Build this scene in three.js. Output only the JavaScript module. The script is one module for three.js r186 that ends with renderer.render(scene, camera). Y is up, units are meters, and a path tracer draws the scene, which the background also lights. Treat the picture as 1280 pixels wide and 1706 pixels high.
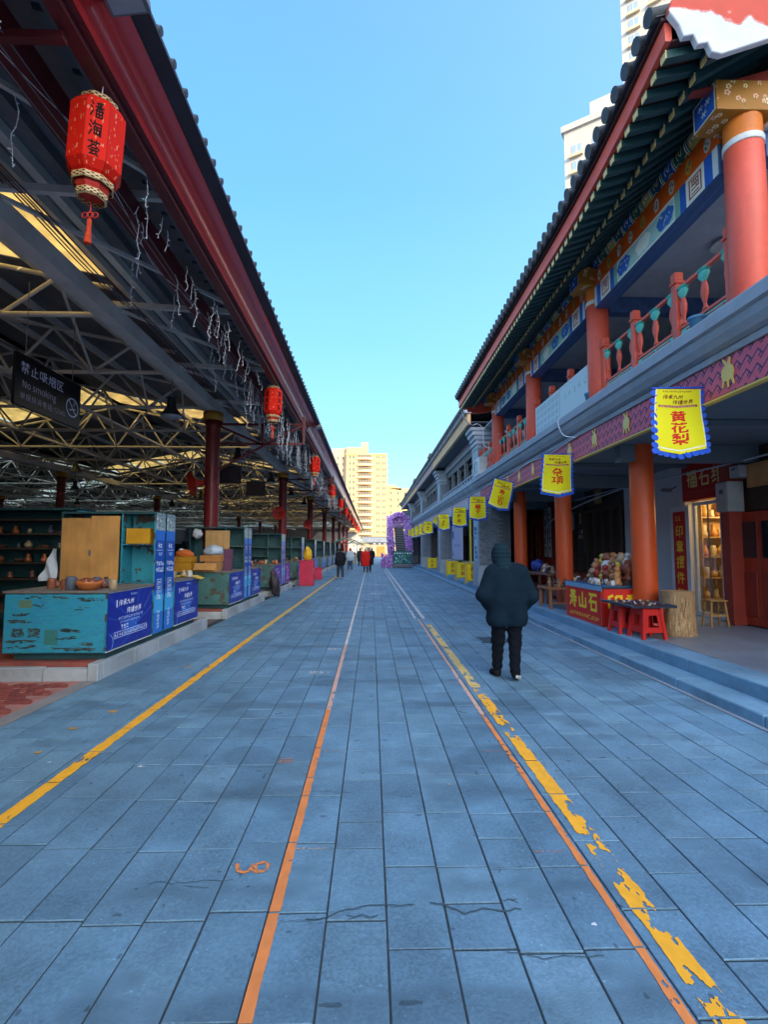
import * as THREE from 'three';
import { mergeGeometries } from 'three/addons/utils/BufferGeometryUtils.js';
import { RoundedBoxGeometry } from 'three/addons/geometries/RoundedBoxGeometry.js';

// ---------- camera, sky, sun, exposure ----------
const scene = new THREE.Scene();
const camera = new THREE.PerspectiveCamera(90.2, 769 / 1024, 0.05, 2500);
camera.rotation.order = 'YXZ';
camera.position.set(0, 1.65, 0);
camera.rotation.y = -Math.atan(21 / 850);
camera.rotation.x = Math.atan(62 / 850);

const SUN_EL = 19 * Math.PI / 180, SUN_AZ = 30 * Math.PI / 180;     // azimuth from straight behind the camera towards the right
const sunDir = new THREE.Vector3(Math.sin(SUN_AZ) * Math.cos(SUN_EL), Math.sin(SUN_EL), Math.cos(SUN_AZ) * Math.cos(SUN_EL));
{
  const W = 512, H = 256, px = new Float32Array(W * H * 4);
  const stops = [[-90, .10, .13, .17], [-4, .26, .33, .40], [0, .50, .72, .80], [4, .43, .74, .88], [12, .27, .62, .90], [22, .18, .49, .88], [36, .105, .36, .84], [50, .07, .285, .80], [90, .055, .24, .74]];
  const dir = new THREE.Vector3();
  for (let j = 0; j < H; j++) for (let i = 0; i < W; i++) {
    const el = ((j + .5) / H - .5) * Math.PI, az = ((i + .5) / W - .5) * 2 * Math.PI;
    dir.set(Math.cos(az) * Math.cos(el), Math.sin(el), Math.sin(az) * Math.cos(el));
    const e = el * 180 / Math.PI; let k = 0; while (k < stops.length - 2 && e > stops[k + 1][0]) k++;
    const A = stops[k], B = stops[k + 1], t = Math.min(1, Math.max(0, (e - A[0]) / (B[0] - A[0])));
    const ang = Math.acos(Math.min(1, Math.max(-1, dir.dot(sunDir)))) * 180 / Math.PI;
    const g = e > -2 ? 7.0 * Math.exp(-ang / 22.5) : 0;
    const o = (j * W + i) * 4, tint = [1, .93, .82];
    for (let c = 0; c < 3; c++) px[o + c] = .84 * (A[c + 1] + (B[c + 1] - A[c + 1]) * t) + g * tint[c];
    px[o + 3] = 1;
  }
  const sky = new THREE.DataTexture(px, W, H, THREE.RGBAFormat, THREE.FloatType);
  sky.mapping = THREE.EquirectangularReflectionMapping; sky.magFilter = THREE.LinearFilter; sky.minFilter = THREE.LinearFilter; sky.needsUpdate = true;
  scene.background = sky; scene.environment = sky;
}
const sun = new THREE.DirectionalLight(new THREE.Color(1, .71, .38), 3.1);
sun.position.copy(sunDir).multiplyScalar(200); sun.castShadow = true;
sun.shadow.mapSize.set(4096, 4096); sun.shadow.radius = 1;
Object.assign(sun.shadow.camera, { left: -140, right: 140, top: 120, bottom: -120, near: 1, far: 600 });
scene.add(sun, sun.target);
const renderer = new THREE.WebGLRenderer({ antialias: true });
renderer.toneMapping = THREE.LinearToneMapping;
renderer.toneMappingExposure = 2.05;
renderer.shadowMap.enabled = true;

// ---------- helpers: points are (X to the right, Y up, D metres ahead of the camera) ----------
const V = (x, y, d) => new THREE.Vector3(x, y, -d);
function rngOf(seed) { let s = seed | 0; return () => { s = (s + 0x6d2b79f5) | 0; let t = Math.imul(s ^ (s >>> 15), 1 | s); t = (t + Math.imul(t ^ (t >>> 7), 61 | t)) ^ t; return ((t ^ (t >>> 14)) >>> 0) / 4294967296; }; }
const R0 = rngOf(11), rr = (a, b) => a + (b - a) * R0(), pick = (a) => a[Math.floor(R0() * a.length)];
const clamp = (v, a = 0, b = 1) => Math.min(b, Math.max(a, v)), lerp = (a, b, t) => a + (b - a) * t, sstep = (a, b, v) => { const t = clamp((v - a) / (b - a)); return t * t * (3 - 2 * t); };
const hsh = (x, y, s) => { let n = Math.imul(x, 374761393) ^ Math.imul(y, 668265263) ^ Math.imul(s, 982451653); n = Math.imul(n ^ (n >>> 13), 1274126177); return ((n ^ (n >>> 16)) >>> 0) / 4294967296; };
function vnoise(x, y, px, py, s) {               // value noise that tiles every px, py
  const i = Math.floor(x), j = Math.floor(y), fx = x - i, fy = y - j, u = fx * fx * (3 - 2 * fx), v = fy * fy * (3 - 2 * fy);
  const w = (a, b) => hsh(((a % px) + px) % px, ((b % py) + py) % py, s);
  return lerp(lerp(w(i, j), w(i + 1, j), u), lerp(w(i, j + 1), w(i + 1, j + 1), u), v);
}
function fbm(x, y, p, s, oct = 4) { let a = .5, t = 0, n = 0; for (let o = 0; o < oct; o++) { t += a * vnoise(x, y, p, p, s + o * 7); n += a; a *= .5; x *= 2; y *= 2; p *= 2; } return t / n; }
const S = (c) => { const v = clamp(c); return v <= .0031308 ? v * 12.92 : 1.055 * Math.pow(v, 1 / 2.4) - .055; };   // linear to sRGB
function dataTex(w, h, f, srgb = true) {
  const a = new Uint8Array(w * h * 4);
  for (let j = 0; j < h; j++) for (let i = 0; i < w; i++) { const c = f(i, j), o = (j * w + i) * 4; a[o] = c[0] * 255; a[o + 1] = c[1] * 255; a[o + 2] = c[2] * 255; a[o + 3] = c[3] === undefined ? 255 : c[3] * 255; }
  const t = new THREE.DataTexture(a, w, h); t.magFilter = THREE.LinearFilter; t.minFilter = THREE.LinearMipmapLinearFilter; t.generateMipmaps = true;
  t.wrapS = t.wrapT = THREE.RepeatWrapping; if (srgb) t.colorSpace = THREE.SRGBColorSpace; t.needsUpdate = true; return t;
}
const rep = (t, n, m = n) => { const c = t.clone(); c.repeat.set(n, m); c.needsUpdate = true; return c; };
const grainBump = dataTex(512, 512, (i, j) => { const v = .55 * fbm(i / 8, j / 8, 64, 3, 3) + .45 * fbm(i / 64, j / 64, 8, 9, 3); return [v, v, v]; }, false);
const BUMP = {}; const bumpOf = (size) => BUMP[size] || (BUMP[size] = rep(grainBump, 1 / size));
// a painted or raw surface: base colour (linear), mottled by noise, with chips of a second colour; the mottle maps are shared
const POOL = {};
function mottle(amp, seed, streak) {
  const A = [.08, .16, .25, .36].reduce((p, q) => Math.abs(q - amp) < Math.abs(p - amp) ? q : p), key = A + '/' + seed % 3 + '/' + (streak ? 1 : 0);
  return POOL[key] || (POOL[key] = dataTex(256, 256, (i, j) => {
    const a = fbm(i / 64, j / 64, 4, seed, 4), b = streak ? fbm(i / 8, j / 64, 32, seed + 50, 2) : fbm(i / 8, j / 8, 32, seed + 50, 2);
    const k = (1 + A * (a - .5) * 2.6 + A * .7 * (b - .5)) / 1.3; return [S(k), S(k), S(k)];
  }));
}
function mat(c, o = {}) {
  const { rough = .75, metal = 0, amp = .16, size = 1.2, seed = 1, chip = 0, chipC = [.12, .11, .1], streak = 0, bump = .002, flat = false, ...rest } = o;
  const p = { roughness: rough, metalness: metal, ...rest };
  if (flat) { p.color = new THREE.Color().setRGB(...c); }
  else {
    if (chip) p.map = rep(dataTex(256, 256, (i, j) => {
      const a = fbm(i / 64, j / 64, 4, seed, 4), b = fbm(i / 8, j / 8, 32, seed + 50, 2), k = 1 + amp * (a - .5) * 2.6 + amp * .7 * (b - .5), q = fbm(i / 32, j / 32, 8, seed + 90, 5) > 1 - chip - .25 ? chipC : c;
      return [S(q[0] * k), S(q[1] * k), S(q[2] * k)];
    }), 1 / size);
    else { p.map = rep(mottle(amp, seed, streak), 1 / size); p.map.offset.set((seed * .37) % 1, (seed * .61) % 1); p.color = new THREE.Color().setRGB(...c.map((v) => Math.min(1, v * 1.3))); }
    if (bump) { p.bumpMap = bumpOf(size * .5); p.bumpScale = bump; }
  }
  return p.clearcoat || p.transmission || p.sheen ? new THREE.MeshPhysicalMaterial(p) : new THREE.MeshStandardMaterial(p);
}
function canvasTex(w, h, draw) { const c = document.createElement('canvas'); c.width = w; c.height = h; const g = c.getContext('2d'); draw(g, w, h); const t = new THREE.CanvasTexture(c); t.colorSpace = THREE.SRGBColorSpace; t.anisotropy = 8; return t; }
function boxUV(g) {                               // uv in metres from the way each face points
  const p = g.attributes.position, n = g.attributes.normal, uv = new Float32Array(p.count * 2);
  for (let i = 0; i < p.count; i++) {
    const ax = Math.abs(n.getX(i)), ay = Math.abs(n.getY(i)), az = Math.abs(n.getZ(i));
    if (ax >= ay && ax >= az) { uv[2 * i] = p.getZ(i); uv[2 * i + 1] = p.getY(i); } else if (ay >= az) { uv[2 * i] = p.getX(i); uv[2 * i + 1] = p.getZ(i); } else { uv[2 * i] = p.getX(i); uv[2 * i + 1] = p.getY(i); }
  }
  g.setAttribute('uv', new THREE.BufferAttribute(uv, 2)); return g;
}
const up = new THREE.Vector3(0, 1, 0);
class MB {
  constructor() { this.g = []; }
  add(g, keepUV) { g = g.index ? g.toNonIndexed() : g; for (const k of Object.keys(g.attributes)) if (!['position', 'normal', 'uv'].includes(k)) g.deleteAttribute(k); if (!keepUV || !g.attributes.uv) boxUV(g); this.g.push(g); return this; }
  box(x0, x1, y0, y1, d0, d1, bev = 0) {
    const w = Math.abs(x1 - x0), h = Math.abs(y1 - y0), l = Math.abs(d1 - d0), g = bev ? new RoundedBoxGeometry(w, h, l, 1, Math.min(bev, w / 2.1, h / 2.1, l / 2.1)) : new THREE.BoxGeometry(w, h, l);
    g.translate((x0 + x1) / 2, (y0 + y1) / 2, -(d0 + d1) / 2); return this.add(g);
  }
  bar(a, b, w, h = w) {                            // square bar from a to b
    const v = b.clone().sub(a), L = v.length(), g = new THREE.BoxGeometry(w, h, L); const m = new THREE.Matrix4().lookAt(a, b, Math.abs(v.y) > .98 * L ? new THREE.Vector3(0, 0, 1) : up); m.setPosition(a.clone().add(b).multiplyScalar(.5)); g.applyMatrix4(m); return this.add(g);
  }
  rod(a, b, r, seg = 6, r2 = r) {
    const v = b.clone().sub(a), L = v.length(), g = new THREE.CylinderGeometry(r2, r, L, seg, 1); g.applyQuaternion(new THREE.Quaternion().setFromUnitVectors(up, v.normalize())); g.translate((a.x + b.x) / 2, (a.y + b.y) / 2, (a.z + b.z) / 2); return this.add(g);
  }
  tube(pts, r, seg = 5, n = pts.length * 4) { return this.add(new THREE.TubeGeometry(new THREE.CatmullRomCurve3(pts), n, r, seg)); }
  lathe(prof, x, y, d, seg = 16, sx = 1, sz = 1) { const g = new THREE.LatheGeometry(prof.map((q) => new THREE.Vector2(q[0], q[1])), seg); g.scale(sx, 1, sz); g.translate(x, y, -d); return this.add(g); }
  prism(pts, d0, d1, bev = 0) {                    // outline in X,Y carried from d0 to d1
    const g = new THREE.ExtrudeGeometry(new THREE.Shape(pts.map((q) => new THREE.Vector2(q[0], q[1]))), { depth: d1 - d0 - 2 * bev, bevelEnabled: bev > 0, bevelSize: bev, bevelThickness: bev, bevelSegments: 1, steps: 1, curveSegments: 6 }); g.translate(0, 0, -d1 + bev); return this.add(g);
  }
  side(pts, x0, x1, bev = 0) {                     // outline in D,Y carried from x0 to x1
    const g = new THREE.ExtrudeGeometry(new THREE.Shape(pts.map((q) => new THREE.Vector2(q[0], q[1]))), { depth: x1 - x0 - 2 * bev, bevelEnabled: bev > 0, bevelSize: bev, bevelThickness: bev, bevelSegments: 1 }); g.rotateY(Math.PI / 2); g.translate(x0 + bev, 0, 0); return this.add(g);
  }
  ball(x, y, d, r, sy = 1, sx = 1, sz = 1, s = 10) { const g = new THREE.SphereGeometry(r, s, Math.max(4, s * .7 | 0)); g.scale(sx, sy, sz); g.translate(x, y, -d); return this.add(g); }
  geo() { const g = this.g.length > 1 ? mergeGeometries(this.g) : this.g[0]; return g; }
  build(name, m, parent) { return mesh(name, this.geo(), m, parent); }
}
const mb = () => new MB();
const used = {}; const numbered = (n) => { const k = used[n] = (used[n] || 0) + 1; return k === 1 ? n : n + '_' + String(k - 1).padStart(3, '0'); };
const offs = new Map();                            // things whose parts are given in street coordinates
function mesh(name, g, m, parent) {
  let o = parent; while (o && !offs.has(o)) o = o.parent;
  if (o) { g.translate(-o.position.x, -o.position.y, -o.position.z); }
  const q = new THREE.Mesh(g, m); q.name = parent ? name : numbered(name); q.castShadow = q.receiveShadow = true; (parent || scene).add(q); return q;
}
function tag(o, label, category, group) { o.userData.label = label; o.userData.category = category; if (group) o.userData.group = group; return o; }
function thing(name, label, category, [x, y, d], group, turn = 0) { const o = new THREE.Group(); o.name = numbered(name); o.position.set(x, y, -d); o.rotation.y = turn; tag(o, label, category, group); scene.add(o); return o; }
function world(name, label, category, pos, group) { const o = thing(name, label, category, pos, group); offs.set(o, 1); return o; }
function struct(name, pos = [0, 0, 0]) { const o = new THREE.Group(); o.name = numbered(name); o.position.set(pos[0], pos[1], -pos[2]); o.userData.kind = 'structure'; scene.add(o); offs.set(o, 1); return o; }
function copyOf(o, label, [x, y, d], turn = o.rotation.y) { const c = o.clone(); c.name = numbered(o.name.replace(/_\d{3}$/, '')); c.userData = { ...o.userData }; if (label) c.userData.label = label; c.position.set(x, y, -d); c.rotation.y = turn; scene.add(c); return c; }
function shadeAll() { scene.traverse((o) => { if (o.isMesh) { o.castShadow = o.receiveShadow = true; } }); }
// a flat print: face '-x' looks to the street from the right, '+x' from the left, '+z' looks at the camera
function print(name, tex, face, [x, y, d], w, h, parent, o = {}) {
  const g = new THREE.PlaneGeometry(w, h); if (face === '-x') g.rotateY(-Math.PI / 2); if (face === '+x') g.rotateY(Math.PI / 2); g.translate(x, y, -d);
  return mesh(name, g, tex.isMaterial ? tex : new THREE.MeshStandardMaterial({ map: tex, roughness: .55, ...o }), parent);
}
// ---------- hand-drawn letters on a 100 x 100 grid ----------
const HAND = '4,26 34,26;20,6 20,92 8,84;4,60 36,48', WATER = '10,10 22,22;4,36 18,46;6,94 24,62', FAN = '48,58 92,58 92,96 48,96 48,58;70,58 70,96;48,77 92,77;90,4 48,12;54,18 60,28;84,16 76,28;42,34 98,34;70,10 70,54;68,36 44,54;72,36 96,54';
const GLYPH = {
  福: '18,5 28,14;8,24 40,24 12,58;26,42 26,96;30,46 42,58;48,10 96,10;54,22 90,22 90,40 54,40 54,22;48,52 96,52 96,94 48,94 48,52;72,52 72,94;48,73 96,73',
  石: '8,14 92,14;46,14 10,60;32,50 84,50 84,92 32,92 32,50',
  缘: '28,6 10,34 32,34 8,62 38,56;6,88 38,76;54,8 50,28 88,28;58,8 86,8 82,28;44,42 96,42;70,42 46,62;60,52 78,66 74,92 62,88;72,62 46,80;76,74 48,94;92,50 78,60;78,62 96,88',
  寿: '16,14 84,14;22,30 78,30;6,46 94,46;50,4 44,46 8,94;32,64 92,64;70,52 70,94 56,88;38,72 48,84',
  山: '50,8 50,86;14,36 14,86 86,86;86,36 86,90',
  印: '40,10 14,20 14,80 44,72;14,46 42,46;56,16 90,16 90,72 76,70;56,16 56,96',
  章: '50,2 50,12;14,14 86,14;32,18 38,30;68,18 62,30;6,32 94,32;24,42 76,42 76,68 24,68 24,42;24,55 76,55;6,80 94,80;50,68 50,98',
  摆: HAND + ';44,8 94,8 94,30 44,30 44,8;60,8 60,30;78,8 78,30;48,42 90,42;69,32 69,58;40,58 98,58;66,58 48,88 90,84;80,72 94,94',
  件: '28,6 6,48;20,34 20,96;48,10 38,40;44,28 92,28;36,56 98,56;68,6 68,98',
  黄: '14,16 86,16;34,4 34,30;66,4 66,30;6,34 94,34;22,44 78,44 78,76 22,76 22,44;22,60 78,60;50,34 50,76;36,80 14,96;64,80 86,96',
  花: '6,18 94,18;34,6 34,28;66,6 66,28;34,34 8,68;24,52 24,96;84,42 46,66;52,34 52,88 90,90 92,74',
  梨: '46,4 12,14;6,26 54,26;32,10 32,54;32,28 10,48;34,30 52,44;66,10 66,42;88,4 88,52 78,50;6,64 94,64;50,54 50,98;48,66 12,92;52,66 88,92',
  杂: '46,4 40,22 12,46;22,18 70,18 70,40 90,44;6,56 94,56;50,46 50,94 40,90;34,66 18,84;66,66 84,84',
  项: '4,20 42,20;24,20 24,70;2,78 44,66;48,10 98,10;72,10 66,26;54,28 92,28 92,74;54,28 54,74;73,38 70,66 46,94;78,72 96,94',
  传: '26,4 4,46;18,32 18,96;40,22 92,22;34,44 98,44;62,4 50,66 86,66 66,94;54,80 74,96',
  承: '24,10 76,10 50,26;50,26 50,92 38,86;36,38 64,38;34,54 66,54;30,70 70,70;8,34 30,34 8,84;90,28 70,44;62,40 94,88',
  九: '6,34 70,34 70,84 94,84 94,68;40,6 36,50 6,96',
  州: '24,8 24,52 10,94;52,12 52,86;82,6 82,96;10,36 6,56;36,36 42,54;64,34 70,52',
  播: HAND + ';' + FAN,
  世: '4,40 96,40;50,8 50,68;76,8 76,68;50,68 76,68;22,14 22,90 88,90',
  界: '22,6 78,6 78,44 22,44 22,6;22,25 78,25;50,6 50,44;46,46 6,74;54,46 94,74;36,62 32,80 18,96;66,62 66,96',
  禁: '4,16 46,16;25,2 25,48;24,18 6,40;26,18 44,36;52,16 96,16;74,2 74,48;73,18 54,40;75,18 96,38;20,54 80,54;6,68 94,68;50,68 50,98 40,94;28,76 14,92;72,76 86,92',
  止: '54,6 54,88;54,42 86,42;22,36 22,88;6,90 94,90',
  吸: '6,20 34,20 34,74 6,74 6,20;44,14 80,14 70,40 92,40 46,94;56,14 54,56 40,92;58,44 94,94',
  烟: '22,6 22,50 6,94;6,30 10,48;40,26 30,44;24,56 36,76;48,12 94,12 94,92 48,92 48,12;52,36 90,36;71,22 71,44 54,78;71,44 88,76',
  区: '92,12 12,12 12,92 94,92;30,28 78,78;78,28 28,80',
  潘: WATER + ';' + FAN, 淘: WATER + ';44,6 32,30;38,20 92,20 92,90 80,86;48,32 40,46;46,40 84,40;38,56 88,56;62,40 62,80;44,64 44,82 82,82 82,64',
  荟: '6,16 94,16;32,4 32,28;68,4 68,28;50,28 8,58;50,28 92,58;32,54 68,54;20,68 82,68;48,68 26,90 78,88;68,78 84,96',
  扇: '50,2 54,10;18,16 86,16 86,36 18,36 18,16;18,36 18,70 4,96;28,48 52,48 52,94 44,92;28,48 28,94;34,58 46,66;32,82 48,74;60,48 88,48 88,94 80,92;60,48 60,94;66,58 80,66;64,82 84,74',
  子: '18,10 80,10 50,36;50,36 50,92 36,86;4,52 96,52', 朱: '30,8 16,32;22,24 84,24;4,48 96,48;50,4 50,98;48,50 10,86;52,50 92,86',
  记: '14,8 26,20;6,36 24,36 24,84 38,72;46,16 88,16 88,50 48,50;48,50 48,90 92,90 92,74', 手: '80,6 18,16;14,34 86,34;4,58 96,58;50,12 50,94 34,88',
  举: '14,8 24,24;48,4 52,22;84,6 72,24;6,32 94,32;36,32 10,58;64,32 92,58;28,58 72,58;6,76 94,76;50,44 50,98', 报: HAND + ';48,8 48,96;48,8 88,8 86,36 74,36;50,48 90,48 52,94;56,58 96,94',
  投: HAND + ';56,8 56,28 42,42;56,8 84,8 84,34 96,36;46,50 88,50 42,94;54,58 96,94', 诉: '14,8 26,20;6,36 24,36 24,84 38,72;88,6 50,16;50,16 50,50 38,92;50,40 98,40;74,40 74,98;78,56 92,68',
  电: '18,16 82,16 82,66 18,66 18,16;18,41 82,41;50,2 50,90 92,90 92,76', 话: '14,8 26,20;6,36 24,36 24,84 38,72;88,6 48,16;42,34 98,34;70,12 70,58;50,58 90,58 90,94 50,94 50,58', 主: '44,2 56,14;14,24 86,24;20,54 80,54;6,90 94,90;50,24 50,90',
};
function glyph(g, ch, x, y, s, o = {}) {
  g.save(); g.translate(x, y); if (o.skew) g.transform(1, 0, -o.skew, 1, o.skew * s * .5, 0); g.scale(s / 100, s / 100 * (o.tall || 1)); g.strokeStyle = o.color || '#000'; g.lineWidth = o.w || 11; g.lineCap = o.cap || 'butt'; g.lineJoin = 'miter';
  for (const st of GLYPH[ch].split(';')) { const p = st.split(' ').map((q) => q.split(',').map(Number)); g.beginPath(); g.moveTo(...p[0]); p.slice(1).forEach((q) => g.lineTo(...q)); g.stroke(); }
  g.restore();
}
function glyphs(g, str, x, y, s, gap, vertical, o) { [...str].forEach((c, i) => glyph(g, c, x + (vertical ? 0 : i * (s + gap)), y + (vertical ? i * (s * (o?.tall || 1) + gap) : 0), s, o)); }
// small print too fine to read in the photograph: rows of tiny broken strokes
function fine(g, x, y, w, h, color, seed = 1) { const q = rngOf(seed); g.strokeStyle = color; g.lineWidth = Math.max(1, h * .13); for (let a = x; a < x + w - h * .6; a += h * 1.08) for (let k = 0; k < 5; k++) { g.beginPath(); if (q() < .5) { const yy = y + h * q(); g.moveTo(a + h * .08, yy); g.lineTo(a + h * .9, yy); } else { const xx = a + h * (.1 + .8 * q()); g.moveTo(xx, y + h * .05); g.lineTo(xx, y + h * .95); } g.stroke(); } }
// ---------- the ground and the paved street ----------
const M = {};
M.ground = mat([.16, .165, .17], { size: 9, rough: .95, seed: 5, bump: .01 });
{
  const g = new THREE.PlaneGeometry(1800, 1800, 1, 1); g.rotateX(-Math.PI / 2); g.translate(0, -.06, -500); boxUV(g);
  const o = mesh('ground', g, M.ground); o.userData.kind = 'structure';
}
const PAV = 7.2;
const pavMap = dataTex(2048, 2048, (i, j) => {
  const x = i / 2048, y = j / 2048;
  const big = fbm(x * 6, y * 6, 6, 21, 4), mid = fbm(x * 34, y * 34, 34, 33, 4), fineN = vnoise(x * 700, y * 700, 700, 700, 40), warm = fbm(x * 9, y * 9, 9, 71, 3);
  let k = .78 + .42 * (big - .5) + .40 * (mid - .5) + .26 * (fineN - .5);
  const wet = fbm(x * 14, y * 22, 14, 55, 4); if (wet > .58) k *= 1 - .26 * sstep(.58, .72, wet + .10 * (fineN - .5) + .12 * (mid - .5));          // dark oily stains
  const gum = vnoise(x * 120, y * 120, 120, 120, 63); if (gum > .955) k *= .55;                            // trodden spots
  const speck = hsh(i >> 1, j >> 1, 77); if (speck > .9985) k *= 1.7;
  const w = (warm - .5) * .10;
  return [S(.168 * k * (1 + w)), S(.325 * k), S(.44 * k * (1 - w * .6))];
});
pavMap.wrapS = pavMap.wrapT = THREE.MirroredRepeatWrapping; 
const pavBump = bumpOf(.22);
const pavMats = [1, .93, 1.06, .86, 1.0].map((k, i) => new THREE.MeshStandardMaterial({ map: rep(pavMap, 1 / PAV), color: new THREE.Color().setRGB(k * (1 + (i % 3 - 1) * .02), k, k * (1 - (i % 3 - 1) * .02)), roughness: .62, bumpMap: pavBump, bumpScale: .0035 }));
const pavFar = new THREE.MeshStandardMaterial({ map: rep(pavMap, 1 / PAV), vertexColors: true, roughness: .62, bumpMap: pavBump, bumpScale: .003 });
const street = struct('street', [0, 0, 0]);
M.joint = mat([.030, .040, .048], { rough: .95, size: .8, seed: 8, amp: .3 });
mb().box(-3.62, 3.62, -.05, -.0062, -4, 112).build('joint_bed', M.joint, street);
function paverGeo(x0, x1, d0, d1, dy) {
  const c = .0028, hgt = .03, tilt = (rr(-1, 1)) * .0018, tilt2 = rr(-1, 1) * .0015, y = (px, pz) => dy + tilt * ((px - x0) / (x1 - x0) - .5) + tilt2 * ((pz - d0) / (d1 - d0) - .5);
  const P = (x, d, low) => [x, (low === 2 ? -hgt : y(x, d) - (low ? c : 0)), -d];
  const o = [P(x0, d0, 1), P(x1, d0, 1), P(x1, d1, 1), P(x0, d1, 1)], t = [P(x0 + c, d0 + c, 0), P(x1 - c, d0 + c, 0), P(x1 - c, d1 - c, 0), P(x0 + c, d1 - c, 0)], b = [P(x0, d0, 2), P(x1, d0, 2), P(x1, d1, 2), P(x0, d1, 2)];
  const q = []; const quad = (A, B, C, D) => q.push(...A, ...B, ...C, ...A, ...C, ...D);
  quad(t[0], t[1], t[2], t[3]); for (let k = 0; k < 4; k++) { const n = (k + 1) % 4; quad(o[k], o[n], t[n], t[k]); quad(b[k], b[n], o[n], o[k]); }
  const g = new THREE.BufferGeometry(); g.setAttribute('position', new THREE.BufferAttribute(new Float32Array(q), 3)); g.computeVertexNormals(); boxUV(g); return g;
}
const jointD = {};                                  // where the joints of each column of pavers lie, for the worn paint
{
  const near = [], far = [];
  for (let k = -13; k < 13; k++) {
    const x0 = .07 + .27 * k; let d = -3.6 + (k & 1 ? .275 : 0) + rr(-.05, .05); jointD[k] = [];
    while (d < 111) {
      let L = .55 + rr(-.004, .004); if (d < 40 && R0() < (k >= -2 && k <= 2 ? .22 : .05)) L = .275;
      const g0 = .004 + R0() * .002, p = { k, x0: x0 + g0, x1: x0 + .27 - .003, d0: d + g0 + .001, d1: d + L - .005 };
      const u = Math.abs((x0 + .135 + .02) / d) < .84 && d + L > 1.75;       // can the camera see it
      (u && d > .5 ? near : far).push(p); jointD[k].push(d); d += L;
    }
  }
  near.sort((a, b) => a.d0 - b.d0); far.push(...near.splice(300));
  near.forEach((p) => mesh('paver', paverGeo(p.x0, p.x1, p.d0, p.d1, rr(-.002, .002)), pick(pavMats), street));
  const gs = far.map((p) => { const g = paverGeo(p.x0, p.x1, p.d0, p.d1, rr(-.002, .002)), n = g.attributes.position.count, k = rr(.86, 1.07), w = rr(-.03, .03), c = new Float32Array(n * 3); for (let i = 0; i < n; i++) { c[3 * i] = k * (1 + w); c[3 * i + 1] = k; c[3 * i + 2] = k * (1 - w); } g.setAttribute('color', new THREE.BufferAttribute(c, 3)); return g; });
  const o = mesh('far_pavers', mergeGeometries(gs), pavFar, street); o.userData.kind = 'stuff';
}
// worn road paint: thin sheets just above the pavers, broken where it has flaked off and at the joints
function paintLine(name, x, w, d0, d1, rgb, wear, seed, sx = 0) {
  const n = 2048, len = d1 - d0, mrow = 64;
  const t = dataTex(mrow, n, (i, j) => {
    const X = x - w / 2 + (i + .5) / mrow * w, D = d0 + (j + .5) / n * len;
    const col = Math.floor((X - .07) / .27), jx = Math.abs(((X - .07) / .27 - col) * .27); let a = 1;
    const f = fbm(X * 14 + 40, D * 6, 4096, seed, 5), f2 = fbm(X * 50 + 90, D * 26, 4096, seed + 4, 3);
    if (f * .7 + f2 * .3 < wear) a = 0;
    const e = Math.min(i, mrow - 1 - i) / mrow; if (e < .10 * fbm(1.7, D * 14, 4096, seed + 8, 3) * 2 - .04) a = 0;
    if (jx < .007 || jx > .265) a = 0;
    const J = jointD[Math.max(-13, Math.min(12, col))]; if (J) { let lo = 0, hi = J.length; while (lo < hi) { const m = lo + hi >> 1; if (J[m] < D) lo = m + 1; else hi = m; } if ((lo > 0 && D - J[lo - 1] < .007) || (lo < J.length && J[lo] - D < .004)) a = 0; }
    const k = .85 + .3 * fbm(X * 30, D * 18, 4096, seed + 2, 3);
    return [S(rgb[0] * k), S(rgb[1] * k), S(rgb[2] * k), a];
  });
  t.wrapS = t.wrapT = THREE.ClampToEdgeWrapping;
  const g = new THREE.PlaneGeometry(w, len); g.rotateX(-Math.PI / 2); g.translate(x, .0045, -(d0 + len / 2));
  if (sx) { const p = g.attributes.position; for (let i = 0; i < p.count; i++) if (p.getZ(i) < -(d0 + len / 2)) p.setX(i, p.getX(i) + sx); }
  return mesh(name, g, new THREE.MeshStandardMaterial({ map: t, transparent: true, alphaTest: .5, roughness: .7 }), street);
}
const YEL = [.92, .43, .02], ORA = [.74, .24, .06], WHT = [.60, .58, .54], PINK = [.62, .38, .28];
paintLine('yellow_line', -2.25, .115, 2.6, 9.5, YEL, .30, 3); paintLine('yellow_line', -2.25, .12, 9.5, 34, [.72, .45, .08], .28, 4, .16);
paintLine('worn_yellow_line', 1.255, .125, 1.5, 6.2, YEL, .435, 6); paintLine('worn_yellow_line', 1.255, .13, 6.2, 11.4, [.70, .50, .16], .40, 7);
paintLine('orange_line', -.44, .06, 1.5, 5.4, ORA, .25, 9); paintLine('faded_line', -.44, .06, 5.4, 9, PINK, .30, 10); paintLine('white_line', -.44, .07, 9, 45, WHT, .33, 12);
paintLine('orange_line', 1.115, .045, 1.5, 5.2, ORA, .37, 14); paintLine('faded_line', 1.115, .05, 5.2, 12.2, PINK, .36, 15);
paintLine('white_line', 1.25, .085, 12.3, 45, WHT, .3, 17); paintLine('white_line', 1.05, .06, 12.3, 42, WHT, .36, 18);
const MARKS = {};
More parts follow.
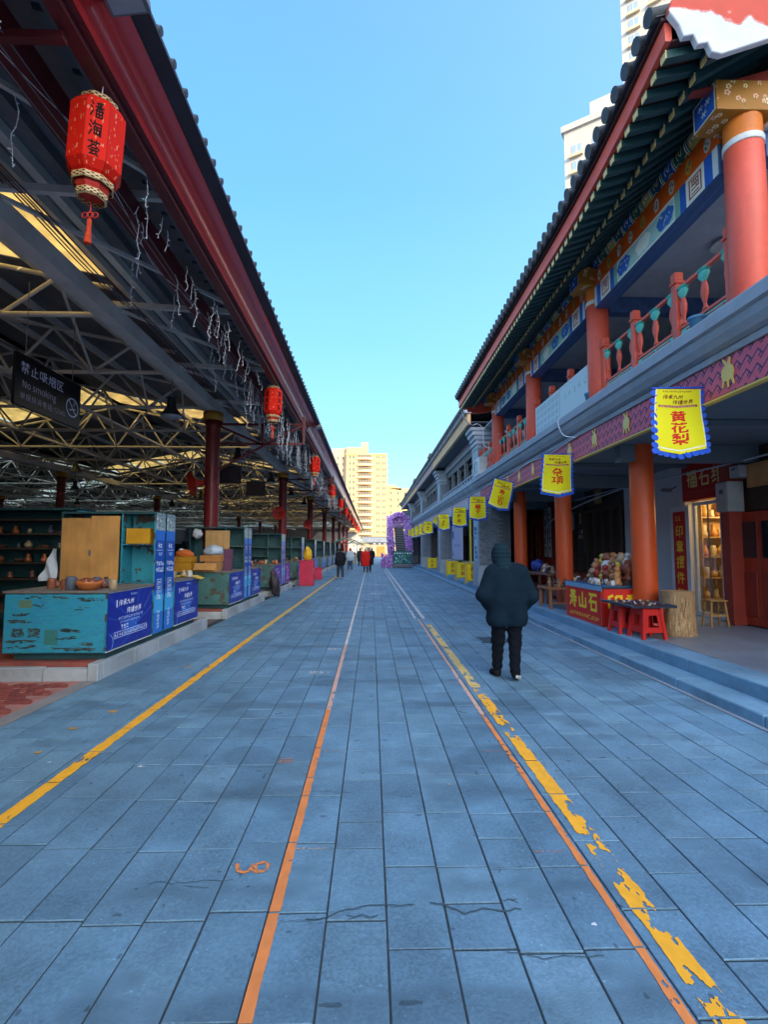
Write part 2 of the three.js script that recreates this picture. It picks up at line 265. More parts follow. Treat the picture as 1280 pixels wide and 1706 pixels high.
function mark(kind, w, h, x, d, color, name = 'painted_mark', asp = h / w) {
  const t = MARKS[kind] || (MARKS[kind] = canvasTex(128, Math.max(16, Math.round(128 * asp)), (g, W, H) => { g.clearRect(0, 0, W, H); g.fillStyle = g.strokeStyle = '#fff'; MARK[kind.replace(/\d/, '')](g, W, H, rngOf(kind.charCodeAt(kind.length - 1) * 7)); if (kind[0] === 'c') return; const q = rngOf(9); g.globalCompositeOperation = 'destination-out'; for (let i = 0; i < 150; i++) { g.beginPath(); g.arc(q() * W, q() * H, 1 + q() * 2.4, 0, 7); g.fill(); } }));
  const g = new THREE.PlaneGeometry(w, h); g.rotateX(-Math.PI / 2); g.translate(x, .0048, -d);
  return mesh(name, g, new THREE.MeshStandardMaterial({ map: t, color, transparent: true, alphaTest: .4, roughness: .75 }), street);
}
const MARK = {
  tick: (g, W, H) => g.fillRect(4, H * .2, W - 8, H * .6),
  nine: (g, W, H) => { g.lineWidth = 13; g.lineCap = 'round'; g.beginPath(); g.ellipse(W * .74, H * .48, W * .17, H * .32, 0, 0, 7); g.stroke(); g.beginPath(); g.moveTo(W * .08, H * .28); g.quadraticCurveTo(W * .12, H * .82, W * .34, H * .84); g.quadraticCurveTo(W * .48, H * .8, W * .5, H * .3); g.moveTo(W * .5, H * .4); g.quadraticCurveTo(W * .54, H * .84, W * .72, H * .82); g.stroke(); },
  ten: (g, W, H) => { g.lineWidth = 9; for (const y of [.25, .5, .75]) { g.beginPath(); g.moveTo(W * .12, H * y); g.lineTo(W * .86, H * (y - .06)); g.stroke(); } g.beginPath(); g.moveTo(W * .2, H * .5); g.lineTo(W * .2, H * .8); g.stroke(); },
  two: (g, W, H) => { g.lineWidth = 10; for (const y of [.35, .65]) { g.beginPath(); g.moveTo(W * .14, H * y); g.lineTo(W * .86, H * y); g.stroke(); } },
  patch: (g, W, H, q) => { g.fillRect(4, 4, W - 8, H - 8); g.globalCompositeOperation = 'destination-out'; for (let i = 0; i < 40; i++) { g.beginPath(); g.arc(q() * W, q() * H, 3 + q() * 7, 0, 7); g.fill(); } },
  blot: (g, W, H, q) => { for (let i = 0; i < 7; i++) { g.beginPath(); g.ellipse(W * (.25 + .5 * q()), H * (.25 + .5 * q()), W * (.06 + .16 * q()), H * (.05 + .12 * q()), q() * 3, 0, 7); g.fill(); } },
  crack: (g, W, H, q) => { for (let n = 0; n < 3; n++) { g.lineWidth = n ? 1 : 1.7; g.beginPath(); let px = n ? W * q() : 2, py = H * (.3 + .4 * q()); g.moveTo(px, py); const m = n ? 4 : 14; for (let i = 0; i < m; i++) { px += W / 14; py += (q() - .5) * H * .34; g.lineTo(px, clamp(py, 2, H - 2)); } g.stroke(); } },
};
for (const [w, h, x, d, c] of [[.20, .022, -.32, 2.95, '#e6a674'], [.18, .02, .98, 2.89, '#d77a3c'], [.17, .03, -.30, 4.31, '#c08a6c'], [.17, .028, 1.0, 4.28, '#c8764a'], [.2, .04, -.30, 6.2, '#c8c4bc'], [.22, .05, -.28, 8.6, '#c8c8c4'], [.2, .05, 1.0, 6.4, '#b08f80']]) mark('tick', w, h, x, d, c, 'cross_tick', .14);
mark('nine', .20, .12, -.615, 2.79, '#dd8442', 'painted_nine'); mark('ten', .15, .13, -.66, 4.13, '#c88458', 'painted_number'); mark('two', .11, .12, -.61, 5.52, '#b98d74', 'painted_number');
for (const [x, d, w, h] of [[-.3, 14.6, .42, .22], [.62, 14.6, .36, .22], [.25, 19.2, .6, .5], [-.62, 8.6, .24, .18], [-.7, 7.0, .3, .16], [-.1, 17, .3, .2], [.5, 24, .7, .4], [-.72, 12, .24, .2]]) mark('patch' + (Math.round(d) & 1), w, h, x, d, '#b3bbc0', 'faded_white_patch', .6);
for (const [x, d, w, c] of [[-2.75, 4.9, .14, '#c99a4a'], [-2.65, 5.4, .2, '#cf9a44'], [-2.72, 4.35, .12, '#cfa23c'], [-2.6, 7.4, .2, '#b9905a'], [.98, 2.35, .05, '#dfe6ea'], [-1.75, 4.05, .07, '#d5dde0'], [.55, 3.7, .03, '#d8a048'], [-2.5, 4.15, .06, '#d5dde0']]) mark('blot' + (Math.round(d * 10) & 1), w, w * .8, x, d, c, 'paint_spatter');
// cracks running over some of the pavers
for (const [x, d, w, h, s] of [[-.05, 2.42, .5, .16, 3], [.48, 2.5, .42, .2, 8], [-.9, 2.66, .42, .08, 5], [.2, 3.55, .3, .06, 9], [-.33, 3.62, .26, .05, 2], [.75, 2.2, .4, .1, 12], [-.3, 2.4, .24, .05, 14], [.06, 4.3, .4, .06, 15]]) mark('crack' + s % 4, w, h, x, d, '#3f5560', 'crack', .35);
// drain cover beside the walking man
{ const o = mb(); for (let i = 0; i < 9; i++) o.box(2.0 + i * .055, 2.03 + i * .055, .001, .008, 9.15, 9.6); o.box(1.97, 2.52, .001, .006, 9.1, 9.15).box(1.97, 2.52, .001, .006, 9.6, 9.65); o.build('drain_grate', mat([.03, .032, .035], { rough: .6, metal: .6, flat: true }), street); }

// ---------- red stamped paving and raised pads on the market side ----------
M.redTile = mat([.30, .075, .055], { size: 1.1, seed: 14, rough: .8, amp: .28, chip: .12, chipC: [.20, .09, .075] });
M.redEdge = mat([.25, .24, .225], { size: 1.3, seed: 15, rough: .9, amp: .3 });
M.kerb = mat([.36, .40, .42], { size: 1.4, seed: 16, rough: .85, amp: .3 });
M.hallFloor = mat([.15, .115, .105], { size: 2.5, seed: 17, rough: .7, amp: .3 });
const hallFloor = struct('hall_floor');
mb().box(-47, -3.6, -.06, -.004, -3, 112).build('floor_slab', M.hallFloor, hallFloor);
{
  const aisle = struct('red_paving');
  mb().box(-9, -3.62, -.05, .0, -2.5, 6.62).build('red_bed', mat([.42, .19, .16], { size: .8, seed: 22, rough: .9, amp: .3 }), aisle);
  mb().box(-3.62, -3.445, -.05, .004, -2.5, 6.62, .004).build('edge_strip', M.redEdge, aisle);
  // fan-shaped stones: rings of wedge pieces
  const w = [mat([.30, .06, .045], { size: .9, seed: 18, amp: .3 }), mat([.24, .05, .04], { size: .9, seed: 19, amp: .3 }), mat([.34, .075, .055], { size: .9, seed: 20, amp: .3 })];
  let n = 0;
  for (let row = 0; row < 9; row++) for (let c = 0; c < 4; c++) {
    const cx = -3.84 - c * .36 - (row & 1) * .18, cd = 5.0 + row * .165;
    for (let ring = 0; ring < 2; ring++) for (let k = 0; k < 3 + ring * 2; k++) {
      const m = 3 + ring * 2, r0 = .018 + ring * .092, r1 = r0 + .083, a0 = Math.PI * (k + .05) / m, a1 = Math.PI * (k + .95) / m, pts = [];
      for (let i = 0; i <= 2; i++) { const a = lerp(a0, a1, i / 2); pts.push([cx + r1 * Math.cos(a), cd + r1 * Math.sin(a)]); }
      for (let i = 2; i >= 0; i--) { const a = lerp(a0, a1, i / 2); pts.push([cx + r0 * Math.cos(a), cd + r0 * Math.sin(a)]); }
      if (Math.max(...pts.map((q) => q[0])) > -3.63 || Math.max(...pts.map((q) => q[1])) > 6.6 || n >= 300) continue;
      const g = new THREE.ExtrudeGeometry(new THREE.Shape(pts.map((q) => new THREE.Vector2(q[0], q[1]))), { depth: .006, bevelEnabled: false }); g.rotateX(-Math.PI / 2); g.translate(0, .001 + row * .00025 + rr(0, .001), 0);
      const q = g.index ? g.toNonIndexed() : g; boxUV(q); mesh('paving_stone', q, pick(w), aisle); n++;
    }
  }
}
const PADH = .215, PADS = []; for (let i = 0; i < 14; i++) PADS.push([6.62 + 5.75 * i, 10.9 + 5.75 * i]);
PADS.forEach(([a, b], i) => {
  const pad = struct('kiosk_pad', [-4.5, 0, a]);
  mb().box(-7.2, -3.56, 0, PADH - .006, a + .12, b - .1).build('pad_top', i < 2 ? M.redTile : M.hallFloor, pad);
  if (i > 7) { mb().box(-3.56, -3.43, 0, PADH, a, b).build('kerb_stone', M.kerb, pad); return; }
  for (let d = a + .12, k = 0; d < b - .05; k++) { const e = Math.min(b, d + rr(.8, .9)); mb().box(-3.56, -3.43, -.02, PADH + rr(-.004, .004), d + .004, e - .004, .008).build('kerb_stone', M.kerb, pad); d = e; }
  mb().box(-3.56, -3.43, -.02, PADH + .002, a - .01, a + .116, .012).build('corner_stone', M.kerb, pad);
  for (let x = -3.565; x > -7;) { const e = x - rr(.55, .95); mb().box(e + .004, x - .004, -.02, PADH - .05 + rr(-.012, .012), a + rr(.0, .015), a + .11, .015).build('kerb_stone', M.kerb, pad); x = e; }
});
// ---------- the steps up to the arcade on the right ----------
M.step = mat([.17, .33, .45], { size: 1.7, seed: 23, rough: .6, amp: .25 });
M.platform = mat([.24, .29, .335], { size: 3, seed: 24, rough: .38, amp: .28, bump: .001 });
{
  const st = struct('arcade_steps', [3.8, 0, 20]);
  mb().box(3.58, 3.64, -.03, .012, -3, 64).build('edge_strip', M.kerb, st);
  for (let d = -2; d < 62; d += 1.35) { const j = rr(-.004, .004); mb().box(3.63, 3.995, -.03, .12 + j * .5, d + .003, d + 1.347, .022).build('step_stone', M.step, st); mb().box(3.99, 4.40, -.03, .27 + j, d + .35, d + 1.694, .018).build('step_stone', M.step, st); }
  mb().box(4.405, 13, -.03, .266, -2, 64).build('platform_top', M.platform, st);
}
// ---------- the red two-storey shop building on the right ----------
M.lacq = mat([.70, .095, .02], { rough: .42, size: 1.6, seed: 31, amp: .12, bump: .0012 });
M.lacqUp = mat([.74, .10, .055], { rough: .5, size: 1.6, seed: 32, amp: .14, bump: .0012 });
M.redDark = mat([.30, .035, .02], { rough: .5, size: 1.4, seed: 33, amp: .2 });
M.whiteBand = mat([.72, .73, .72], { rough: .6, size: .6, seed: 34, amp: .1 });
M.orangeP = mat([.80, .20, .02], { rough: .55, size: .7, seed: 35, amp: .15 });
M.grey = mat([.33, .37, .42], { rough: .8, size: 1.6, seed: 36, amp: .2 });
M.greyLt = mat([.44, .48, .53], { rough: .75, size: 1.8, seed: 37, amp: .16 });
M.tealRafter = mat([.02, .075, .08], { rough: .55, size: .8, seed: 38, amp: .2 });
M.goldCap = mat([.80, .58, .22], { rough: .5, size: .2, seed: 39, amp: .25 });
M.soffit = mat([.07, .02, .018], { rough: .8, size: 1, seed: 40 });
M.tile = mat([.055, .062, .07], { rough: .75, size: .7, seed: 41, amp: .35 });
M.plaster = mat([.55, .55, .57], { rough: .9, size: 2.2, seed: 42, amp: .1 });
M.ceil = mat([.13, .17, .20], { rough: .9, size: 2, seed: 43, amp: .12 });
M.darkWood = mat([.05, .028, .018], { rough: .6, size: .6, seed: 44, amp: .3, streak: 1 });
M.gold = mat([.75, .52, .12], { rough: .4, size: .4, seed: 45, amp: .12 });
M.glassDark = new THREE.MeshPhysicalMaterial({ color: 0x18242a, roughness: .06, metalness: 0, clearcoat: 1 });
M.teal = mat([.12, .55, .46], { rough: .55, size: .6, seed: 46, amp: .14 });
const upturn = (d) => .34 * Math.pow(clamp((7.8 - d) / 3.1), 2);
const COLS = [5.25, 8.92, 12.6, 16.27];
const red = world('red_shop_building', 'red two-storey shop building with painted beams, balcony and tiled eaves', 'building', [6, 0, 12]);
const goldBrown = canvasTex(256, 256, (g, W, H) => { g.fillStyle = '#a8701c'; g.fillRect(0, 0, W, H); const q = rngOf(4); for (let i = 0; i < 26; i++) { const x = q() * W, y = q() * H, r = 7 + q() * 6; g.fillStyle = q() < .6 ? '#f0ddb0' : '#e7b9a0'; for (let k = 0; k < 5; k++) { g.beginPath(); g.arc(x + r * .7 * Math.cos(k * 1.257), y + r * .7 * Math.sin(k * 1.257), r * .4, 0, 7); g.fill(); } g.strokeStyle = '#3c5a2a'; g.lineWidth = 2; g.beginPath(); g.moveTo(x, y); g.lineTo(x + 16 * (q() - .5), y + 18); g.stroke(); } });
goldBrown.wrapS = goldBrown.wrapT = THREE.RepeatWrapping; const goldBrownM = new THREE.MeshStandardMaterial({ map: rep(goldBrown, 1 / .7), roughness: .6 });
const blueFace = canvasTex(128, 128, (g, W, H) => { g.fillStyle = '#e9e4cf'; g.fillRect(0, 0, W, H); g.fillStyle = '#1f62c4'; g.fillRect(7, 7, W - 14, H - 14); g.strokeStyle = '#dff0f6'; g.lineWidth = 5; g.lineCap = 'round'; const q = rngOf(8); for (const [x, y] of [[44, 40], [84, 48], [62, 84]]) for (let k = 0; k < 6; k++) { g.beginPath(); g.moveTo(x, y); g.lineTo(x + 15 * Math.cos(k + x), y + 15 * Math.sin(k + x)); g.stroke(); } });
const blueFaceM = new THREE.MeshStandardMaterial({ map: blueFace, roughness: .6 });
// lower columns with stone bases
for (const d of [5.25, 8.92, 12.66, 16.36, 19.75]) {
  const c = mb().lathe([[0, .27], [.205, .27], [.203, 2.2], [.198, 3.5], [0, 3.5]], 4.82, 0, d, 28).build('lower_column', M.lacq, red);
  mb().lathe([[.27, .262], [.29, .30], [.27, .335], [.215, .345]], 4.82, 0, d, 24).build('column_base', M.step, c);
}
// slab, ceiling and beams over the arcade
mb().box(4.24, 7.1, 3.5, 3.56, 4.6, 27).build('arcade_ceiling', M.ceil, red);
mb().box(4.24, 7.1, 3.562, 4.298, 4.6, 19.6).build('floor_slab', M.grey, red);
for (const d of [5.25, 8.92, 12.66, 16.36, 19.75]) mb().box(4.4, 6.9, 3.2, 3.497, d - .12, d + .12, .01).build('arcade_beam', M.ceil, red);
for (const d of [7.1, 10.8, 14.5]) mb().box(4.25, 6.9, 3.4, 3.495, d - .06, d + .06, .01).build('ceiling_rib', M.ceil, red);
mb().tube([V(6.7, 3.3, 6), V(6.6, 3.22, 9), V(6.55, 3.25, 13), V(6.6, 3.2, 18)], .018).tube([V(6.6, 3.25, 13), V(6.3, 3.0, 15), V(6.2, 2.6, 17.5), V(6.6, 2.4, 19)], .02).build('conduit', M.greyLt, red);
// grey cornice below the balcony: a long moulded band
{
  const prof = [[4.24, 3.87], [4.07, 3.87], [4.05, 3.93], [4.07, 3.95], [3.99, 3.98], [3.93, 4.06], [3.90, 4.13], [3.905, 4.15], [3.86, 4.17], [3.86, 4.30], [4.24, 4.30]];
  for (let d = 4.6; d < 19.3; d += 1.84) mb().prism(prof, d + .001, Math.min(19.3, d + 1.839)).build('cornice', M.grey, red);
  mb().box(3.865, 4.3, 4.301, 4.32, 4.6, 19.3).build('cornice_cap', M.greyLt, red);
}
// red valance with dark key lines, gold edge and gold rabbits
const fret = canvasTex(512, 128, (g, W, H) => {
  g.fillStyle = '#d2566c'; g.fillRect(0, 0, W, H); const n = rngOf(3); g.strokeStyle = '#2a2150'; g.lineWidth = 7;
  g.lineWidth = 5; g.save(); g.scale(.72, 1); g.rotate(-.75);
  for (let r = -8; r < 26; r++) for (let c = -8; c < 22; c++) { const x = c * 72 + (r & 1) * 36, y = r * 30; g.beginPath(); g.moveTo(x, y); g.lineTo(x + 54, y); g.lineTo(x + 54, y + 20); g.lineTo(x + 38, y + 20); g.moveTo(x + 18, y); g.lineTo(x + 18, y - 18); g.stroke(); }
  g.restore();
  for (let i = 0; i < 500; i++) { g.fillStyle = n() < .5 ? 'rgba(240,180,190,.22)' : 'rgba(80,10,30,.2)'; g.fillRect(n() * W, n() * H, 1 + n() * 5, 1 + n() * 2); }
});
fret.wrapS = THREE.RepeatWrapping;
{
  const t = fret.clone(); t.repeat.set(6, 1); t.needsUpdate = true;
  const v = mb().box(4.10, 4.16, 3.43, 3.868, 4.6, 19).build('valance', mat([.40, .05, .08], { flat: true }), red);
  print('key_pattern', t, '-x', [4.097, 3.655, 11.8], 14.4, .42, v);
  mb().box(4.085, 4.17, 3.41, 3.435, 4.6, 19, .004).build('gold_edge', M.gold, red);
  const sh = new THREE.Shape(); const rb = [[-.02, .13], [-.055, .20], [-.045, .22], [-.01, .16], [.005, .16], [.03, .215], [.045, .205], [.03, .13], [.065, .09], [.075, .02], [.06, -.04], [.075, -.13], [.06, -.13], [.04, -.06], [.012, -.07], [.006, -.15], [-.006, -.15], [-.012, -.07], [-.04, -.06], [-.06, -.13], [-.075, -.13], [-.06, -.04], [-.075, .02], [-.065, .09]];
  sh.moveTo(...rb[0]); rb.slice(1).forEach((q) => sh.lineTo(...q));
  for (const d of [5.62, 6.85, 7.96, 9.13, 10.3, 11.5, 12.7, 13.9, 15.1, 16.3]) { const g = new THREE.ExtrudeGeometry(sh, { depth: .012, bevelEnabled: false }); g.scale(1.35, .95, 1); g.rotateY(-Math.PI / 2); g.translate(4.092, 3.64, -d); const q = g.index ? g.toNonIndexed() : g; boxUV(q); mesh('gold_rabbit', q, M.gold, red); }
}
// balcony: columns, balustrades, boxes, painted beams
const beamTex = (v) => canvasTex(1024, 128, (g, W, H) => {
  const q = rngOf(60 + v); g.fillStyle = '#dfe8e4'; g.fillRect(0, 0, W, H);
  const seg = (x, w, c) => { g.fillStyle = c; g.fillRect(x, 0, w, H); };
  for (const m of [0, 1]) { const X = (x, w) => m ? W - x - w : x; seg(X(0, 30), 30, '#cfd9dc'); seg(X(30, 46), 46, '#1e5fc0'); seg(X(76, 10), 10, '#f3f0e2'); seg(X(86, 90), 90, '#e8e5d8'); g.strokeStyle = '#9a3428'; g.lineWidth = 7; const bx = X(96, 70); g.strokeRect(bx, 22, 70, 84); g.lineWidth = 6; for (let k = 0; k < 4; k++) { g.beginPath(); g.moveTo(bx + 12, 36 + k * 19); g.lineTo(bx + 58, 36 + k * 19); g.moveTo(bx + 18 + k * 12, 30); g.lineTo(bx + 18 + k * 12, 52 + 9 * k); g.stroke(); } seg(X(176, 12), 12, '#f3f0e2'); seg(X(188, 40), 40, '#1e5fc0'); seg(X(228, 40), 40, '#7fb6a6'); }
  g.fillStyle = v % 2 ? '#8fc7bb' : '#a9d4cf'; g.fillRect(268, 10, W - 536, H - 20); g.strokeStyle = '#f6f3e6'; g.lineWidth = 6; g.strokeRect(268, 8, W - 536, H - 16);
  for (let k = 0; k < 3; k++) { const cx = 330 + k * 180 + (v * 30) % 60; g.fillStyle = ['#2565c8', '#e9eee6', '#2d6cc4'][(k + v) % 3]; g.beginPath(); g.moveTo(cx - 64, 64); for (let a = 0; a <= 16; a++) { const t = a / 16 * 6.283; g.lineTo(cx - 64 * Math.cos(t) * (1 + .1 * Math.sin(5 * t)), 64 - 46 * Math.sin(t) * (1 + .14 * Math.cos(6 * t))); } g.fill(); g.strokeStyle = '#dfe9f2'; g.lineWidth = 4; for (let n = 0; n < 9; n++) { g.beginPath(); const x = cx - 40 + q() * 80, y = 36 + q() * 56; g.moveTo(x, y); g.quadraticCurveTo(x + 20 * (q() - .5), y - 14, x + 28 * (q() - .5), y + 12 * (q() - .5)); g.stroke(); } }
  for (let n = 0; n < 260; n++) { g.fillStyle = q() < .5 ? 'rgba(120,110,90,.35)' : 'rgba(240,240,235,.4)'; g.fillRect(q() * W, q() * H, 1 + q() * 5, 1 + q() * 3); }
});
const boardTex = canvasTex(1024, 64, (g, W, H) => { g.fillStyle = '#ff6c12'; g.fillRect(0, 0, W, H); const q = rngOf(5); for (let k = 0; k < 9; k++) { const x = 50 + k * 114; g.fillStyle = ['#f0e4cc', '#e0b64a', '#efe9da'][k % 3]; g.beginPath(); g.ellipse(x, H / 2, 20, 22, 0, 0, 7); g.fill(); g.fillStyle = '#3a7a5c'; for (let n = 0; n < 4; n++) { g.beginPath(); g.arc(x + (q() - .5) * 22, H / 2 + (q() - .5) * 22, 4, 0, 7); g.fill(); } } });
const purlinTex = canvasTex(1024, 96, (g, W, H) => { g.fillStyle = '#14504a'; g.fillRect(0, 0, W, H); for (let k = 0; k < 12; k++) { const x = k * 86; g.fillStyle = ['#1c4c9c', '#14504a', '#c9a24a', '#0f3f5c'][k % 4]; g.fillRect(x, 0, 62, H); g.fillStyle = '#e7e3cf'; g.fillRect(x + 62, 0, 6, H); g.fillRect(x + 74, 0, 4, H); g.strokeStyle = k % 2 ? '#e0c878' : '#dfeae6'; g.lineWidth = 5; g.beginPath(); g.moveTo(x + 14, 70); g.bezierCurveTo(x + 6, 20, x + 50, 14, x + 44, 52); g.bezierCurveTo(x + 40, 74, x + 22, 60, x + 30, 44); g.stroke(); } g.strokeStyle = '#d9b85a'; g.lineWidth = 4; g.beginPath(); for (let x = 0; x < W; x += 8) g.lineTo(x, 84 + 6 * Math.sin(x / 9)); g.stroke(); });
const beamMats = [0, 1, 2].map((v) => new THREE.MeshStandardMaterial({ map: beamTex(v), roughness: .6 })), boardM = new THREE.MeshStandardMaterial({ map: boardTex, roughness: .6 }), purlinM = new THREE.MeshStandardMaterial({ map: purlinTex, roughness: .6 });
M.beamSide = mat([.06, .13, .30], { rough: .6, size: .5, seed: 47, amp: .4 });
for (const d of COLS) {
  const c = mb().lathe([[0, 4.3], [.2, 4.3], [.195, 5.2], [.188, 6.06], [0, 6.06]], 4.12, 0, d, 28).build('upper_column', M.lacqUp, red);
  mb().lathe([[.19, 6.06], [.20, 6.065], [.20, 6.13], [.19, 6.135]], 4.12, 0, d, 24).build('white_ring', M.whiteBand, c);
  mb().lathe([[.188, 6.135], [.188, 6.42]], 4.12, 0, d, 24).build('column_head', M.orangeP, c);
  const b = mb().box(3.70, 4.45, 6.36, 6.70, d - .2, d + .2, .012).build('beam_end', goldBrownM, red);
  print('blue_panel', blueFaceM, '-x', [3.697, 6.53, d], .37, .31, b);
}
[[5.25, 8.92], [8.92, 12.6], [12.6, 16.27]].forEach(([a, b], i) => {
  const w = b - a - .40, m = (a + b) / 2;
  const lo = mb().box(3.985, 4.255, 5.94, 6.31, m - w / 2, m + w / 2, .012).build('painted_beam', M.beamSide, red); print('beam_painting', beamMats[i], '-x', [3.981, 6.125, m], w - .02, .35, lo);
  const u = new THREE.PlaneGeometry(.25, w - .02); u.rotateX(Math.PI / 2); u.translate(4.12, 5.936, -m); mesh('beam_underside', u, M.beamSide, lo);
  const bo = mb().box(4.005, 4.18, 6.311, 6.62, m - w / 2, m + w / 2).build('orange_board', M.orangeP, red); print('board_painting', boardM, '-x', [4.001, 6.465, m], w - .02, .28, bo);
  const pu = mb().lathe([[0, -w / 2 - .05], [.15, -w / 2 - .05], [.15, w / 2 + .05], [0, w / 2 + .05]], 0, 0, 0, 18); pu.g[0].rotateX(Math.PI / 2); pu.g[0].translate(4.12, 6.77, -m);
  const pg = pu.g[0], pp = pg.attributes.position, uv = pg.attributes.uv; for (let k = 0; k < pp.count; k++) { uv.setXY(k, (pp.getZ(k) + m) / w + .5, Math.atan2(pp.getY(k) - 6.77, -(pp.getX(k) - 4.12)) / 2.4 + .5); }
  mesh('purlin', pg, purlinM, red);
  // hanging lattice strip under the beam at both ends
  for (const s of [-1, 1]) mb().side([[0, 0], [-s * .5 * 1, 0], [-s * .42, -.05], [-s * .2, -.08], [-s * .04, -.2], [0, -.2]].map((q) => [-(m + s * w / 2) - 0 * q[0] + -q[0] * 1, 5.938 + q[1]]), 4.09, 4.15).build('bracket_board', M.beamSide, red);
});
// balustrade pieces, shared shapes
{
  const rail = (d0, d1, y, h, x0, x1, m, n) => mb().box(x0, x1, y, y + h, d0, d1, .006).build(n, m, red);
  const vase = new THREE.LatheGeometry([[.0, 0], [.055, 0], [.05, .03], [.028, .06], [.03, .1], [.062, .2], [.066, .26], [.05, .33], [.032, .37], [.045, .395]].map((q) => new THREE.Vector2(...q)), 12); vase.scale(.55, 1, 1);
  const lotus = new THREE.LatheGeometry([[.03, 0], [.055, .03], [.10, .09], [.085, .12], [.05, .13], [.11, .15], [.11, .165], [0, .165]].map((q) => new THREE.Vector2(...q)), 12); lotus.scale(.5, 1, 1); boxUV(vase); boxUV(lotus);
  const put = (n, g, m, x, y, d) => { const q = new THREE.Mesh(g, m); q.name = n; q.position.set(x - red.position.x, y, -d - red.position.z); red.add(q); return q; };
  for (const [a, b, from, to] of [[5.25, 8.92, 5.45, 8.72], [8.92, 12.6, 9.12, 12.4], [12.6, 16.27, 12.8, 16.07], [16.27, 19.1, 16.47, 19.0]]) {
    const n = 3, L = (to - from) / n;
    for (let k = 0; k <= n; k++) {
      const d = clamp(from + k * L, from + .06, to - .06);
      const p = mb().box(4.065, 4.175, 4.32, 5.18, d - .055, d + .055, .008).build('baluster_post', M.lacqUp, red);
      mb().box(4.07, 4.17, 5.182, 5.20, d - .05, d + .05).box(4.05, 4.19, 5.20, 5.235, d - .07, d + .07, .006).box(4.06, 4.18, 5.236, 5.36, d - .06, d + .06, .018).build('carved_cap', M.lacqUp, p);
    }
    for (let k = 0; k < n; k++) {
      const p0 = from + k * L + .06, p1 = from + (k + 1) * L - .06;
      rail(p0, p1, 5.10, .045, 4.095, 4.145, M.lacqUp, 'top_rail'); rail(p0, p1, 4.55, .04, 4.095, 4.145, M.lacqUp, 'middle_rail'); rail(p0, p1, 4.335, .035, 4.095, 4.145, M.lacqUp, 'bottom_rail');
      rail(p0, p1, 4.372, .175, 4.11, 4.13, M.teal, 'lower_panel');
      const wd = (p1 - p0); for (const f of [.3, .7]) mb().box(4.103, 4.137, 4.40, 4.52, p0 + wd * f - wd * .17, p0 + wd * f - wd * .155).box(4.103, 4.137, 4.40, 4.52, p0 + wd * f + wd * .155, p0 + wd * f + wd * .17).box(4.103, 4.137, 4.40, 4.415, p0 + wd * f - wd * .17, p0 + wd * f + wd * .17).box(4.103, 4.137, 4.505, 4.52, p0 + wd * f - wd * .17, p0 + wd * f + wd * .17).build('panel_frame', M.lacqUp, red);
      for (const f of [.06, .5, .94]) { put('vase_baluster', vase, M.lacqUp, 4.12, 4.592, p0 + wd * f); put('lotus_capital', lotus, M.teal, 4.12, 4.955, p0 + wd * f); }
    }
  }
}
// rooms behind the balcony
mb().box(6.6, 6.8, 4.3, 7.9, 4.9, 19.2).build('upper_back_wall', M.greyLt, red);
mb().box(4.28, 6.6, 6.21, 6.26, 5.0, 19.2).build('upper_ceiling', M.greyLt, red);
for (const d of COLS) mb().box(4.3, 6.6, 5.92, 6.208, d - .1, d + .1, .01).build('cross_beam', M.beamSide, red);
for (const d of [6.2, 7.9, 9.9, 11.6, 13.6, 15.3]) { const w = mb().box(6.56, 6.6, 4.32, 5.9, d - .62, d + .62).build('upper_window', M.darkWood, red); for (const s of [-.3, .3]) mb().box(6.548, 6.556, 4.5, 5.7, d + s - .24, d + s + .24).build('pane', M.glassDark, w); }
{ const e = mb().box(5.6, 6.0, 5.66, 5.84, 10.6, 10.64, .01).build('exit_sign', mat([.02, .03, .025], { flat: true, rough: .4 }), red); const t = canvasTex(128, 64, (g) => { g.fillStyle = '#0b3a1c'; g.fillRect(0, 0, 128, 64); g.fillStyle = '#39d06a'; g.fillRect(12, 14, 22, 36); g.fillRect(44, 24, 70, 16); g.beginPath(); g.moveTo(44, 14); g.lineTo(44, 50); g.lineTo(34, 32); g.fill(); }); print('green_legend', new THREE.MeshStandardMaterial({ map: t, emissiveMap: t, emissive: 0xffffff, emissiveIntensity: .5 }), '+z', [5.8, 5.75, 10.597], .38, .16, e); mb().rod(V(5.7, 5.84, 10.62), V(5.7, 6.2, 10.62), .008).rod(V(5.9, 5.84, 10.62), V(5.9, 6.2, 10.62), .008).build('hanger', M.greyLt, e); }
for (const d of [7.1, 10.8]) mb().lathe([[.0, 6.1], [.17, 6.1], [.18, 6.13], [.12, 6.19], [0, 6.205]], 5.2, 0, d, 18).build('ceiling_lamp', M.whiteBand, red);
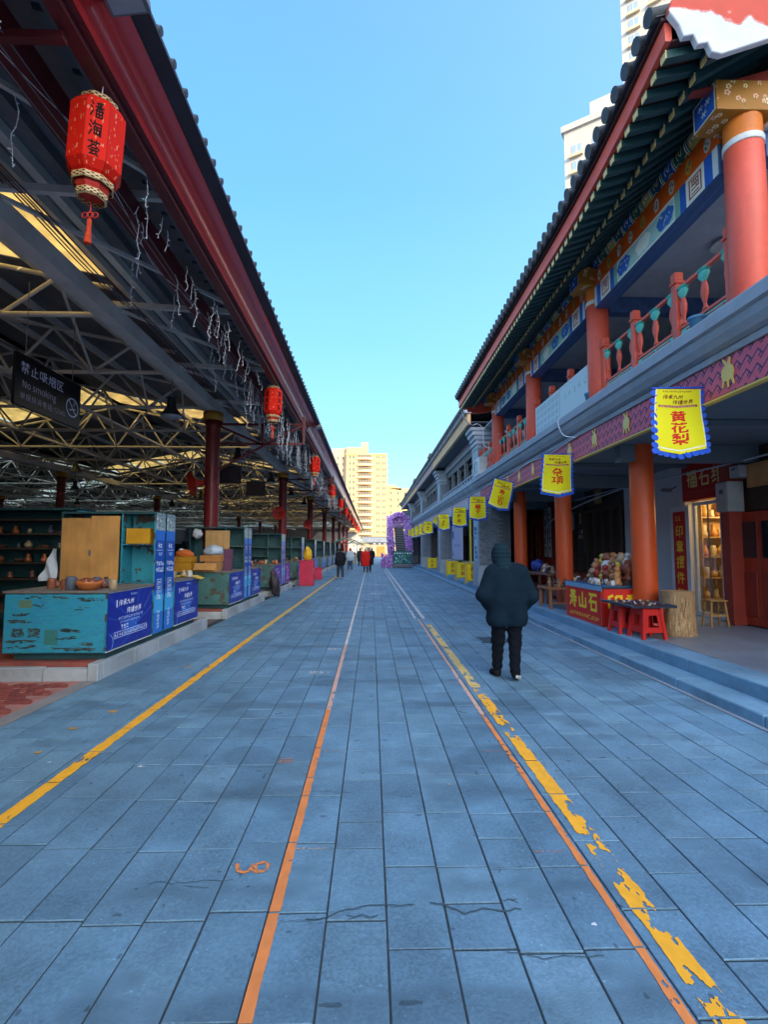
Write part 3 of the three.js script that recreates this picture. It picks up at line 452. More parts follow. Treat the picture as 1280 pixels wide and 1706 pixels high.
// eaves: two rows of rafters with gold ends, red fascia, tiles
{
  const capG = new THREE.BoxGeometry(.006, .088, .088); boxUV(capG);
  for (let i = 0; i < 64; i++) {
    const d = 4.82 + i * .19, u = upturn(d), u2 = upturn(d) * .8;
    const f = mb().bar(V(3.0, 6.37 + u, d), V(3.56, 6.575 + u2, d), .085).build('flying_rafter', M.tealRafter, red); mb().box(2.992, 3.003, 6.325 + u, 6.417 + u, d - .045, d + .045).build('gold_end', M.goldCap, f);
    const g = mb().bar(V(3.42, 6.42 + u2, d), V(4.42, 7.16 + u2 * .4, d), .085).build('eave_rafter', M.tealRafter, red); mb().box(3.41, 3.423, 6.375 + u2, 6.467 + u2, d - .045, d + .045).build('gold_end', M.goldCap, g);
  }
  for (let i = 0; i < 16; i++) {
    const d0 = 4.72 + i * .765, d1 = d0 + .765, U0 = upturn(d0), U1 = upturn(d1);
    const strip = (a, b, name, m, th = .02) => { const A = V(a[0], a[1] + U0 * a[2], d0), B = V(b[0], b[1] + U0 * b[2], d0), C = V(b[0], b[1] + U1 * b[2], d1), D = V(a[0], a[1] + U1 * a[2], d1); const g = new THREE.BufferGeometry(), n = [A, B, C, D], q = []; const F = (k, l, o, p) => q.push(...[k, l, o, k, o, p].flatMap((w) => [w.x, w.y, w.z])); const T = n.map((w) => w.clone().add(new THREE.Vector3(0, th, 0))); F(n[0], n[1], n[2], n[3]); F(T[0], T[3], T[2], T[1]); F(n[0], n[3], T[3], T[0]); F(n[1], T[1], T[2], n[2]); F(n[0], T[0], T[1], n[1]); F(n[3], n[2], T[2], T[3]); g.setAttribute('position', new THREE.BufferAttribute(new Float32Array(q), 3)); g.computeVertexNormals(); boxUV(g); return mesh(name, g, m, red); };
    strip([3.02, 6.425, 1], [3.6, 6.64, .8], 'eave_board', M.soffit); strip([3.45, 6.505, .8], [4.5, 7.275, .4], 'eave_board', M.soffit);
    strip([2.96, 6.43, 1], [3.03, 6.43, 1], 'fascia', M.lacqUp, .20); strip([2.93, 6.65, 1], [3.03, 6.65, 1], 'tile_batten', M.soffit, .035);
    strip([2.88, 6.69, 1], [5.2, 7.62, .3], 'roof_slope', M.tile, .05); strip([5.2, 7.62, .3], [7.7, 9.0, .1], 'roof_slope', M.tile, .05);
  }
  for (let i = 0; i < 50; i++) {
    const d = 4.78 + i * .245, u = upturn(d), a = V(2.84, 6.755 + u, d), b = V(5.2, 7.70 + u * .3, d), c = V(7.7, 9.1, d);
    const t = mb().rod(a, b, .078, 10).rod(b, c, .078, 8).build('tile_row', M.tile, red); mb().rod(V(2.825, 6.752 + u, d), V(2.845, 6.757 + u, d), .085, 12).build('eave_tile_disc', M.tile, t);
    const q = mb(); q.side([[-.075, .045], [.075, .045], [.075, -.02], [.04, -.06], [0, -.10], [-.04, -.06], [-.075, -.02]].map((p) => [-(d + .122) + p[0], 6.70 + u + p[1]]), 2.85, 2.866); q.build('drip_tile', M.tile, red);
  }
  mb().box(7.45, 7.95, 8.95, 9.45, 4.72, 17.0, .08).build('ridge', M.tile, red);
  mb().prism([[7.95, 9.05], [12.2, 7.0], [12.2, 6.9], [7.95, 8.95]], 4.72, 17.0).build('rear_slope', M.tile, red);
  mb().box(7.12, 12, .27, 6.85, 4.95, 9.5).build('rear_rooms', M.plaster, red); mb().box(7.12, 12, .27, 6.85, 11.2, 19.3).build('rear_rooms', M.plaster, red); mb().box(8.7, 12, .27, 6.85, 9.5, 11.2).build('rear_rooms', M.plaster, red); mb().box(7.1, 8.7, 2.8, 6.85, 9.5, 11.2).build('rear_rooms', M.plaster, red);
  // gable boards, the near one with red paint peeling off white primer
  const peel = dataTex(512, 512, (i, j) => { const f = fbm(i / 90, j / 90, 64, 91, 5), s = fbm(i / 14, j / 14, 64, 95, 3), x = i / 512, y = j / 512; const v = f + .10 * (s - .5) - .62 * Math.max(0, Math.abs(x - .13) - .085) - .0 * y; const k = .9 + .2 * s; return v > .455 ? [S(.66 * k), S(.68 * k), S(.70 * k)] : v > .435 ? [S(.62 * k), S(.25 * k), S(.22 * k)] : [S(.62 * k), S(.07 * k), S(.035 * k)]; });
  const gb = mb().prism([[2.96, 7.0], [3.06, 6.86], [3.10, 6.74], [3.20, 6.76], [3.24, 6.66], [3.34, 6.68], [3.38, 6.58], [3.47, 6.56], [4.3, 6.86], [5.3, 7.3], [7.7, 8.45], [7.7, 9.1], [5.2, 7.72], [3.0, 7.12]], 4.63, 4.70, .008).build('gable_board', new THREE.MeshStandardMaterial({ map: rep(peel, 1 / 4.6), roughness: .7 }), red);
  gb.userData.label = 'gable board with red paint peeling off white';
  { const p = gb.geometry.attributes.position, uv = gb.geometry.attributes.uv, ox = red.position.x; for (let k = 0; k < p.count; k++) uv.setXY(k, p.getX(k) + ox - 2.96, p.getY(k) - 6.5); }
  mb().prism([[3.47, 6.60], [4.3, 6.86], [7.7, 8.45], [12.2, 6.9], [6.8, 6.6], [6.8, 6.72], [4.5, 6.72]], 5.1, 5.2).build('gable_wall', M.redDark, red);
  mb().box(4.452, 7.0, 6.38, 6.72, 5.07, 5.43, .012).build('side_beam', goldBrownM, red);
  mb().prism([[3.0, 6.62], [3.05, 6.5], [3.12, 6.52], [3.16, 6.40], [3.26, 6.42], [3.3, 6.32], [3.4, 6.34], [3.46, 6.26], [4.0, 6.32], [4.4, 6.5], [7.7, 8.4], [7.7, 9.05], [5.2, 7.68], [2.95, 6.74]], 17.0, 17.07, .008).build('gable_board', M.lacqUp, red);
}
// ground-floor shop fronts
const wallR = (a, b, m, y0 = .266, y1 = 3.5, x = 6.9, n = 'shop_wall') => mb().box(x, x + .2, y0, y1, a, b).build(n, m, red);
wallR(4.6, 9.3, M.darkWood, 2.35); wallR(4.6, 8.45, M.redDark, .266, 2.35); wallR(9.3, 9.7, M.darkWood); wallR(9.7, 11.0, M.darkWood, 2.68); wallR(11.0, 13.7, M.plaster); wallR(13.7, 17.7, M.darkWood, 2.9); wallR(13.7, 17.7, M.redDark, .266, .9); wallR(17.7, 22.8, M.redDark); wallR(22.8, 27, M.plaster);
M.plankRed = mat([.42, .045, .02], { rough: .45, size: .8, seed: 48, amp: .25, streak: 1 });
for (let k = 0; k < 5; k++) { const d = 7.0 + k * .46; const p = mb().box(6.84, 6.898, .29, 2.33, d, d + .445, .01).build('red_door_leaf', M.plankRed, red); mb().box(6.825, 6.842, 1.5, 2.15, d + .07, d + .375).build('pane', M.glassDark, p); mb().box(6.82, 6.842, .45, 1.25, d + .07, d + .375, .01).build('door_panel', M.redDark, p); }
for (let k = 0; k < 11; k++) { const d = 17.75 + k * .46; const p = mb().box(6.84, 6.898, .29, 3.0, d, d + .445, .01).build('red_door_leaf', M.plankRed, red); mb().box(6.82, 6.842, 1.3, 2.7, d + .09, d + .355).build('pane', k % 3 === 1 ? M.glassDark : M.redDark, p); }
mb().box(6.6, 6.9, .27, 3.3, 9.22, 9.46, .01).build('door_post', M.redDark, red);
// carved lattice doors in the dark shop behind the figurine table
for (let k = 0; k < 7; k++) { const d = 13.8 + k * .56; const p = mb().box(6.82, 6.898, .9, 2.88, d, d + .05).box(6.82, 6.898, .9, 2.88, d + .49, d + .54).box(6.82, 6.898, 2.8, 2.88, d + .05, d + .49).build('lattice_door', M.darkWood, red); for (let r = 0; r < 3; r++) mb().box(6.84, 6.88, .95, 2.8, d + .13 + r * .13, d + .15 + r * .13).build('lattice_bar', M.darkWood, p); mb().box(6.89, 6.897, .95, 2.8, d + .05, d + .49).build('pane', M.glassDark, p); }
// ---------- the grey brick building beyond it ----------
M.brickG = mat([.22, .25, .28], { rough: .85, size: .5, seed: 51, amp: .25 });
M.brickG2 = mat([.185, .21, .24], { rough: .85, size: .5, seed: 52, amp: .25 });
M.mortar = mat([.13, .145, .16], { rough: .9, size: .5, seed: 53 });
M.stoneBlue = mat([.36, .42, .47], { rough: .7, size: 1.2, seed: 54, amp: .14 });
M.creamP = mat([.74, .44, .22], { rough: .7, size: 2, seed: 55, amp: .12 });
M.pinkP = mat([.46, .30, .28], { rough: .7, size: 2, seed: 56, amp: .12 });
M.brownFrame = mat([.10, .07, .065], { rough: .6, size: .8, seed: 57, amp: .2 });
M.frameGrey = mat([.20, .20, .215], { rough: .6, size: .8, seed: 58, amp: .2 });
M.pane = new THREE.MeshPhysicalMaterial({ color: 0x1c2a33, roughness: .08, clearcoat: 1 });
const grey = world('grey_brick_building', 'long grey brick two-storey building with stone piers and tiled eaves beyond the red one', 'building', [5, 0, 38]);
const PIER = [18.9, 29.6, 40.3, 51, 61];
PIER.forEach((d, i) => {
  // brick courses on the near face of the first pier are single bricks, further piers are plain
  const p = mb().box(4.02, 5.2, .27, 3.3, d + .02, d + 1.0).build('lower_pier', i ? M.brickG : M.mortar, grey);
  const u = mb().box(4.02, 5.2, 4.33, 6.05, d + .02, d + 1.0).build('upper_pier', i ? M.brickG : M.mortar, grey);
  mb().box(3.995, 4.02, .27, 3.3, d + .03, d + .99, .004).box(3.995, 4.02, 4.33, 5.55, d + .03, d + .99, .004).build('stone_facing', M.stoneBlue, grey);
  mb().box(3.97, 5.22, .27, 1.05, d - .02, d + 1.03, .012).build('pier_base', M.stoneBlue, grey);
  // corbels stepping out under the eave
  for (let k = 0; k < 5; k++) mb().box(4.0 - [.03, .07, .12, .2, .28][k], 4.6, 5.42 + k * .17, 5.585 + k * .17, d - .004 * k, d + 1.0, .045).build('corbel', k % 2 ? M.greyLt : M.stoneBlue, grey);
  for (let k = 0; k < 3; k++) mb().box(4.0 - .06 * (k + 1), 4.5, 2.95 + k * .12, 3.065 + k * .12, d - .01, d + 1.02, .025).build('corbel', M.stoneBlue, grey);
  if (i === 0) {
    let n = 0; for (const [y0, y1] of [[1.08, 3.3], [4.36, 6.0]]) for (let y = y0, r = 0; y < y1 - .05; y += .075, r++) for (let x = 4.02 - (r & 1 ? .11 : 0); x < 5.2; x += .22) { const a = Math.max(4.02, x), b = Math.min(5.2, x + .21); if (b - a < .03 || a > 4.75) continue; mb().box(a, b, y, y + .067, d - .002 + rr(-.003, .003), d + .03).build('brick', n++ % 3 ? M.brickG : M.brickG2, y < 4 ? p : u); }
  }
});
for (let i = 0; i < 4; i++) {
  const a = PIER[i] + 1.0, b = PIER[i + 1], L = b - a, m = (a + b) / 2;
  mb().box(4.55, 4.75, 4.33, 4.75, a, b).box(4.55, 4.75, 6.05, 6.3, a, b).build('upper_wall', M.greyLt, grey);
  mb().box(4.3, 4.75, 6.0, 6.4, a, b).build('upper_lintel', M.greyLt, grey);
  mb().box(4.76, 4.8, 4.7, 6.1, a, b).build('window_glass', M.pane, grey);
  const n = 5; for (let k = 0; k <= n; k++) { const d = a + .1 + (L - .2) * k / n; mb().box(4.40, 4.58, 4.33, 6.0, d - .09, d + .09, .01).build('window_post', M.frameGrey, grey); }
  for (let k = 0; k < n; k++) { const d0 = a + .1 + (L - .2) * k / n + .09, d1 = a + .1 + (L - .2) * (k + 1) / n - .09, w = mb().box(4.6, 4.66, 5.55, 5.62, d0, d1).box(4.6, 4.66, 4.75, 4.82, d0, d1).box(4.6, 4.66, 4.75, 6.0, (d0 + d1) / 2 - .03, (d0 + d1) / 2 + .03).build('window_frame', M.brownFrame, grey); for (let q = 0; q < 4; q++) mb().prism([[4.42, 5.72], [4.42, 5.98], [4.45, 5.98], [4.45, 5.72]], d0 + q * (d1 - d0) / 4 + .04, d0 + (q + 1) * (d1 - d0) / 4 - .04).build('valance_piece', M.frameGrey, w); }
  for (let k = 0; k < 16; k++) { const d = a + .2 + (L - .4) * k / 15; mb().lathe([[0, 4.33], [.05, 4.33], [.03, 4.42], [.055, 4.55], [.03, 4.66], [0, 4.67]], 4.2, 0, d, 8).build('baluster', M.stoneBlue, grey); }
  mb().box(4.15, 4.25, 4.67, 4.73, a + .1, b - .1, .01).build('handrail', M.stoneBlue, grey);
  mb().box(4.0, 5.2, 3.3, 3.56, a - .95, b).build('lower_lintel', M.greyLt, grey);
  mb().box(4.1, 4.16, 3.41, 3.86, a - .95, b).build('pale_valance', mat([.62, .48, .50], { size: 1.2, seed: 59 + i, amp: .1 }), grey);
  const prof = [[5.0, 3.562], [4.17, 3.562], [4.17, 3.87], [4.07, 3.87], [4.05, 3.93], [3.99, 3.98], [3.93, 4.06], [3.90, 4.13], [3.86, 4.17], [3.86, 4.32], [5.0, 4.32]];
  mb().prism(prof, a - .6, b + .4 - .001).build('cornice', M.stoneBlue, grey);
  // eave of this bay
  mb().prism([[3.60, 6.32], [3.60, 6.74], [3.66, 6.745], [3.72, 6.74], [3.72, 6.32]], i ? a - .9 : 18.75, b + .05).build('fascia', i % 2 ? M.pinkP : M.creamP, grey);
  mb().box(3.725, 4.7, 6.405, 6.425, i ? a - .9 : 18.75, b + .05).build('soffit', mat([.10, .13, .15], { flat: true }), grey);
  mb().prism([[3.42, 6.84], [3.42, 6.92], [7.6, 8.7], [7.6, 8.55]], i ? a - .9 : 18.7, b + .1).build('roof_slope', M.tile, grey);
  mb().prism([[3.50, 6.745], [3.44, 6.84], [3.75, 6.95], [3.75, 6.745]], i ? a - .9 : 18.7, b + .1).build('eave_band', M.grey, grey);
  for (let d = i ? a - .85 : 18.8; d < b + .05; d += .26) mb().rod(V(3.38, 6.945, d), V(5.4, 7.80, d), .07, 8).build('tile_row', M.tile, grey);
  mb().prism([[3.3, 7.0], [3.42, 7.25], [3.56, 7.16], [3.66, 7.32], [3.74, 7.1], [5.4, 7.9], [5.4, 7.8], [3.5, 6.96]], b - .18, b + .12, .02).build('gable_ridge', M.tile, grey);
  // ground floor: dark timber windows and doors
  mb().box(4.9, 4.96, .27, 3.3, a, b).build('shop_glass', M.pane, grey);
  for (let k = 0; k <= 6; k++) { const d = a + .08 + (L - .16) * k / 6; mb().box(4.72, 4.9, .27, 3.3, d - .07, d + .07, .01).build('door_post', M.brownFrame, grey); }
  for (let k = 0; k < 6; k++) { const d0 = a + .15 + (L - .16) * k / 6, d1 = a + .01 + (L - .16) * (k + 1) / 6; mb().box(4.8, 4.88, 2.35, 2.45, d0, d1).build('door_rail', M.brownFrame, grey); mb().box(4.8, 4.88, .27, .75, d0, d1).build('door_panel', M.brownFrame, grey); }
}
mb().box(5.2, 12, 3.57, 6.7, 19.4, 62).box(5.2, 12, .27, 3.3, 27.1, 62).build('rear_rooms', M.greyLt, grey);
mb().box(6.9, 12, .27, 3.5, 22, 27.05).build('rear_rooms', M.greyLt, grey);
mb().prism([[7.6, 8.7], [12.4, 6.9], [12.4, 6.75], [7.6, 8.5]], 18.7, 62).build('rear_slope', M.tile, grey);
// ---------- far buildings ----------
M.sunWall = mat([.60, .45, .21], { rough: .9, size: 30, seed: 61, amp: .06, bump: 0 });
M.sunWall2 = mat([.56, .40, .28], { rough: .9, size: 30, seed: 62, amp: .06, bump: 0 });
M.balc = mat([.50, .24, .10], { rough: .9, size: 20, seed: 63, amp: .08, bump: 0 });
M.balcLt = mat([.60, .48, .32], { rough: .9, size: 20, seed: 64, amp: .05, bump: 0 });
M.farWin = new THREE.MeshStandardMaterial({ color: 0x6d6a62, roughness: .25 });
function tower(name, label, [x0, x1, d0, d1, H, fl], m, cols, group) {
  const t = world(name, label, 'apartment block', [(x0 + x1) / 2, 0, d0], group);
  mb().box(x0, x1, 0, H, d0, d1).build('wall', m, t); return t;
}
{
  const t = tower('apartment_tower', 'sunlit yellow apartment tower with curved balconies at the end of the street', [-11.5, 7.0, 230, 246, 44.5, 15], M.sunWall);
  mb().box(-18.1, -11.5, 0, 48, 233, 246).build('side_wing', M.sunWall2, t); mb().box(-11.5, -2.2, 44.5, 48.2, 231, 246).build('roof_house', M.sunWall, t); mb().box(-4.6, -1.6, 44.5, 50.6, 232, 240).build('stair_tower', mat([.72, .64, .22], { size: 20, seed: 66, amp: .05, bump: 0 }), t);
  mb().box(-11.8, 7.3, 44.5, 45.1, 229.6, 230).build('parapet', M.sunWall, t);
  for (let f = 0; f < 15; f++) {
    const y = 2.2 + f * 2.85;
    const pts = []; for (let k = 0; k <= 8; k++) { const a = k / 8; pts.push([-6.6 + 7.2 * a, 230 - 1.0 * Math.sin(Math.PI * a) - .35]); } pts.push([.6, 231], [-6.6, 231]);
    const slab = (y0, h) => { const g = new THREE.ExtrudeGeometry(new THREE.Shape(pts.map((q) => new THREE.Vector2(q[0], q[1]))), { depth: h, bevelEnabled: false }); g.rotateX(-Math.PI / 2); g.translate(0, y0, 0); const q = g.index ? g.toNonIndexed() : g; return boxUV(q); };
    const b = mesh('balcony', slab(y, .28), M.balc, t); mesh('parapet', slab(y + .28, .85), M.balcLt, b);
    for (let k = 0; k < 5; k++) mb().box(-6.0 + k * 1.25, -5.1 + k * 1.25, y + 1.2, y + 2.4, 229.6, 229.99).build('window', M.farWin, t);
    for (const x of [-10.2, -8.6]) mb().box(x, x + .9, y + .7, y + 2.0, 229.9, 229.99).build('window', M.farWin, t);
    for (const x of [2.2, 3.1, 4.9, 5.8]) mb().box(x, x + .55, y + .8, y + 2.0, 229.9, 229.99).build('window', M.farWin, t);
    for (const x of [-15.8, -13.4]) mb().box(x, x + .7, y + .8, y + 2.0, 232.9, 232.99).build('window', M.farWin, t);
    mb().box(7.0, 7.5, y + .4, y + 1.5, 233, 236).build('side_bay', M.balcLt, t);
  }
  const s = tower('apartment_block', 'lower sunlit yellow apartment block beside the tall tower', [7.2, 22, 236, 250, 30, 9], M.sunWall);
  mb().prism([[7.2, 30], [7.2, 31.2], [10, 31.6], [14, 29.8], [14, 29]], 236, 250).build('roof_step', M.sunWall, s);
  for (let f = 0; f < 9; f++) for (let k = 0; k < 3; k++) mb().box(8.6 + k * 3.4, 9.5 + k * 3.4, 3 + f * 3, 4.3 + f * 3, 235.9, 235.99).build('window', M.farWin, s);
}
M.cream = mat([.52, .49, .44], { rough: .9, size: 20, seed: 67, amp: .06, bump: 0 });
for (const [x0, x1, d0, d1, H, lab] of [[32.5, 44, 80, 95, 74, 'cream high-rise with balconies rising behind the red eaves'], [43.4, 56, 80, 96, 104, 'taller cream high-rise rising at the upper right edge']]) {
  const t = tower('high_rise', lab, [x0, x1, d0, d1, H, 20], M.cream); t.rotation.y = -.6;
  mb().box(x0 - .4, x1 + .4, H, H + 1.1, d0 - .4, d1 + .4).build('parapet', M.cream, t);
  if (H < 90) mb().box(x0 + 4.2, x1, H + 1.1, H + 4.5, d0 + 1, d1).build('roof_house', M.cream, t);
  for (let f = Math.floor(H / 3) - 1, n = 0; n < 14; f--, n++) {
    const y = f * 3 + .6; for (let k = 0; k < 3; k++) { const w = mb().box(x0 + 1.2 + k * 3.4, x0 + 2.8 + k * 3.4, y, y + 1.5, d0 - .05, d0 - .005).build('window', mat([.30, .40, .52], { flat: true, rough: .2 }), t); mb().box(x0 + 1.96 + k * 3.4, x0 + 2.04 + k * 3.4, y, y + 1.5, d0 - .08, d0 - .051).build('mullion', M.whiteBand, w); mb().box(x0 + .9 + k * 3.4, x0 + 3.1 + k * 3.4, y - .75, y - .25, d0 - .5, d0 - .001).build('balcony', M.balcLt, t); }
    for (let k = 0; k < 3; k++) mb().box(x0 - .05, x0 - .005, y, y + 1.5, d0 + 1.5 + k * 4.2, d0 + 3.2 + k * 4.2).build('window', M.farWin, t);
  }
}
// unseen block added behind and to the right so its shadow fills the street
{
  const t = tower('added_shade_block', 'unseen cream block added behind the camera on the right to shade the street', [26, 37, -62, 25, 25, 8], M.cream);
  for (let f = 0; f < 8; f++) for (let k = 0; k < 12; k++) mb().box(25.93, 25.99, 1.2 + f * 3, 2.7 + f * 3, -59 + k * 7, -57 + k * 7).build('window', M.farWin, t);
}
// low gate building with a grey tiled roof closing the street
{
  const t = world('gate_building', 'low traditional gate building with grey roof closing the far street end', 'building', [3, 0, 118]);
  mb().box(-2, 9, 0, 3.2, 118, 124).build('wall', M.sunWall2, t); mb().prism([[-2.8, 3.2], [9.8, 3.2], [8.8, 4.4], [-1.8, 4.4]], 117.2, 125).build('roof', mat([.20, .24, .30], { size: 3, seed: 68 }), t); mb().box(-1.6, 8.6, 4.4, 4.65, 120.6, 121.2, .05).build('ridge', M.tile, t);
  mb().box(-.5, 5.6, 2.7, 3.15, 117.85, 117.99).build('sign_board', mat([.10, .12, .18], { flat: true }), t); for (let k = 0; k < 4; k++) mb().box(.4 + k * 1.2, 1.0 + k * 1.2, 2.78, 3.07, 117.8, 117.849).build('sign_letter', M.whiteBand, t);
  mb().box(1.3, 3.1, 0, 2.3, 117.8, 117.99).build('door', mat([.55, .22, .05], { size: 2, seed: 69 }), t); for (const x of [-1.2, 3.8, 6]) mb().box(x, x + 1.4, .9, 2.2, 117.85, 117.99).build('window', M.farWin, t);
  const u = world('grey_roof_house', 'small house with pale blue-grey pitched roof at far left end', 'building', [-5, 0, 105]);
  mb().box(-12, -2.6, 0, 3, 105, 112).build('wall', M.plaster, u); mb().prism([[-12.6, 3], [-1.6, 3], [-3.2, 5.2], [-11, 5.2]], 104.5, 112.5).build('roof', mat([.42, .47, .52], { size: 3, seed: 70 }), u);
}
// ---------- the open market hall on the left ----------
M.steel = mat([.64, .63, .60], { rough: .6, size: 1.5, seed: 81, amp: .2 });
M.steelDark = mat([.15, .16, .18], { rough: .6, size: 1.5, seed: 82, amp: .2 });
M.roofIn = mat([.17, .185, .21], { rough: .8, size: 2.5, seed: 83, amp: .25 });
M.eaveDark = mat([.03, .042, .06], { rough: .6, size: 1, seed: 84, amp: .3 });
M.gutter = mat([.88, .05, .055], { rough: .28, metal: .35, size: 2.4, seed: 85, amp: .1, bump: .0006, clearcoat: 1, clearcoatRoughness: .14 });
M.maroon = mat([.13, .018, .022], { rough: .45, size: 1.2, seed: 86, amp: .2 });
M.postRed = mat([.17, .015, .018], { rough: .4, size: 1.2, seed: 87, amp: .2 });
M.collar = mat([.55, .28, .03], { rough: .5, size: .6, seed: 88, amp: .25 });
M.skylight = new THREE.MeshPhysicalMaterial({ map: rep(mottle(.25, 2, 0), 1 / 1.1), color: new THREE.Color().setRGB(1, .80, .40), roughness: 1, transmission: 1, thickness: 0, side: THREE.DoubleSide });
M.skyPale = new THREE.MeshPhysicalMaterial({ map: rep(mottle(.25, 1, 0), 1 / 1.1), color: new THREE.Color().setRGB(.9, .98, .9), roughness: 1, transmission: .85, thickness: 0, side: THREE.DoubleSide });  // greenish-white colour stands in for panels lit by sky, not sun
M.wire = mat([.80, .83, .86], { flat: true, rough: .5 });
const hall = world('market_hall', 'open-sided steel market hall with dark tiled eave and red gutter on the left', 'market hall', [-16, 0, 50]);
const HX = [-4.49, -15.6, -26.8, -38], BAY = 11.5, POST0 = 14.35, TS = BAY / 4, RS = .2;
const ridgeOf = (i) => (HX[i] + HX[i + 1]) / 2;
const roofY = (x) => { if (x > -10.05) return 5.78 + RS * (-1.7 - x); const y0 = 5.78 + RS * 2.79, i = x > -15.6 ? 0 : x > -26.8 ? 1 : 2, r = ridgeOf(i); return y0 + RS * (5.6 - Math.abs(x - r)); };
// posts with yellow collars
for (const [k, x] of HX.entries()) for (let i = k === 0 ? -1 : 0; i < 8; i++) {
  const d = POST0 + BAY * i; if (k > 1 && i > 4) continue;
  const p = mb().lathe([[0, 0], [.20, 0], [.20, 4.9], [.205, 5.1], [.26, 5.26], [0, 5.26]], x, 0, d, k ? 10 : 18).build('post', M.postRed, hall);
  mb().lathe([[0, 5.262], [.275, 5.262], [.28, 5.50], [0, 5.50]], x, 0, d, k ? 10 : 18).build('yellow_collar', M.collar, p);
}
// cantilever brackets carrying the eave
for (let i = -1; i < 8; i++) {
  const d = POST0 + BAY * i;
  for (const [a, b] of i < 0 ? [[V(-4.3, 5.3, d + .6), V(-2.2, 5.3, d + .6)]] : [[V(-4.3, 5.18, d), V(-1.95, 5.18, d)], [V(-4.3, 4.62, d), V(-2.0, 4.62, d)], [V(-4.3, 3.9, d), V(-1.97, 5.16, d)], [V(-4.3, 5.12, d), V(-3.1, 4.6, d)], [V(-1.93, 4.6, d), V(-1.93, 5.4, d)], [V(-3.1, 4.6, d), V(-3.1, 5.18, d)]]) mb().bar(a, b, .06, .06).build('bracket_bar', M.maroon, hall);
}
// long beams
for (const x of HX) mb().box(x - .13, x + .13, 5.52, 5.80, -3, 105).build('long_beam', M.steel, hall);
mb().box(-2.86, -2.68, 5.36, 5.62, -3, 105).build('eave_beam', M.maroon, hall);
for (const [x, w, m] of [[-2.28, .05, M.steel], [-2.48, .05, M.steelDark], [-3.2, .06, M.steel], [-3.62, .06, M.steelDark], [-4.0, .06, M.steel]]) mb().box(x - w, x + w, roofY(x) - .16, roofY(x) - .03, -3, 105).build('eave_purlin', m, hall);
for (let k = 0; k < 36; k++) { const d = -2.9 + k * TS; mb().bar(V(-4.49, 5.85, d), V(-2.05, 5.72, d), .07, .09).build('eave_rib', M.steel, hall); if (k < 24) mb().bar(V(-4.4, 5.8, d + .1), V(-2.1, 5.66, d + TS - .1), .05, .05).build('eave_brace', M.steel, hall); }
// red rounded gutter board, dark underside and tiled edge
for (let k = 0; k < 9; k++) {
  const d0 = -3 + k * 12, d1 = d0 + 12;
  { const n = 14, pos = [], idx = [], g = new THREE.BufferGeometry(); for (let i = -1; i <= n; i++) { const a = Math.max(0, i) / n * Math.PI / 2, x = -2.06 + .20 * (1 - Math.cos(a)), y = i < 0 ? 5.41 : 5.47 + .265 * Math.sin(a); for (const d of [d0 + .004, d1 - .004]) pos.push(x, y, -d); if (i >= 0) { const k = i + 1; idx.push(2 * k - 2, 2 * k, 2 * k - 1, 2 * k - 1, 2 * k, 2 * k + 1); } } g.setAttribute('position', new THREE.Float32BufferAttribute(pos, 3)); g.setIndex(idx); g.computeVertexNormals(); boxUV(g); mesh('gutter_board', g, M.gutter, hall); }
  mb().box(-2.14, -2.064, 5.41, 5.745, d0 + .004, d1 - .004).build('gutter_backing', M.maroon, hall);
  mb().prism([[-2.12, 5.40], [-2.12, 5.35], [-2.24, 5.35], [-2.24, 5.40]], d0, d1).build('gutter_lip', M.maroon, hall);
  mb().prism([[-1.70, 5.735], [-1.92, 5.748], [-2.2, 5.80], [-2.2, 5.86], [-1.70, 5.77]], d0, d1).build('eave_board', M.eaveDark, hall);
}
const eaveTile = new THREE.CylinderGeometry(.036, .036, 1.04, 8); eaveTile.rotateZ(Math.PI / 2 - Math.atan(RS)); boxUV(eaveTile);
{ const far = []; for (let i = 0; i < 400; i++) { const d = 1.6 + i * .28, x = -2.2, y = roofY(-2.2) + .012; if (i < 300) { const q = new THREE.Mesh(eaveTile, M.eaveDark); q.name = 'eave_tile'; q.position.set(x - hall.position.x, y, -d - hall.position.z); hall.add(q); } else far.push(eaveTile.clone().toNonIndexed().translate(x, y, -d)); } mesh('far_eave_tiles', mergeGeometries(far), M.eaveDark, hall).userData.kind = 'stuff'; }
// roof sheets with skylight strips
const SKY0 = 6.5, SKYW = 2.15;
function sheet(name, m, xa, xb, d0, d1, th = .04, dy = 0) { const a = roofY(xa) + dy, b = roofY(xb) + dy; return mb().prism([[xa, a], [xb, b], [xb, b + th], [xa, a + th]], d0, d1).build(name, m, hall); }
const slopes = [[-4.36, -10.05], [-10.05, -15.6], [-15.6, -21.2], [-21.2, -26.8], [-26.8, -32.4], [-32.4, -38]];
sheet('roof_sheet', M.roofIn, -1.9, -4.36, -3, 105);
slopes.forEach(([a, b], si) => {
  let d = -3; for (let k = 0; k < 9; k++) { const s = SKY0 + BAY * k; sheet('roof_sheet', M.roofIn, a, b, d, s); if (s + SKYW < 105) { const n = 4; for (let j = 0; j < n; j++) sheet('skylight_panel', si < 2 && k < 2 ? M.skylight : si > 1 ? M.skyPale : M.skylight, lerp(a, b, j / n) - .03, lerp(a, b, (j + 1) / n) + .03, s + .01, s + SKYW - .01, .012, .015); } d = s + SKYW; }
  sheet('roof_sheet', M.roofIn, a, b, d, 105);
  for (let j = 0; j <= 4; j++) { const x = lerp(a, b, j / 4); mb().box(x - .05, x + .05, roofY(x) - .14, roofY(x) - .01, -3, 105).build('purlin', M.steel, hall); }
});
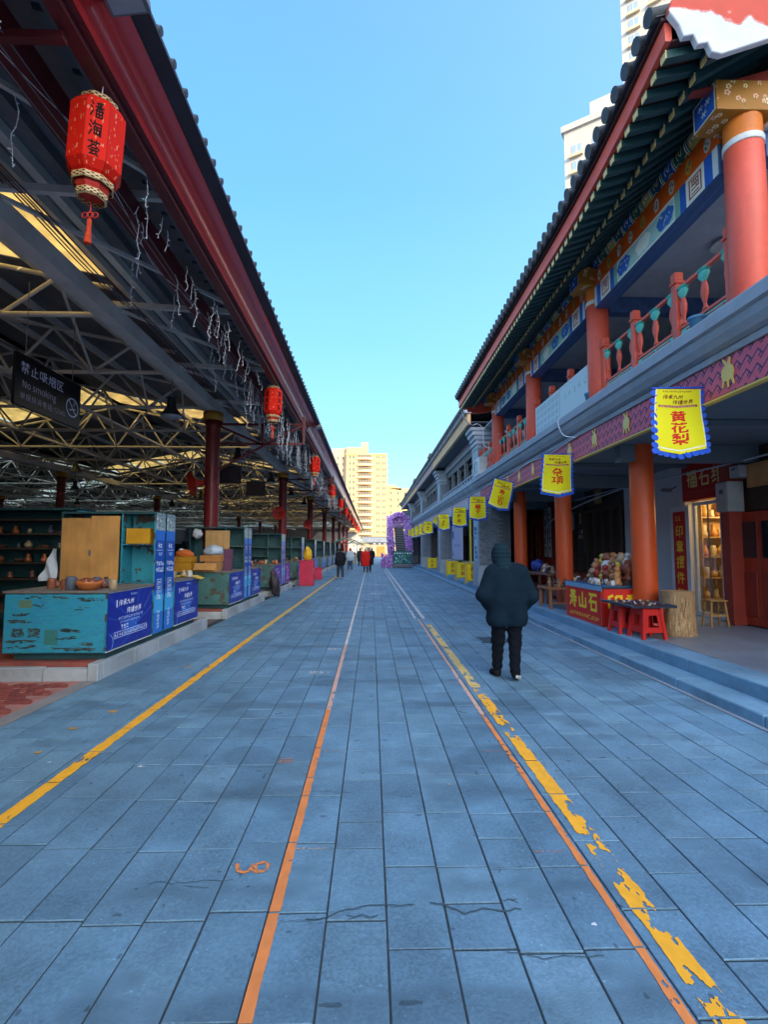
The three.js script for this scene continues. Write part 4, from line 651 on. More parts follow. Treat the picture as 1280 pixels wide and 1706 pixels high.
// transverse trusses
for (let k = 0; k < 36; k++) {
  const d = POST0 - TS * 6 + TS * k; if (d < 2) continue;
  for (let i = 0; i < 3; i++) {
    if (i === 2 && d < 20) continue;
    const xa = HX[i], xb = HX[i + 1], r = ridgeOf(i), n = 6, single = i === 0 && d < 32, bot = (j) => lerp(xa, xb, j / n), y0 = 5.66, yt = (x) => roofY(x) - .2, rad = d < 30 ? .045 : .05, sg = d < 20 ? 8 : 5;
    const mem = [];
    mem.push(['bottom_chord', V(xa, y0, d), V(xb, y0, d), rad * 1.1]); mem.push(['top_chord', V(xa, yt(xa), d), V(r, yt(r), d), rad]); mem.push(['top_chord', V(r, yt(r), d), V(xb, yt(xb), d), rad]);
    for (let j = 0; j < n; j++) { const m = (bot(j) + bot(j + 1)) / 2; mem.push(['web_bar', V(bot(j), y0, d), V(m, yt(m), d), rad * .75], ['web_bar', V(m, yt(m), d), V(bot(j + 1), y0, d), rad * .75]); }
    // sloping braces to the next truss
    for (const j of [1, 3, 5]) { const m = bot(j); mem.push(['brace_bar', V(m, y0, d), V((bot(j) + bot(j + 1)) / 2, yt((bot(j) + bot(j + 1)) / 2), d + TS), rad * .65], ['brace_bar', V(m, y0, d), V((bot(j) + bot(j - 1)) / 2, yt((bot(j) + bot(j - 1)) / 2), d - TS), rad * .65]); }
    if (single) { const g = new THREE.Group(); g.name = 'roof_truss'; hall.add(g); mem.forEach(([n2, a, b, q]) => mb().rod(a, b, q, sg).build(n2, M.steel, g)); }
    else { const o = mb(); mem.forEach(([, a, b, q]) => o.rod(a, b, q, 4)); o.build('roof_truss', M.steel, hall).userData.kind = 'stuff'; }
  }
}
for (const x of [-8.2, -11.9, -19.3, -23, -30.5]) mb().rod(V(x, 5.66, -2), V(x, 5.66, 104), .05, 6).build('tie_rod', M.steel, hall);
for (const x of [-10.05, -21.2, -32.4]) mb().rod(V(x, roofY(x) - .25, -2), V(x, roofY(x) - .25, 104), .06, 6).build('ridge_bar', M.steel, hall);
// cables sagging along the beam over the posts
for (let j = 0; j < 5; j++) { const pts = []; for (let k = 0; k < 26; k++) pts.push(V(-4.25 + .09 * j, 5.86 - .05 * j - (k % 2 ? rr(.02, .12) : 0), 1.5 + k * 2)); mb().tube(pts, .012, 4, 80).build('cable', j % 2 ? M.steelDark : M.maroon, hall); }
for (let j = 0; j < 3; j++) { const pts = []; for (let k = 0; k < 30; k++) pts.push(V(-2.62 - .06 * j, 5.32 - .03 * j - (k % 2 ? rr(.02, .08) : 0), 1.5 + k * 1.9)); mb().tube(pts, .007, 4, 90).build('cable', M.steelDark, hall); }
// hall closing walls; unseen near end wall and gable added to block sun
M.hallWall = mat([.16, .17, .19], { rough: .9, size: 4, seed: 89, amp: .2 });
mb().box(-38.4, -38.0, 0, 7, -3, 105).build('back_wall', M.hallWall, hall); mb().box(-38, -2.1, 0, 5.6, -3.2, -3).build('end_wall', M.hallWall, hall); mb().prism([[-38, 5.6], [-2.1, 5.6], [-2.1, 5.8], [-10.05, 7.4], [-15.6, 6.3], [-21.2, 7.4], [-26.8, 6.3], [-32.4, 7.4], [-38, 6.3]], -3.2, -3).build('added_end_gable', M.hallWall, hall); mb().box(-38, -5, 0, 6.2, 105, 105.2).build('end_wall', M.hallWall, hall);
// ---------- icicle light strings under the eave ----------
{
  const bulb = new THREE.CylinderGeometry(.004, .004, .022, 4).toNonIndexed();
  for (let k = 0; k < 13; k++) {
    const d0 = 2.2 + k * TS, t = world('icicle_light_string', `string of unlit white icicle lights hanging under the eave, ${['nearest', 'second', 'third', 'fourth', 'fifth', 'sixth', 'seventh', 'eighth', 'ninth', 'tenth', 'eleventh', 'twelfth', 'farthest'][k]} bay from the camera`, 'light string', [-2.7, 5.3, d0], 'icicle lights along the eave');
    const X = (d) => -2.72 + .1 * Math.sin(d * 1.7), Y = (d) => 5.36 - .05 * Math.abs(Math.sin(d * 2.2));
    mb().tube(Array.from({ length: 8 }, (_, j) => V(X(d0 + j * TS / 7), Y(d0 + j * TS / 7), d0 + j * TS / 7)), .004, 4, 30).build('lead_cable', M.wire, t);
    const n = k < 1 ? 9 : k < 3 ? 18 : 26;
    for (let j = 0; j < n; j++) {
      const d = d0 + (j + rr(.1, .9)) * TS / n, L = rr(.18, k > 2 ? .95 : .6), o = mb(), pts = []; let x = X(d) + rr(-.25, .45), y = Y(d), dd = d; const top = y;
      pts.push(V(x, y, dd)); while (top - y < L) { y -= rr(.05, .09); x += rr(-.025, .025); dd += rr(-.02, .02); pts.push(V(x, y, dd)); }
      const r = k < 2 ? .0042 : k < 4 ? .0055 : .0075; for (let q = 1; q < pts.length; q++) { o.rod(pts[q - 1], pts[q], r, 4); o.rod(pts[q], pts[q].clone().add(new THREE.Vector3(rr(-.03, .03), rr(-.012, .018), rr(-.02, .02))), r * 1.5, 4); }
      o.build('light_strand', M.wire, t);
    }
  }
}
// ---------- kiosks ----------
const TEALC = [.03, .27, .35];
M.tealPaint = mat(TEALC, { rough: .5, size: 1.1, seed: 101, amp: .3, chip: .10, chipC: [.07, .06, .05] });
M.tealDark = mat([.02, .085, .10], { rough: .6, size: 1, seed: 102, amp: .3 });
M.tealGreen = mat([.06, .17, .16], { rough: .5, size: 1.1, seed: 103, amp: .3, chip: .10, chipC: [.08, .08, .06] });
M.ply = mat([.58, .29, .08], { rough: .7, size: 1.4, seed: 104, amp: .3, streak: 1 });
M.plyLt = mat([.55, .33, .13], { rough: .7, size: 1.4, seed: 105, amp: .25, streak: 1 });
M.wornTop = mat([.16, .14, .12], { rough: .7, size: .9, seed: 106, amp: .36 });
const posterTex = canvasTex(384, 256, (g, W, H) => {
  g.fillStyle = '#10229a'; g.fillRect(0, 0, W, H); const q = rngOf(71);
  for (let k = 0; k < 26; k++) { g.strokeStyle = `rgba(${40 + q() * 90},${110 + q() * 120},255,${.12 + .3 * q()})`; g.lineWidth = 1 + q() * 5; const a = q() * 6.28; g.beginPath(); g.moveTo(230, 170); g.lineTo(230 + 420 * Math.cos(a), 170 + 420 * Math.sin(a)); g.stroke(); }
  g.fillStyle = '#2f8df0'; for (let k = 0; k < 18; k++) { g.globalAlpha = .25; g.beginPath(); g.ellipse(200 + 120 * (q() - .5), 170 + 60 * (q() - .5), 40 * q() + 10, 16 * q() + 4, 0, 0, 7); g.fill(); } g.globalAlpha = 1;
  g.strokeStyle = '#7fb6ff'; g.lineWidth = 4; g.beginPath(); g.arc(8, 226, 40, -1.2, 1.0); g.stroke(); g.strokeStyle = '#9fd0ff'; g.lineWidth = 2; g.beginPath(); g.moveTo(382, 20); g.lineTo(300, 100); g.stroke();
  fine(g, 180, 14, 60, 10, '#cfe4ff', 3); g.fillStyle = '#e8f2ff'; g.fillRect(64, 36, 8, 34);
  glyphs(g, '传承九州', 84, 36, 30, 2, false, { color: '#fff', w: 12, skew: .18 }); glyphs(g, '传播世界', 150, 78, 30, 2, false, { color: '#fff', w: 12, skew: .18 });
  fine(g, 84, 118, 210, 13, '#cfe4ff', 5); fine(g, 100, 138, 170, 11, '#bcd8ff', 6); fine(g, 104, 156, 60, 20, '#e6f2ff', 7); fine(g, 60, 192, 270, 15, '#f2f8ff', 8); g.strokeStyle = '#dcecff'; g.lineWidth = 3; g.strokeRect(54, 186, 280, 26);
});
const towerTex = canvasTex(96, 480, (g, W, H) => {
  g.fillStyle = '#8fa7ad'; g.fillRect(0, 0, W, 70); const q = rngOf(72); for (let k = 0; k < 60; k++) { g.fillStyle = pick(['#dfe6e6', '#5b7077', '#b9c6c8', '#3c525c']); g.globalAlpha = .5; g.beginPath(); g.ellipse(q() * W, q() * 70, 10 * q() + 3, 5 * q() + 2, 0, 0, 7); g.fill(); } g.globalAlpha = 1;
  g.fillStyle = '#2176d8'; g.fillRect(0, 70, W, H); g.fillStyle = '#134fb4'; g.fillRect(0, 110, W, 200); g.fillStyle = '#45b1ef'; g.fillRect(0, 330, W, 70);
  fine(g, 22, 120, 60, 22, '#fff', 11); g.strokeStyle = '#fff'; g.lineWidth = 2; g.beginPath(); g.moveTo(12, 150); g.lineTo(84, 150); g.stroke(); fine(g, 30, 160, 40, 13, '#cfe8ff', 12);
  fine(g, 12, 196, 76, 18, '#fff', 13); fine(g, 12, 220, 76, 18, '#fff', 14); g.strokeStyle = '#e3f3ff'; g.lineWidth = 3; g.strokeRect(26, 268, 44, 78); for (let k = 0; k < 4; k++) fine(g, 32, 274 + k * 18, 36, 15, '#fff', 20 + k); for (let k = 0; k < 5; k++) fine(g, 34 - k, 392 + k * 15, 34, 13, '#fff', 30 + k);
});
const posterM = new THREE.MeshStandardMaterial({ map: posterTex, roughness: .3 }), towerM = new THREE.MeshStandardMaterial({ map: towerTex, roughness: .3 });
const scrapeTex = canvasTex(512, 320, (g, W, H) => {
  const q = rngOf(77); g.fillStyle = '#2b93b0'; g.fillRect(0, 0, W, H);
  for (let k = 0; k < 900; k++) { g.fillStyle = `rgba(${20 + q() * 60},${100 + q() * 70},${120 + q() * 70},.22)`; g.fillRect(q() * W, q() * H, 8 + q() * 40, 2 + q() * 10); }
  g.fillStyle = '#7b7236'; g.globalAlpha = .6; g.fillRect(70, 30, 66, 44); g.fillStyle = '#3c6b50'; g.fillRect(206, 196, 70, 84); g.globalAlpha = 1; for (const bx of [36, 118]) for (let k = 0; k < 120; k++) { g.fillStyle = pick(['#2b3330', '#33423f', '#1f2826', '#3b4a44', '#566058']); g.globalAlpha = .7; g.fillRect(bx + q() * 58, 186 + q() * 48, 3 + q() * 12, 2 + q() * 5); } g.globalAlpha = 1;
  for (const [x, y, n, sp] of [[90, 110, 14, 90], [80, 150, 18, 120], [90, 262, 30, 150], [80, 290, 24, 150], [330, 200, 14, 90], [320, 240, 12, 80], [420, 276, 14, 60], [440, 28, 20, 120], [210, 14, 14, 200], [180, 62, 5, 50], [400, 80, 6, 60], [360, 306, 26, 200]]) for (let k = 0; k < n; k++) { g.fillStyle = pick(['#1d2a2a', '#33302a', '#26201a', '#4a4636']); g.globalAlpha = .55 + .4 * q(); g.beginPath(); g.ellipse(x + (q() - .5) * sp, y + (q() - .5) * 16, 4 + q() * 20, 1 + q() * 4, (q() - .5) * .3, 0, 7); g.fill(); }
  g.globalAlpha = 1;
});
const scrapeM = new THREE.MeshStandardMaterial({ map: scrapeTex, roughness: .55 });
function makeKiosk(label, group, v) {
  const t = thing('kiosk', label, 'kiosk', [-3.45, PADH, 6.8], group), body = v.body, dark = M.tealDark;
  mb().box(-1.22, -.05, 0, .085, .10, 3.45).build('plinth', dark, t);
  for (const [a, b, nm] of [[0, 1.42, 'counter'], [2.28, 3.55, 'counter']]) {
    const c = mb().box(-1.32, -.004, .09, .86, a + .012, b - .012, .008).build(nm, body, t);
    mb().box(-1.34, .012, .862, .892, a - .008, b + .008, .005).build('counter_top', M.wornTop, c);
    const f = mb().box(-1.30, -.01, .105, .85, a + (a ? -.0 : -.004), a + .011).build('front_panel', body, c); if (!a && v.scrape) { print('scraped_paint', scrapeM, '+z', [-.655, .4775, a - .007], 1.28, .735, f); }
    const L = b - a - .06; print('blue_poster', posterM, '+x', [.003, .48, (a + b) / 2], L, .74, c);
    mb().box(-.002, .008, .09, .102, a + .02, b - .02).box(-.002, .008, .856, .866, a + .02, b - .02).build('poster_rail', M.steel, c).userData.kind = 'stuff';
  }
  for (const [a, b, near] of [[1.45, 1.83, 1], [1.87, 2.25, 0]]) {
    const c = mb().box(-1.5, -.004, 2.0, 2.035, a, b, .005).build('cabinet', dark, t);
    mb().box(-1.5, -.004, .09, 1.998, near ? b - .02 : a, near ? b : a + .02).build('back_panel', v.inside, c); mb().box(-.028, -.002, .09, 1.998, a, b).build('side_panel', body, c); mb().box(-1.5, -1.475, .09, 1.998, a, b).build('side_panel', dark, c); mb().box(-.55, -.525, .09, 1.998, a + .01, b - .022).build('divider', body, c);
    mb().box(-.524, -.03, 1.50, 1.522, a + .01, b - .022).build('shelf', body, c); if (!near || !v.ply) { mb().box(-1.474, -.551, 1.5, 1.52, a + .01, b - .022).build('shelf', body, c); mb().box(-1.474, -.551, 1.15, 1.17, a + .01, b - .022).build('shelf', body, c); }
    mb().box(-1.5, -.004, .86, .9, a, b).build('bottom_shelf', body, c);
    print('tower_print', towerM, '+x', [.001, 1.06, (a + b) / 2], b - a - .02, 1.92, c);
  }
  if (v.ply === 1) { mb().box(-1.47, -1.02, .92, 1.93, 1.425, 1.445).build('plywood_panel', M.ply, t); mb().box(-1.016, -.57, .94, 1.965, 1.428, 1.448).build('plywood_panel', M.ply, t); mb().box(-1.03, -1.0, 1.33, 1.42, 1.40, 1.424, .005).build('padlock', M.steelDark, t); }
  if (v.ply === 2) for (let k = 0; k < 4; k++) mb().box(-1.06 + k * .165, -.90 + k * .165, .92, 1.94, 1.427, 1.447, .003).build('board', M.plyLt, t);
  return t;
}
const ORD = ['nearest', 'second', 'third', 'fourth', 'fifth', 'sixth', 'seventh', 'eighth', 'ninth', 'tenth', 'eleventh', 'twelfth', 'thirteenth'];
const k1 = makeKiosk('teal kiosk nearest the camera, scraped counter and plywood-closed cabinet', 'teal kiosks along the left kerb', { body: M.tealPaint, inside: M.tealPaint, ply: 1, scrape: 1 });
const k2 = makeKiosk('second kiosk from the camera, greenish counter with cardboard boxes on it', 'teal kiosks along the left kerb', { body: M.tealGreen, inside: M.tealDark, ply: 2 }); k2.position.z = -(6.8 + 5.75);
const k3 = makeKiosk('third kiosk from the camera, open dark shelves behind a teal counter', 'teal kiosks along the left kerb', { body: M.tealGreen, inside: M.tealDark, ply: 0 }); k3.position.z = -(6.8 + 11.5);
for (let i = 3; i < 9; i++) copyOf(k3, `${ORD[i]} kiosk from the camera in the row along the left kerb`, [-3.45, PADH, 6.8 + 5.75 * i]);
// dim stalls deeper inside the hall
for (let i = 0; i < 6; i++) copyOf(k3, `${ORD[i]} dim stall from the camera in the second row inside the hall`, [-7.9, .0, 12.6 + 5.75 * i]).userData.group = 'stalls deep in the hall';
for (let i = 0; i < 5; i++) copyOf(k3, `${ORD[i]} dim stall from the camera in the third row deep inside the hall`, [-12.4, .0, 17.6 + 5.75 * i]).userData.group = 'stalls deep in the hall';
// ---------- small goods: one turned shape each ----------
const jarShapes = [[[0, 0], [.03, 0], [.055, .02], [.065, .05], [.05, .08], [.028, .095], [.03, .105], [.012, .112], [.012, .125], [0, .128]], [[0, 0], [.05, 0], [.055, .03], [.04, .06], [.045, .10], [.03, .12], [0, .12]], [[0, 0], [.04, 0], [.06, .04], [.03, .09], [.025, .13], [.035, .14], [.03, .14], [0, .03]], [[0, 0], [.045, 0], [.045, .10], [.04, .105], [.04, .12], [0, .12]], [[0, 0], [.06, .0], [.085, .035], [.09, .05], [.08, .05], [0, .02]]].map((p) => new THREE.LatheGeometry(p.map((q) => new THREE.Vector2(...q)), 12));
jarShapes.forEach(boxUV);
const goodM = [[.30, .10, .05], [.42, .13, .04], [.12, .06, .05], [.45, .33, .18], [.10, .12, .16], [.55, .16, .04], [.5, .48, .42], [.06, .05, .06]].map((c, i) => mat(c, { rough: .35, size: .3, seed: 110 + i, amp: .25 }));
function good(name, label, group, [x, y, d], shape, m, s = 1, sy = 1) { const q = new THREE.Mesh(jarShapes[shape], m); q.name = numbered(name); q.scale.set(s, s * sy, s); q.position.set(x, y, -d); q.rotation.y = rr(0, 6); const ci = goodM.indexOf(m); tag(q, ci < 0 || !group ? label : `${['red-brown', 'orange-brown', 'dark brown', 'tan', 'slate', 'bright orange', 'pale', 'black'][ci]} ${['lidded pot', 'beaker', 'vase', 'jar', 'dish'][shape]} ${label}`, 'pottery', group); scene.add(q); return q; }
const CT = PADH + .892;
for (let i = 0; i < 16; i++) { const x = -4.45 + rr(0, .75), d = 7.0 + rr(.0, .7) ; good('clay_pot', 'crowded on the nearest kiosk counter', 'clay pots on the nearest counter', [x, CT, d], i % 4, goodM[[0, 2, 0, 4, 1][i % 5]], rr(.8, 1.3)); }
good('orange_bowl', 'orange clay bowl at the edge of the nearest kiosk counter', null, [-3.78, CT, 6.98], 4, goodM[5], 1.9, 1.2); good('tan_cup', 'tan cup at the street end of the nearest kiosk counter', null, [-3.52, CT, 7.1], 3, goodM[3], 1.1); good('dark_jar', 'dark slate jar in the middle of the nearest kiosk counter', null, [-4.02, CT, 6.98], 3, goodM[4], 1.5);
for (let k = 0; k < 3; k++) for (let i = 0; i < 14; i++) good('trinket', `in the clutter on the ${ORD[k + 1]} kiosk counter`, `clutter on the ${ORD[k + 1]} counter`, [-4.6 + rr(0, 1.05), CT, 6.8 + 5.75 * (k + 1) + rr(.12, 1.25) + (k === 0 ? 2.3 : 0)], i % 5, goodM[(i * 3 + k) % 8], rr(.7, 1.4));
for (let i = 0; i < 14; i++) good('white_figurine', 'crowded on the far counter of the nearest kiosk', 'pale trinkets', [-4.4 + rr(0, .88), CT, 9.25 + rr(0, 1.0)], i % 4, pick([goodM[6], goodM[4], goodM[3]]), rr(.7, 1.2));
// yellow carton in the open shelf of the nearest kiosk, yellow cloth edge on its far counter
{ const t = thing('yellow_carton', 'yellow carton on the shelf of the nearest kiosk', 'box', [-3.75, PADH + 1.523, 8.42]); mb().box(-.19, .19, 0, .235, -.13, .13, .006).build('carton', mat([.62, .30, .01], { rough: .55, size: .5, seed: 121 }), t); mb().box(-.192, .192, .236, .245, -.132, .132).build('lid', mat([.66, .33, .02], { rough: .55, size: .5, seed: 122 }), t); }
{ const g = new THREE.PlaneGeometry(.9, .5, 10, 6); g.rotateX(-Math.PI / 2); const p = g.attributes.position; for (let i = 0; i < p.count; i++) { const e = p.getX(i) > .3 ? (p.getX(i) - .3) * .6 : 0; p.setY(i, .012 + .012 * Math.sin(p.getX(i) * 23 + p.getZ(i) * 17) - e * (p.getX(i) > .35 ? .5 : 0)); } g.computeVertexNormals(); const q = boxUV(g.toNonIndexed()); q.translate(-3.8, CT, -10.25); tag(mesh('yellow_cloth', q, mat([.62, .42, .05], { rough: .9, size: .5, seed: 123, side: THREE.DoubleSide })), 'yellow cloth draped on the far counter end of the nearest kiosk', 'cloth'); }
// white rag hanging by the dark shelves
{ const g = new THREE.PlaneGeometry(.24, .50, 8, 14), p = g.attributes.position; for (let i = 0; i < p.count; i++) { const u = p.getY(i) / .5 + .5; p.setX(i, p.getX(i) * (.25 + .9 * (1 - u)) + .10 * (u - .5)); p.setZ(i, .04 * Math.sin(p.getX(i) * 34 + u * 5) * (1.2 - u)); } g.computeVertexNormals(); const q = boxUV(g.toNonIndexed()); q.translate(-5.02, CT + .30, -8.15); tag(mesh('white_rag', q, mat([.55, .62, .68], { rough: .9, size: .4, seed: 124, side: THREE.DoubleSide })), 'white rag hanging beside the plywood cabinet of the nearest kiosk', 'cloth'); }
// dark shelf unit at the far left with goods
{
  const t = thing('dark_shelf_unit', 'tall dark shelf unit full of goods at the left edge', 'shelf', [-6.5, 0, 9.0]);
  mb().box(-1.6, 1.4, 0, 2.35, .5, .54).build('back_panel', M.tealDark, t); mb().box(1.36, 1.4, 0, 2.35, 0, .5).build('side_panel', M.tealPaint, t); mb().box(-1.6, -1.56, 0, 2.35, 0, .5).build('side_panel', M.tealDark, t);
  for (const y of [.85, 1.12, 1.4, 1.65, 1.9, 2.15]) mb().box(-1.56, 1.36, y, y + .025, .02, .5).build('shelf', M.darkWood, t);
  mb().box(-1.6, 1.4, 2.33, 2.37, 0, .54).build('top_panel', M.tealDark, t); mb().box(-1.9, 1.2, .70, .74, -1.0, -.02).build('low_table', M.darkWood, t);
  for (const [row, y] of [1.146, 1.426, 1.676, 1.926].entries()) for (let i = 0; i < 11; i++) good('shelf_pot', `on the ${['lowest', 'second', 'third', 'top'][row]} filled board of the dark shelf unit`, 'pots on the dark shelves', [-7.9 + i * .26 + rr(-.06, .06), y, 9.2 + rr(0, .12)], Math.floor(rr(0, 5)), goodM[Math.floor(rr(0, 8))], rr(.7, 1.15));
  good('yellow_teapot', 'glossy yellow pot on the low table at the left edge', null, [-5.75, .745, 8.5], 0, mat([.6, .34, .02], { flat: true, rough: .25 }), 1.6);
}
// cartons and bags on the second kiosk
function carton(label, [x, y, d], w, h, l, c, open, turn = 0) { const t = thing('carton', label, 'box', [x, y, d], null, turn), m = mat(c, { rough: .75, size: .7, seed: 130 + Math.round(x * -7 + h * 10), amp: .2 }); mb().box(-w / 2, w / 2, 0, h, -l / 2, l / 2, .004).build('carton_body', m, t); mb().box(-w / 2 - .002, w / 2 + .002, h * .62, h * .66, -l / 2 - .002, l / 2 + .002).build('tape', mat(c.map((v) => v * .6), { flat: true, rough: .3 }), t); if (open) { mb().bar(new THREE.Vector3(-w / 2, h, l / 2), new THREE.Vector3(w / 2, h, l / 2), .004, .004).build('rim', m, t); for (const s of [-1, 1]) { const g = new THREE.BoxGeometry(w, .005, l * .5); g.translate(0, 0, l * .25); g.rotateX(.9); g.translate(0, h, l / 2); if (s < 0) g.rotateY(Math.PI); mesh('flap', boxUV(g.toNonIndexed()), m, t); } } return t; }
carton('mustard yellow carton with rounded bulging top on the second kiosk', [-4.62, CT, 12.75], .5, .36, .42, [.50, .24, .01]);
carton('flat open brown carton in the middle of the second kiosk counter', [-4.02, CT, 12.72], .52, .20, .4, [.50, .25, .07], 1); carton('brown carton lying on top of the open one on second kiosk', [-4.0, CT + .24, 12.95], .50, .15, .34, [.45, .20, .05]);
carton('brown cardboard box in the dim stall left of the post', [-6.9, 1.52, 14.35], .46, .3, .26, [.34, .17, .06]); carton('tall purple board box leaning by the second kiosk cabinet', [-3.7, CT, 13.3], .22, .55, .12, [.14, .05, .10]);
{ const g = new THREE.SphereGeometry(.2, 18, 12), p = g.attributes.position; for (let i = 0; i < p.count; i++) { const n = .8 + .4 * vnoise(p.getX(i) * 14 + 9, p.getY(i) * 14 + p.getZ(i) * 9 + 9, 99, 99, 5); p.setXYZ(i, p.getX(i) * n * 1.2, Math.max(-.09, p.getY(i) * n * .75), p.getZ(i) * n); } g.computeVertexNormals(); const q = boxUV(g.toNonIndexed()); q.translate(-3.98, CT + .48, -12.95); tag(mesh('plastic_bag', q, mat([.42, .52, .62], { rough: .3, size: .4, seed: 140 })), 'crumpled pale plastic bag on the cartons of the second kiosk', 'bag'); }
{ const g = new THREE.SphereGeometry(.16, 16, 10), p = g.attributes.position; for (let i = 0; i < p.count; i++) { const n = .8 + .45 * vnoise(p.getX(i) * 19 + 9, p.getY(i) * 19 + p.getZ(i) * 9 + 9, 99, 99, 6); p.setXYZ(i, p.getX(i) * n * 1.4, Math.max(-.06, p.getY(i) * n * .7), p.getZ(i) * n); } g.computeVertexNormals(); const q = boxUV(g.toNonIndexed()); q.translate(-4.6, CT + .42, -12.75); tag(mesh('orange_bundle', q, mat([.62, .14, .02], { rough: .7, size: .4, seed: 141 })), 'crumpled orange bundle on the mustard carton', 'bag'); }
for (const [x, y, d, lab] of [[-4.72, CT + .95, 14.0, 'white bag on the shelf of the second kiosk'], [-4.75, CT + .4, 12.95, 'white crumpled bag beside the mustard carton']]) { const g = new THREE.SphereGeometry(.13, 12, 9), p = g.attributes.position; for (let i = 0; i < p.count; i++) { const n = .7 + .6 * vnoise(p.getX(i) * 22 + 9 + d, p.getY(i) * 22 + p.getZ(i) * 9 + 9, 99, 99, 8); p.setXYZ(i, p.getX(i) * n, p.getY(i) * n, p.getZ(i) * n); } g.computeVertexNormals(); const q = boxUV(g.toNonIndexed()); q.translate(x, y, -d); tag(mesh('white_bag', q, mat([.6, .64, .68], { rough: .4, size: .4, seed: 142 })), lab, 'bag'); }
// small light panel on the cabinet's top
// ---------- lanterns under the left eave ----------
M.lanternGold = mat([.62, .42, .16], { rough: .4, size: .2, seed: 151, amp: .3 });
M.lanternRed = mat([.66, .035, .02], { rough: .5, size: .4, seed: 152, amp: .12 });
const lanternTex = canvasTex(1024, 256, (g, W, H) => {
  g.fillStyle = '#e6200c'; g.fillRect(0, 0, W, H); const q = rngOf(81);
  for (let k = 0; k < 8; k++) { g.fillStyle = 'rgba(120,0,0,.55)'; g.fillRect(k * 128 - 2, 0, 4, H); for (let n = 0; n < 30; n++) { g.fillStyle = pick(['#f2b06a', '#f6d9a4', '#e9896a', '#f3c7b4']); g.globalAlpha = .65; const x = k * 128 + 10 + q() * 100, y = 20 + q() * 216, s = 3 + q() * 8; if (q() < .5) g.fillRect(x, y, s, s * 1.3); else { g.beginPath(); g.arc(x, y, s * .6, 0, 7); g.fill(); } } g.globalAlpha = 1; }
  for (const k of [0, 2, 4, 6]) glyphs(g, '潘淘荟', k * 128 + 22, 34, 72, 10, true, { color: '#120303', w: 11, cap: 'round', tall: .74 });
});
lanternTex.wrapS = THREE.RepeatWrapping; const lanternM = new THREE.MeshPhysicalMaterial({ map: lanternTex, roughness: .7, specularIntensity: .4 });
const lattice = canvasTex(256, 64, (g, W, H) => { g.fillStyle = '#5a2410'; g.fillRect(0, 0, W, H); g.strokeStyle = '#e6c98a'; g.lineWidth = 5; for (let x = -64; x < W + 64; x += 16) { g.beginPath(); g.moveTo(x, 0); g.lineTo(x + 32, H); g.moveTo(x + 32, 0); g.lineTo(x, H); g.stroke(); } g.fillStyle = '#e6c98a'; g.fillRect(0, 0, W, 7); g.fillRect(0, H - 7, W, 7); }); const latticeM = new THREE.MeshStandardMaterial({ map: lattice, roughness: .5 });
function octo(prof, turn = 0) { const g = new THREE.LatheGeometry(prof.map((q) => new THREE.Vector2(...q)), 8, turn).toNonIndexed(); g.computeVertexNormals(); const ys = prof.map((q) => q[1]), y0 = Math.min(...ys), y1 = Math.max(...ys), p = g.attributes.position, uv = g.attributes.uv; for (let i = 0; i < p.count; i++) uv.setY(i, (p.getY(i) - y0) / (y1 - y0)); return g; }
function makeLantern(label) {
  const t = thing('red_lantern', label, 'lantern', [0, 0, 0], 'red lanterns along the eave');
  mesh('shade', octo([[.135, -.31], [.17, -.28], [.205, -.22], [.208, .22], [.17, .285], [.135, .30]], .2), lanternM, t);
  mesh('top_band', octo([[.128, .302], [.138, .312], [.138, .345], [.10, .36], [.0, .36]], .2), latticeM, t); mesh('lower_band', octo([[.150, -.352], [.158, -.345], [.158, -.305], [.14, -.302]], .2), latticeM, t);
  mesh('base_cup', octo([[0, -.42], [.10, -.418], [.125, -.375], [.125, -.345]], .2), M.lanternRed, t); mesh('base_band', octo([[.10, -.455], [.118, -.445], [.118, -.405], [.10, -.402]], .2), latticeM, t);
  mb().tube([V(0, .36, 0), V(.01, .48, .0), V(0, .62, 0)], .005, 5, 8).build('hanging_cord', M.wire, t);
  mb().rod(V(0, -.42, 0), V(0, -.56, 0), .006, 6).build('tassel_cord', M.lanternRed, t);
  { const k = mb(); for (const s of [-1, 1]) k.add(new THREE.TorusGeometry(.022, .006, 5, 10).translate(s * .045, -.575, 0)); k.add(new THREE.TorusGeometry(.02, .007, 5, 10).scale(1, 1.2, 1).translate(0, -.572, 0)); k.build('knot', M.lanternRed, t).userData.kind = 'stuff'; }
  mb().lathe([[0, -.60], [.016, -.61], [.02, -.65], [.016, -.66], [.028, -.80], [.026, -.81], [0, -.81]], 0, 0, 0, 10).build('tassel', mat([.72, .06, .01], { rough: .8, size: .1, seed: 153, amp: .3, streak: 1 }), t);
  return t;
}
const LD = [3.9, 11.25, 19.7, 28.4, 36.5, 44, 51.5, 59, 66, 73, 80, 87];
let lan; LD.forEach((d, i) => { const lab = i === 0 ? 'large red lantern nearest the camera with black brush characters' : `${ORD[i]} red lantern from the camera in the row under the eave`; const l = i ? copyOf(lan, lab, [-2.2, 4.9, d]) : (lan = makeLantern(lab)); l.position.set(-2.2, i ? 4.92 : 4.86, -d); l.rotation.set(0, i ? rr(-1, 1) : -.15, i ? rr(-.04, .04) : -.0, 'ZYX'); });
lan.rotation.set(.02, -.1, -.06, 'ZYX');
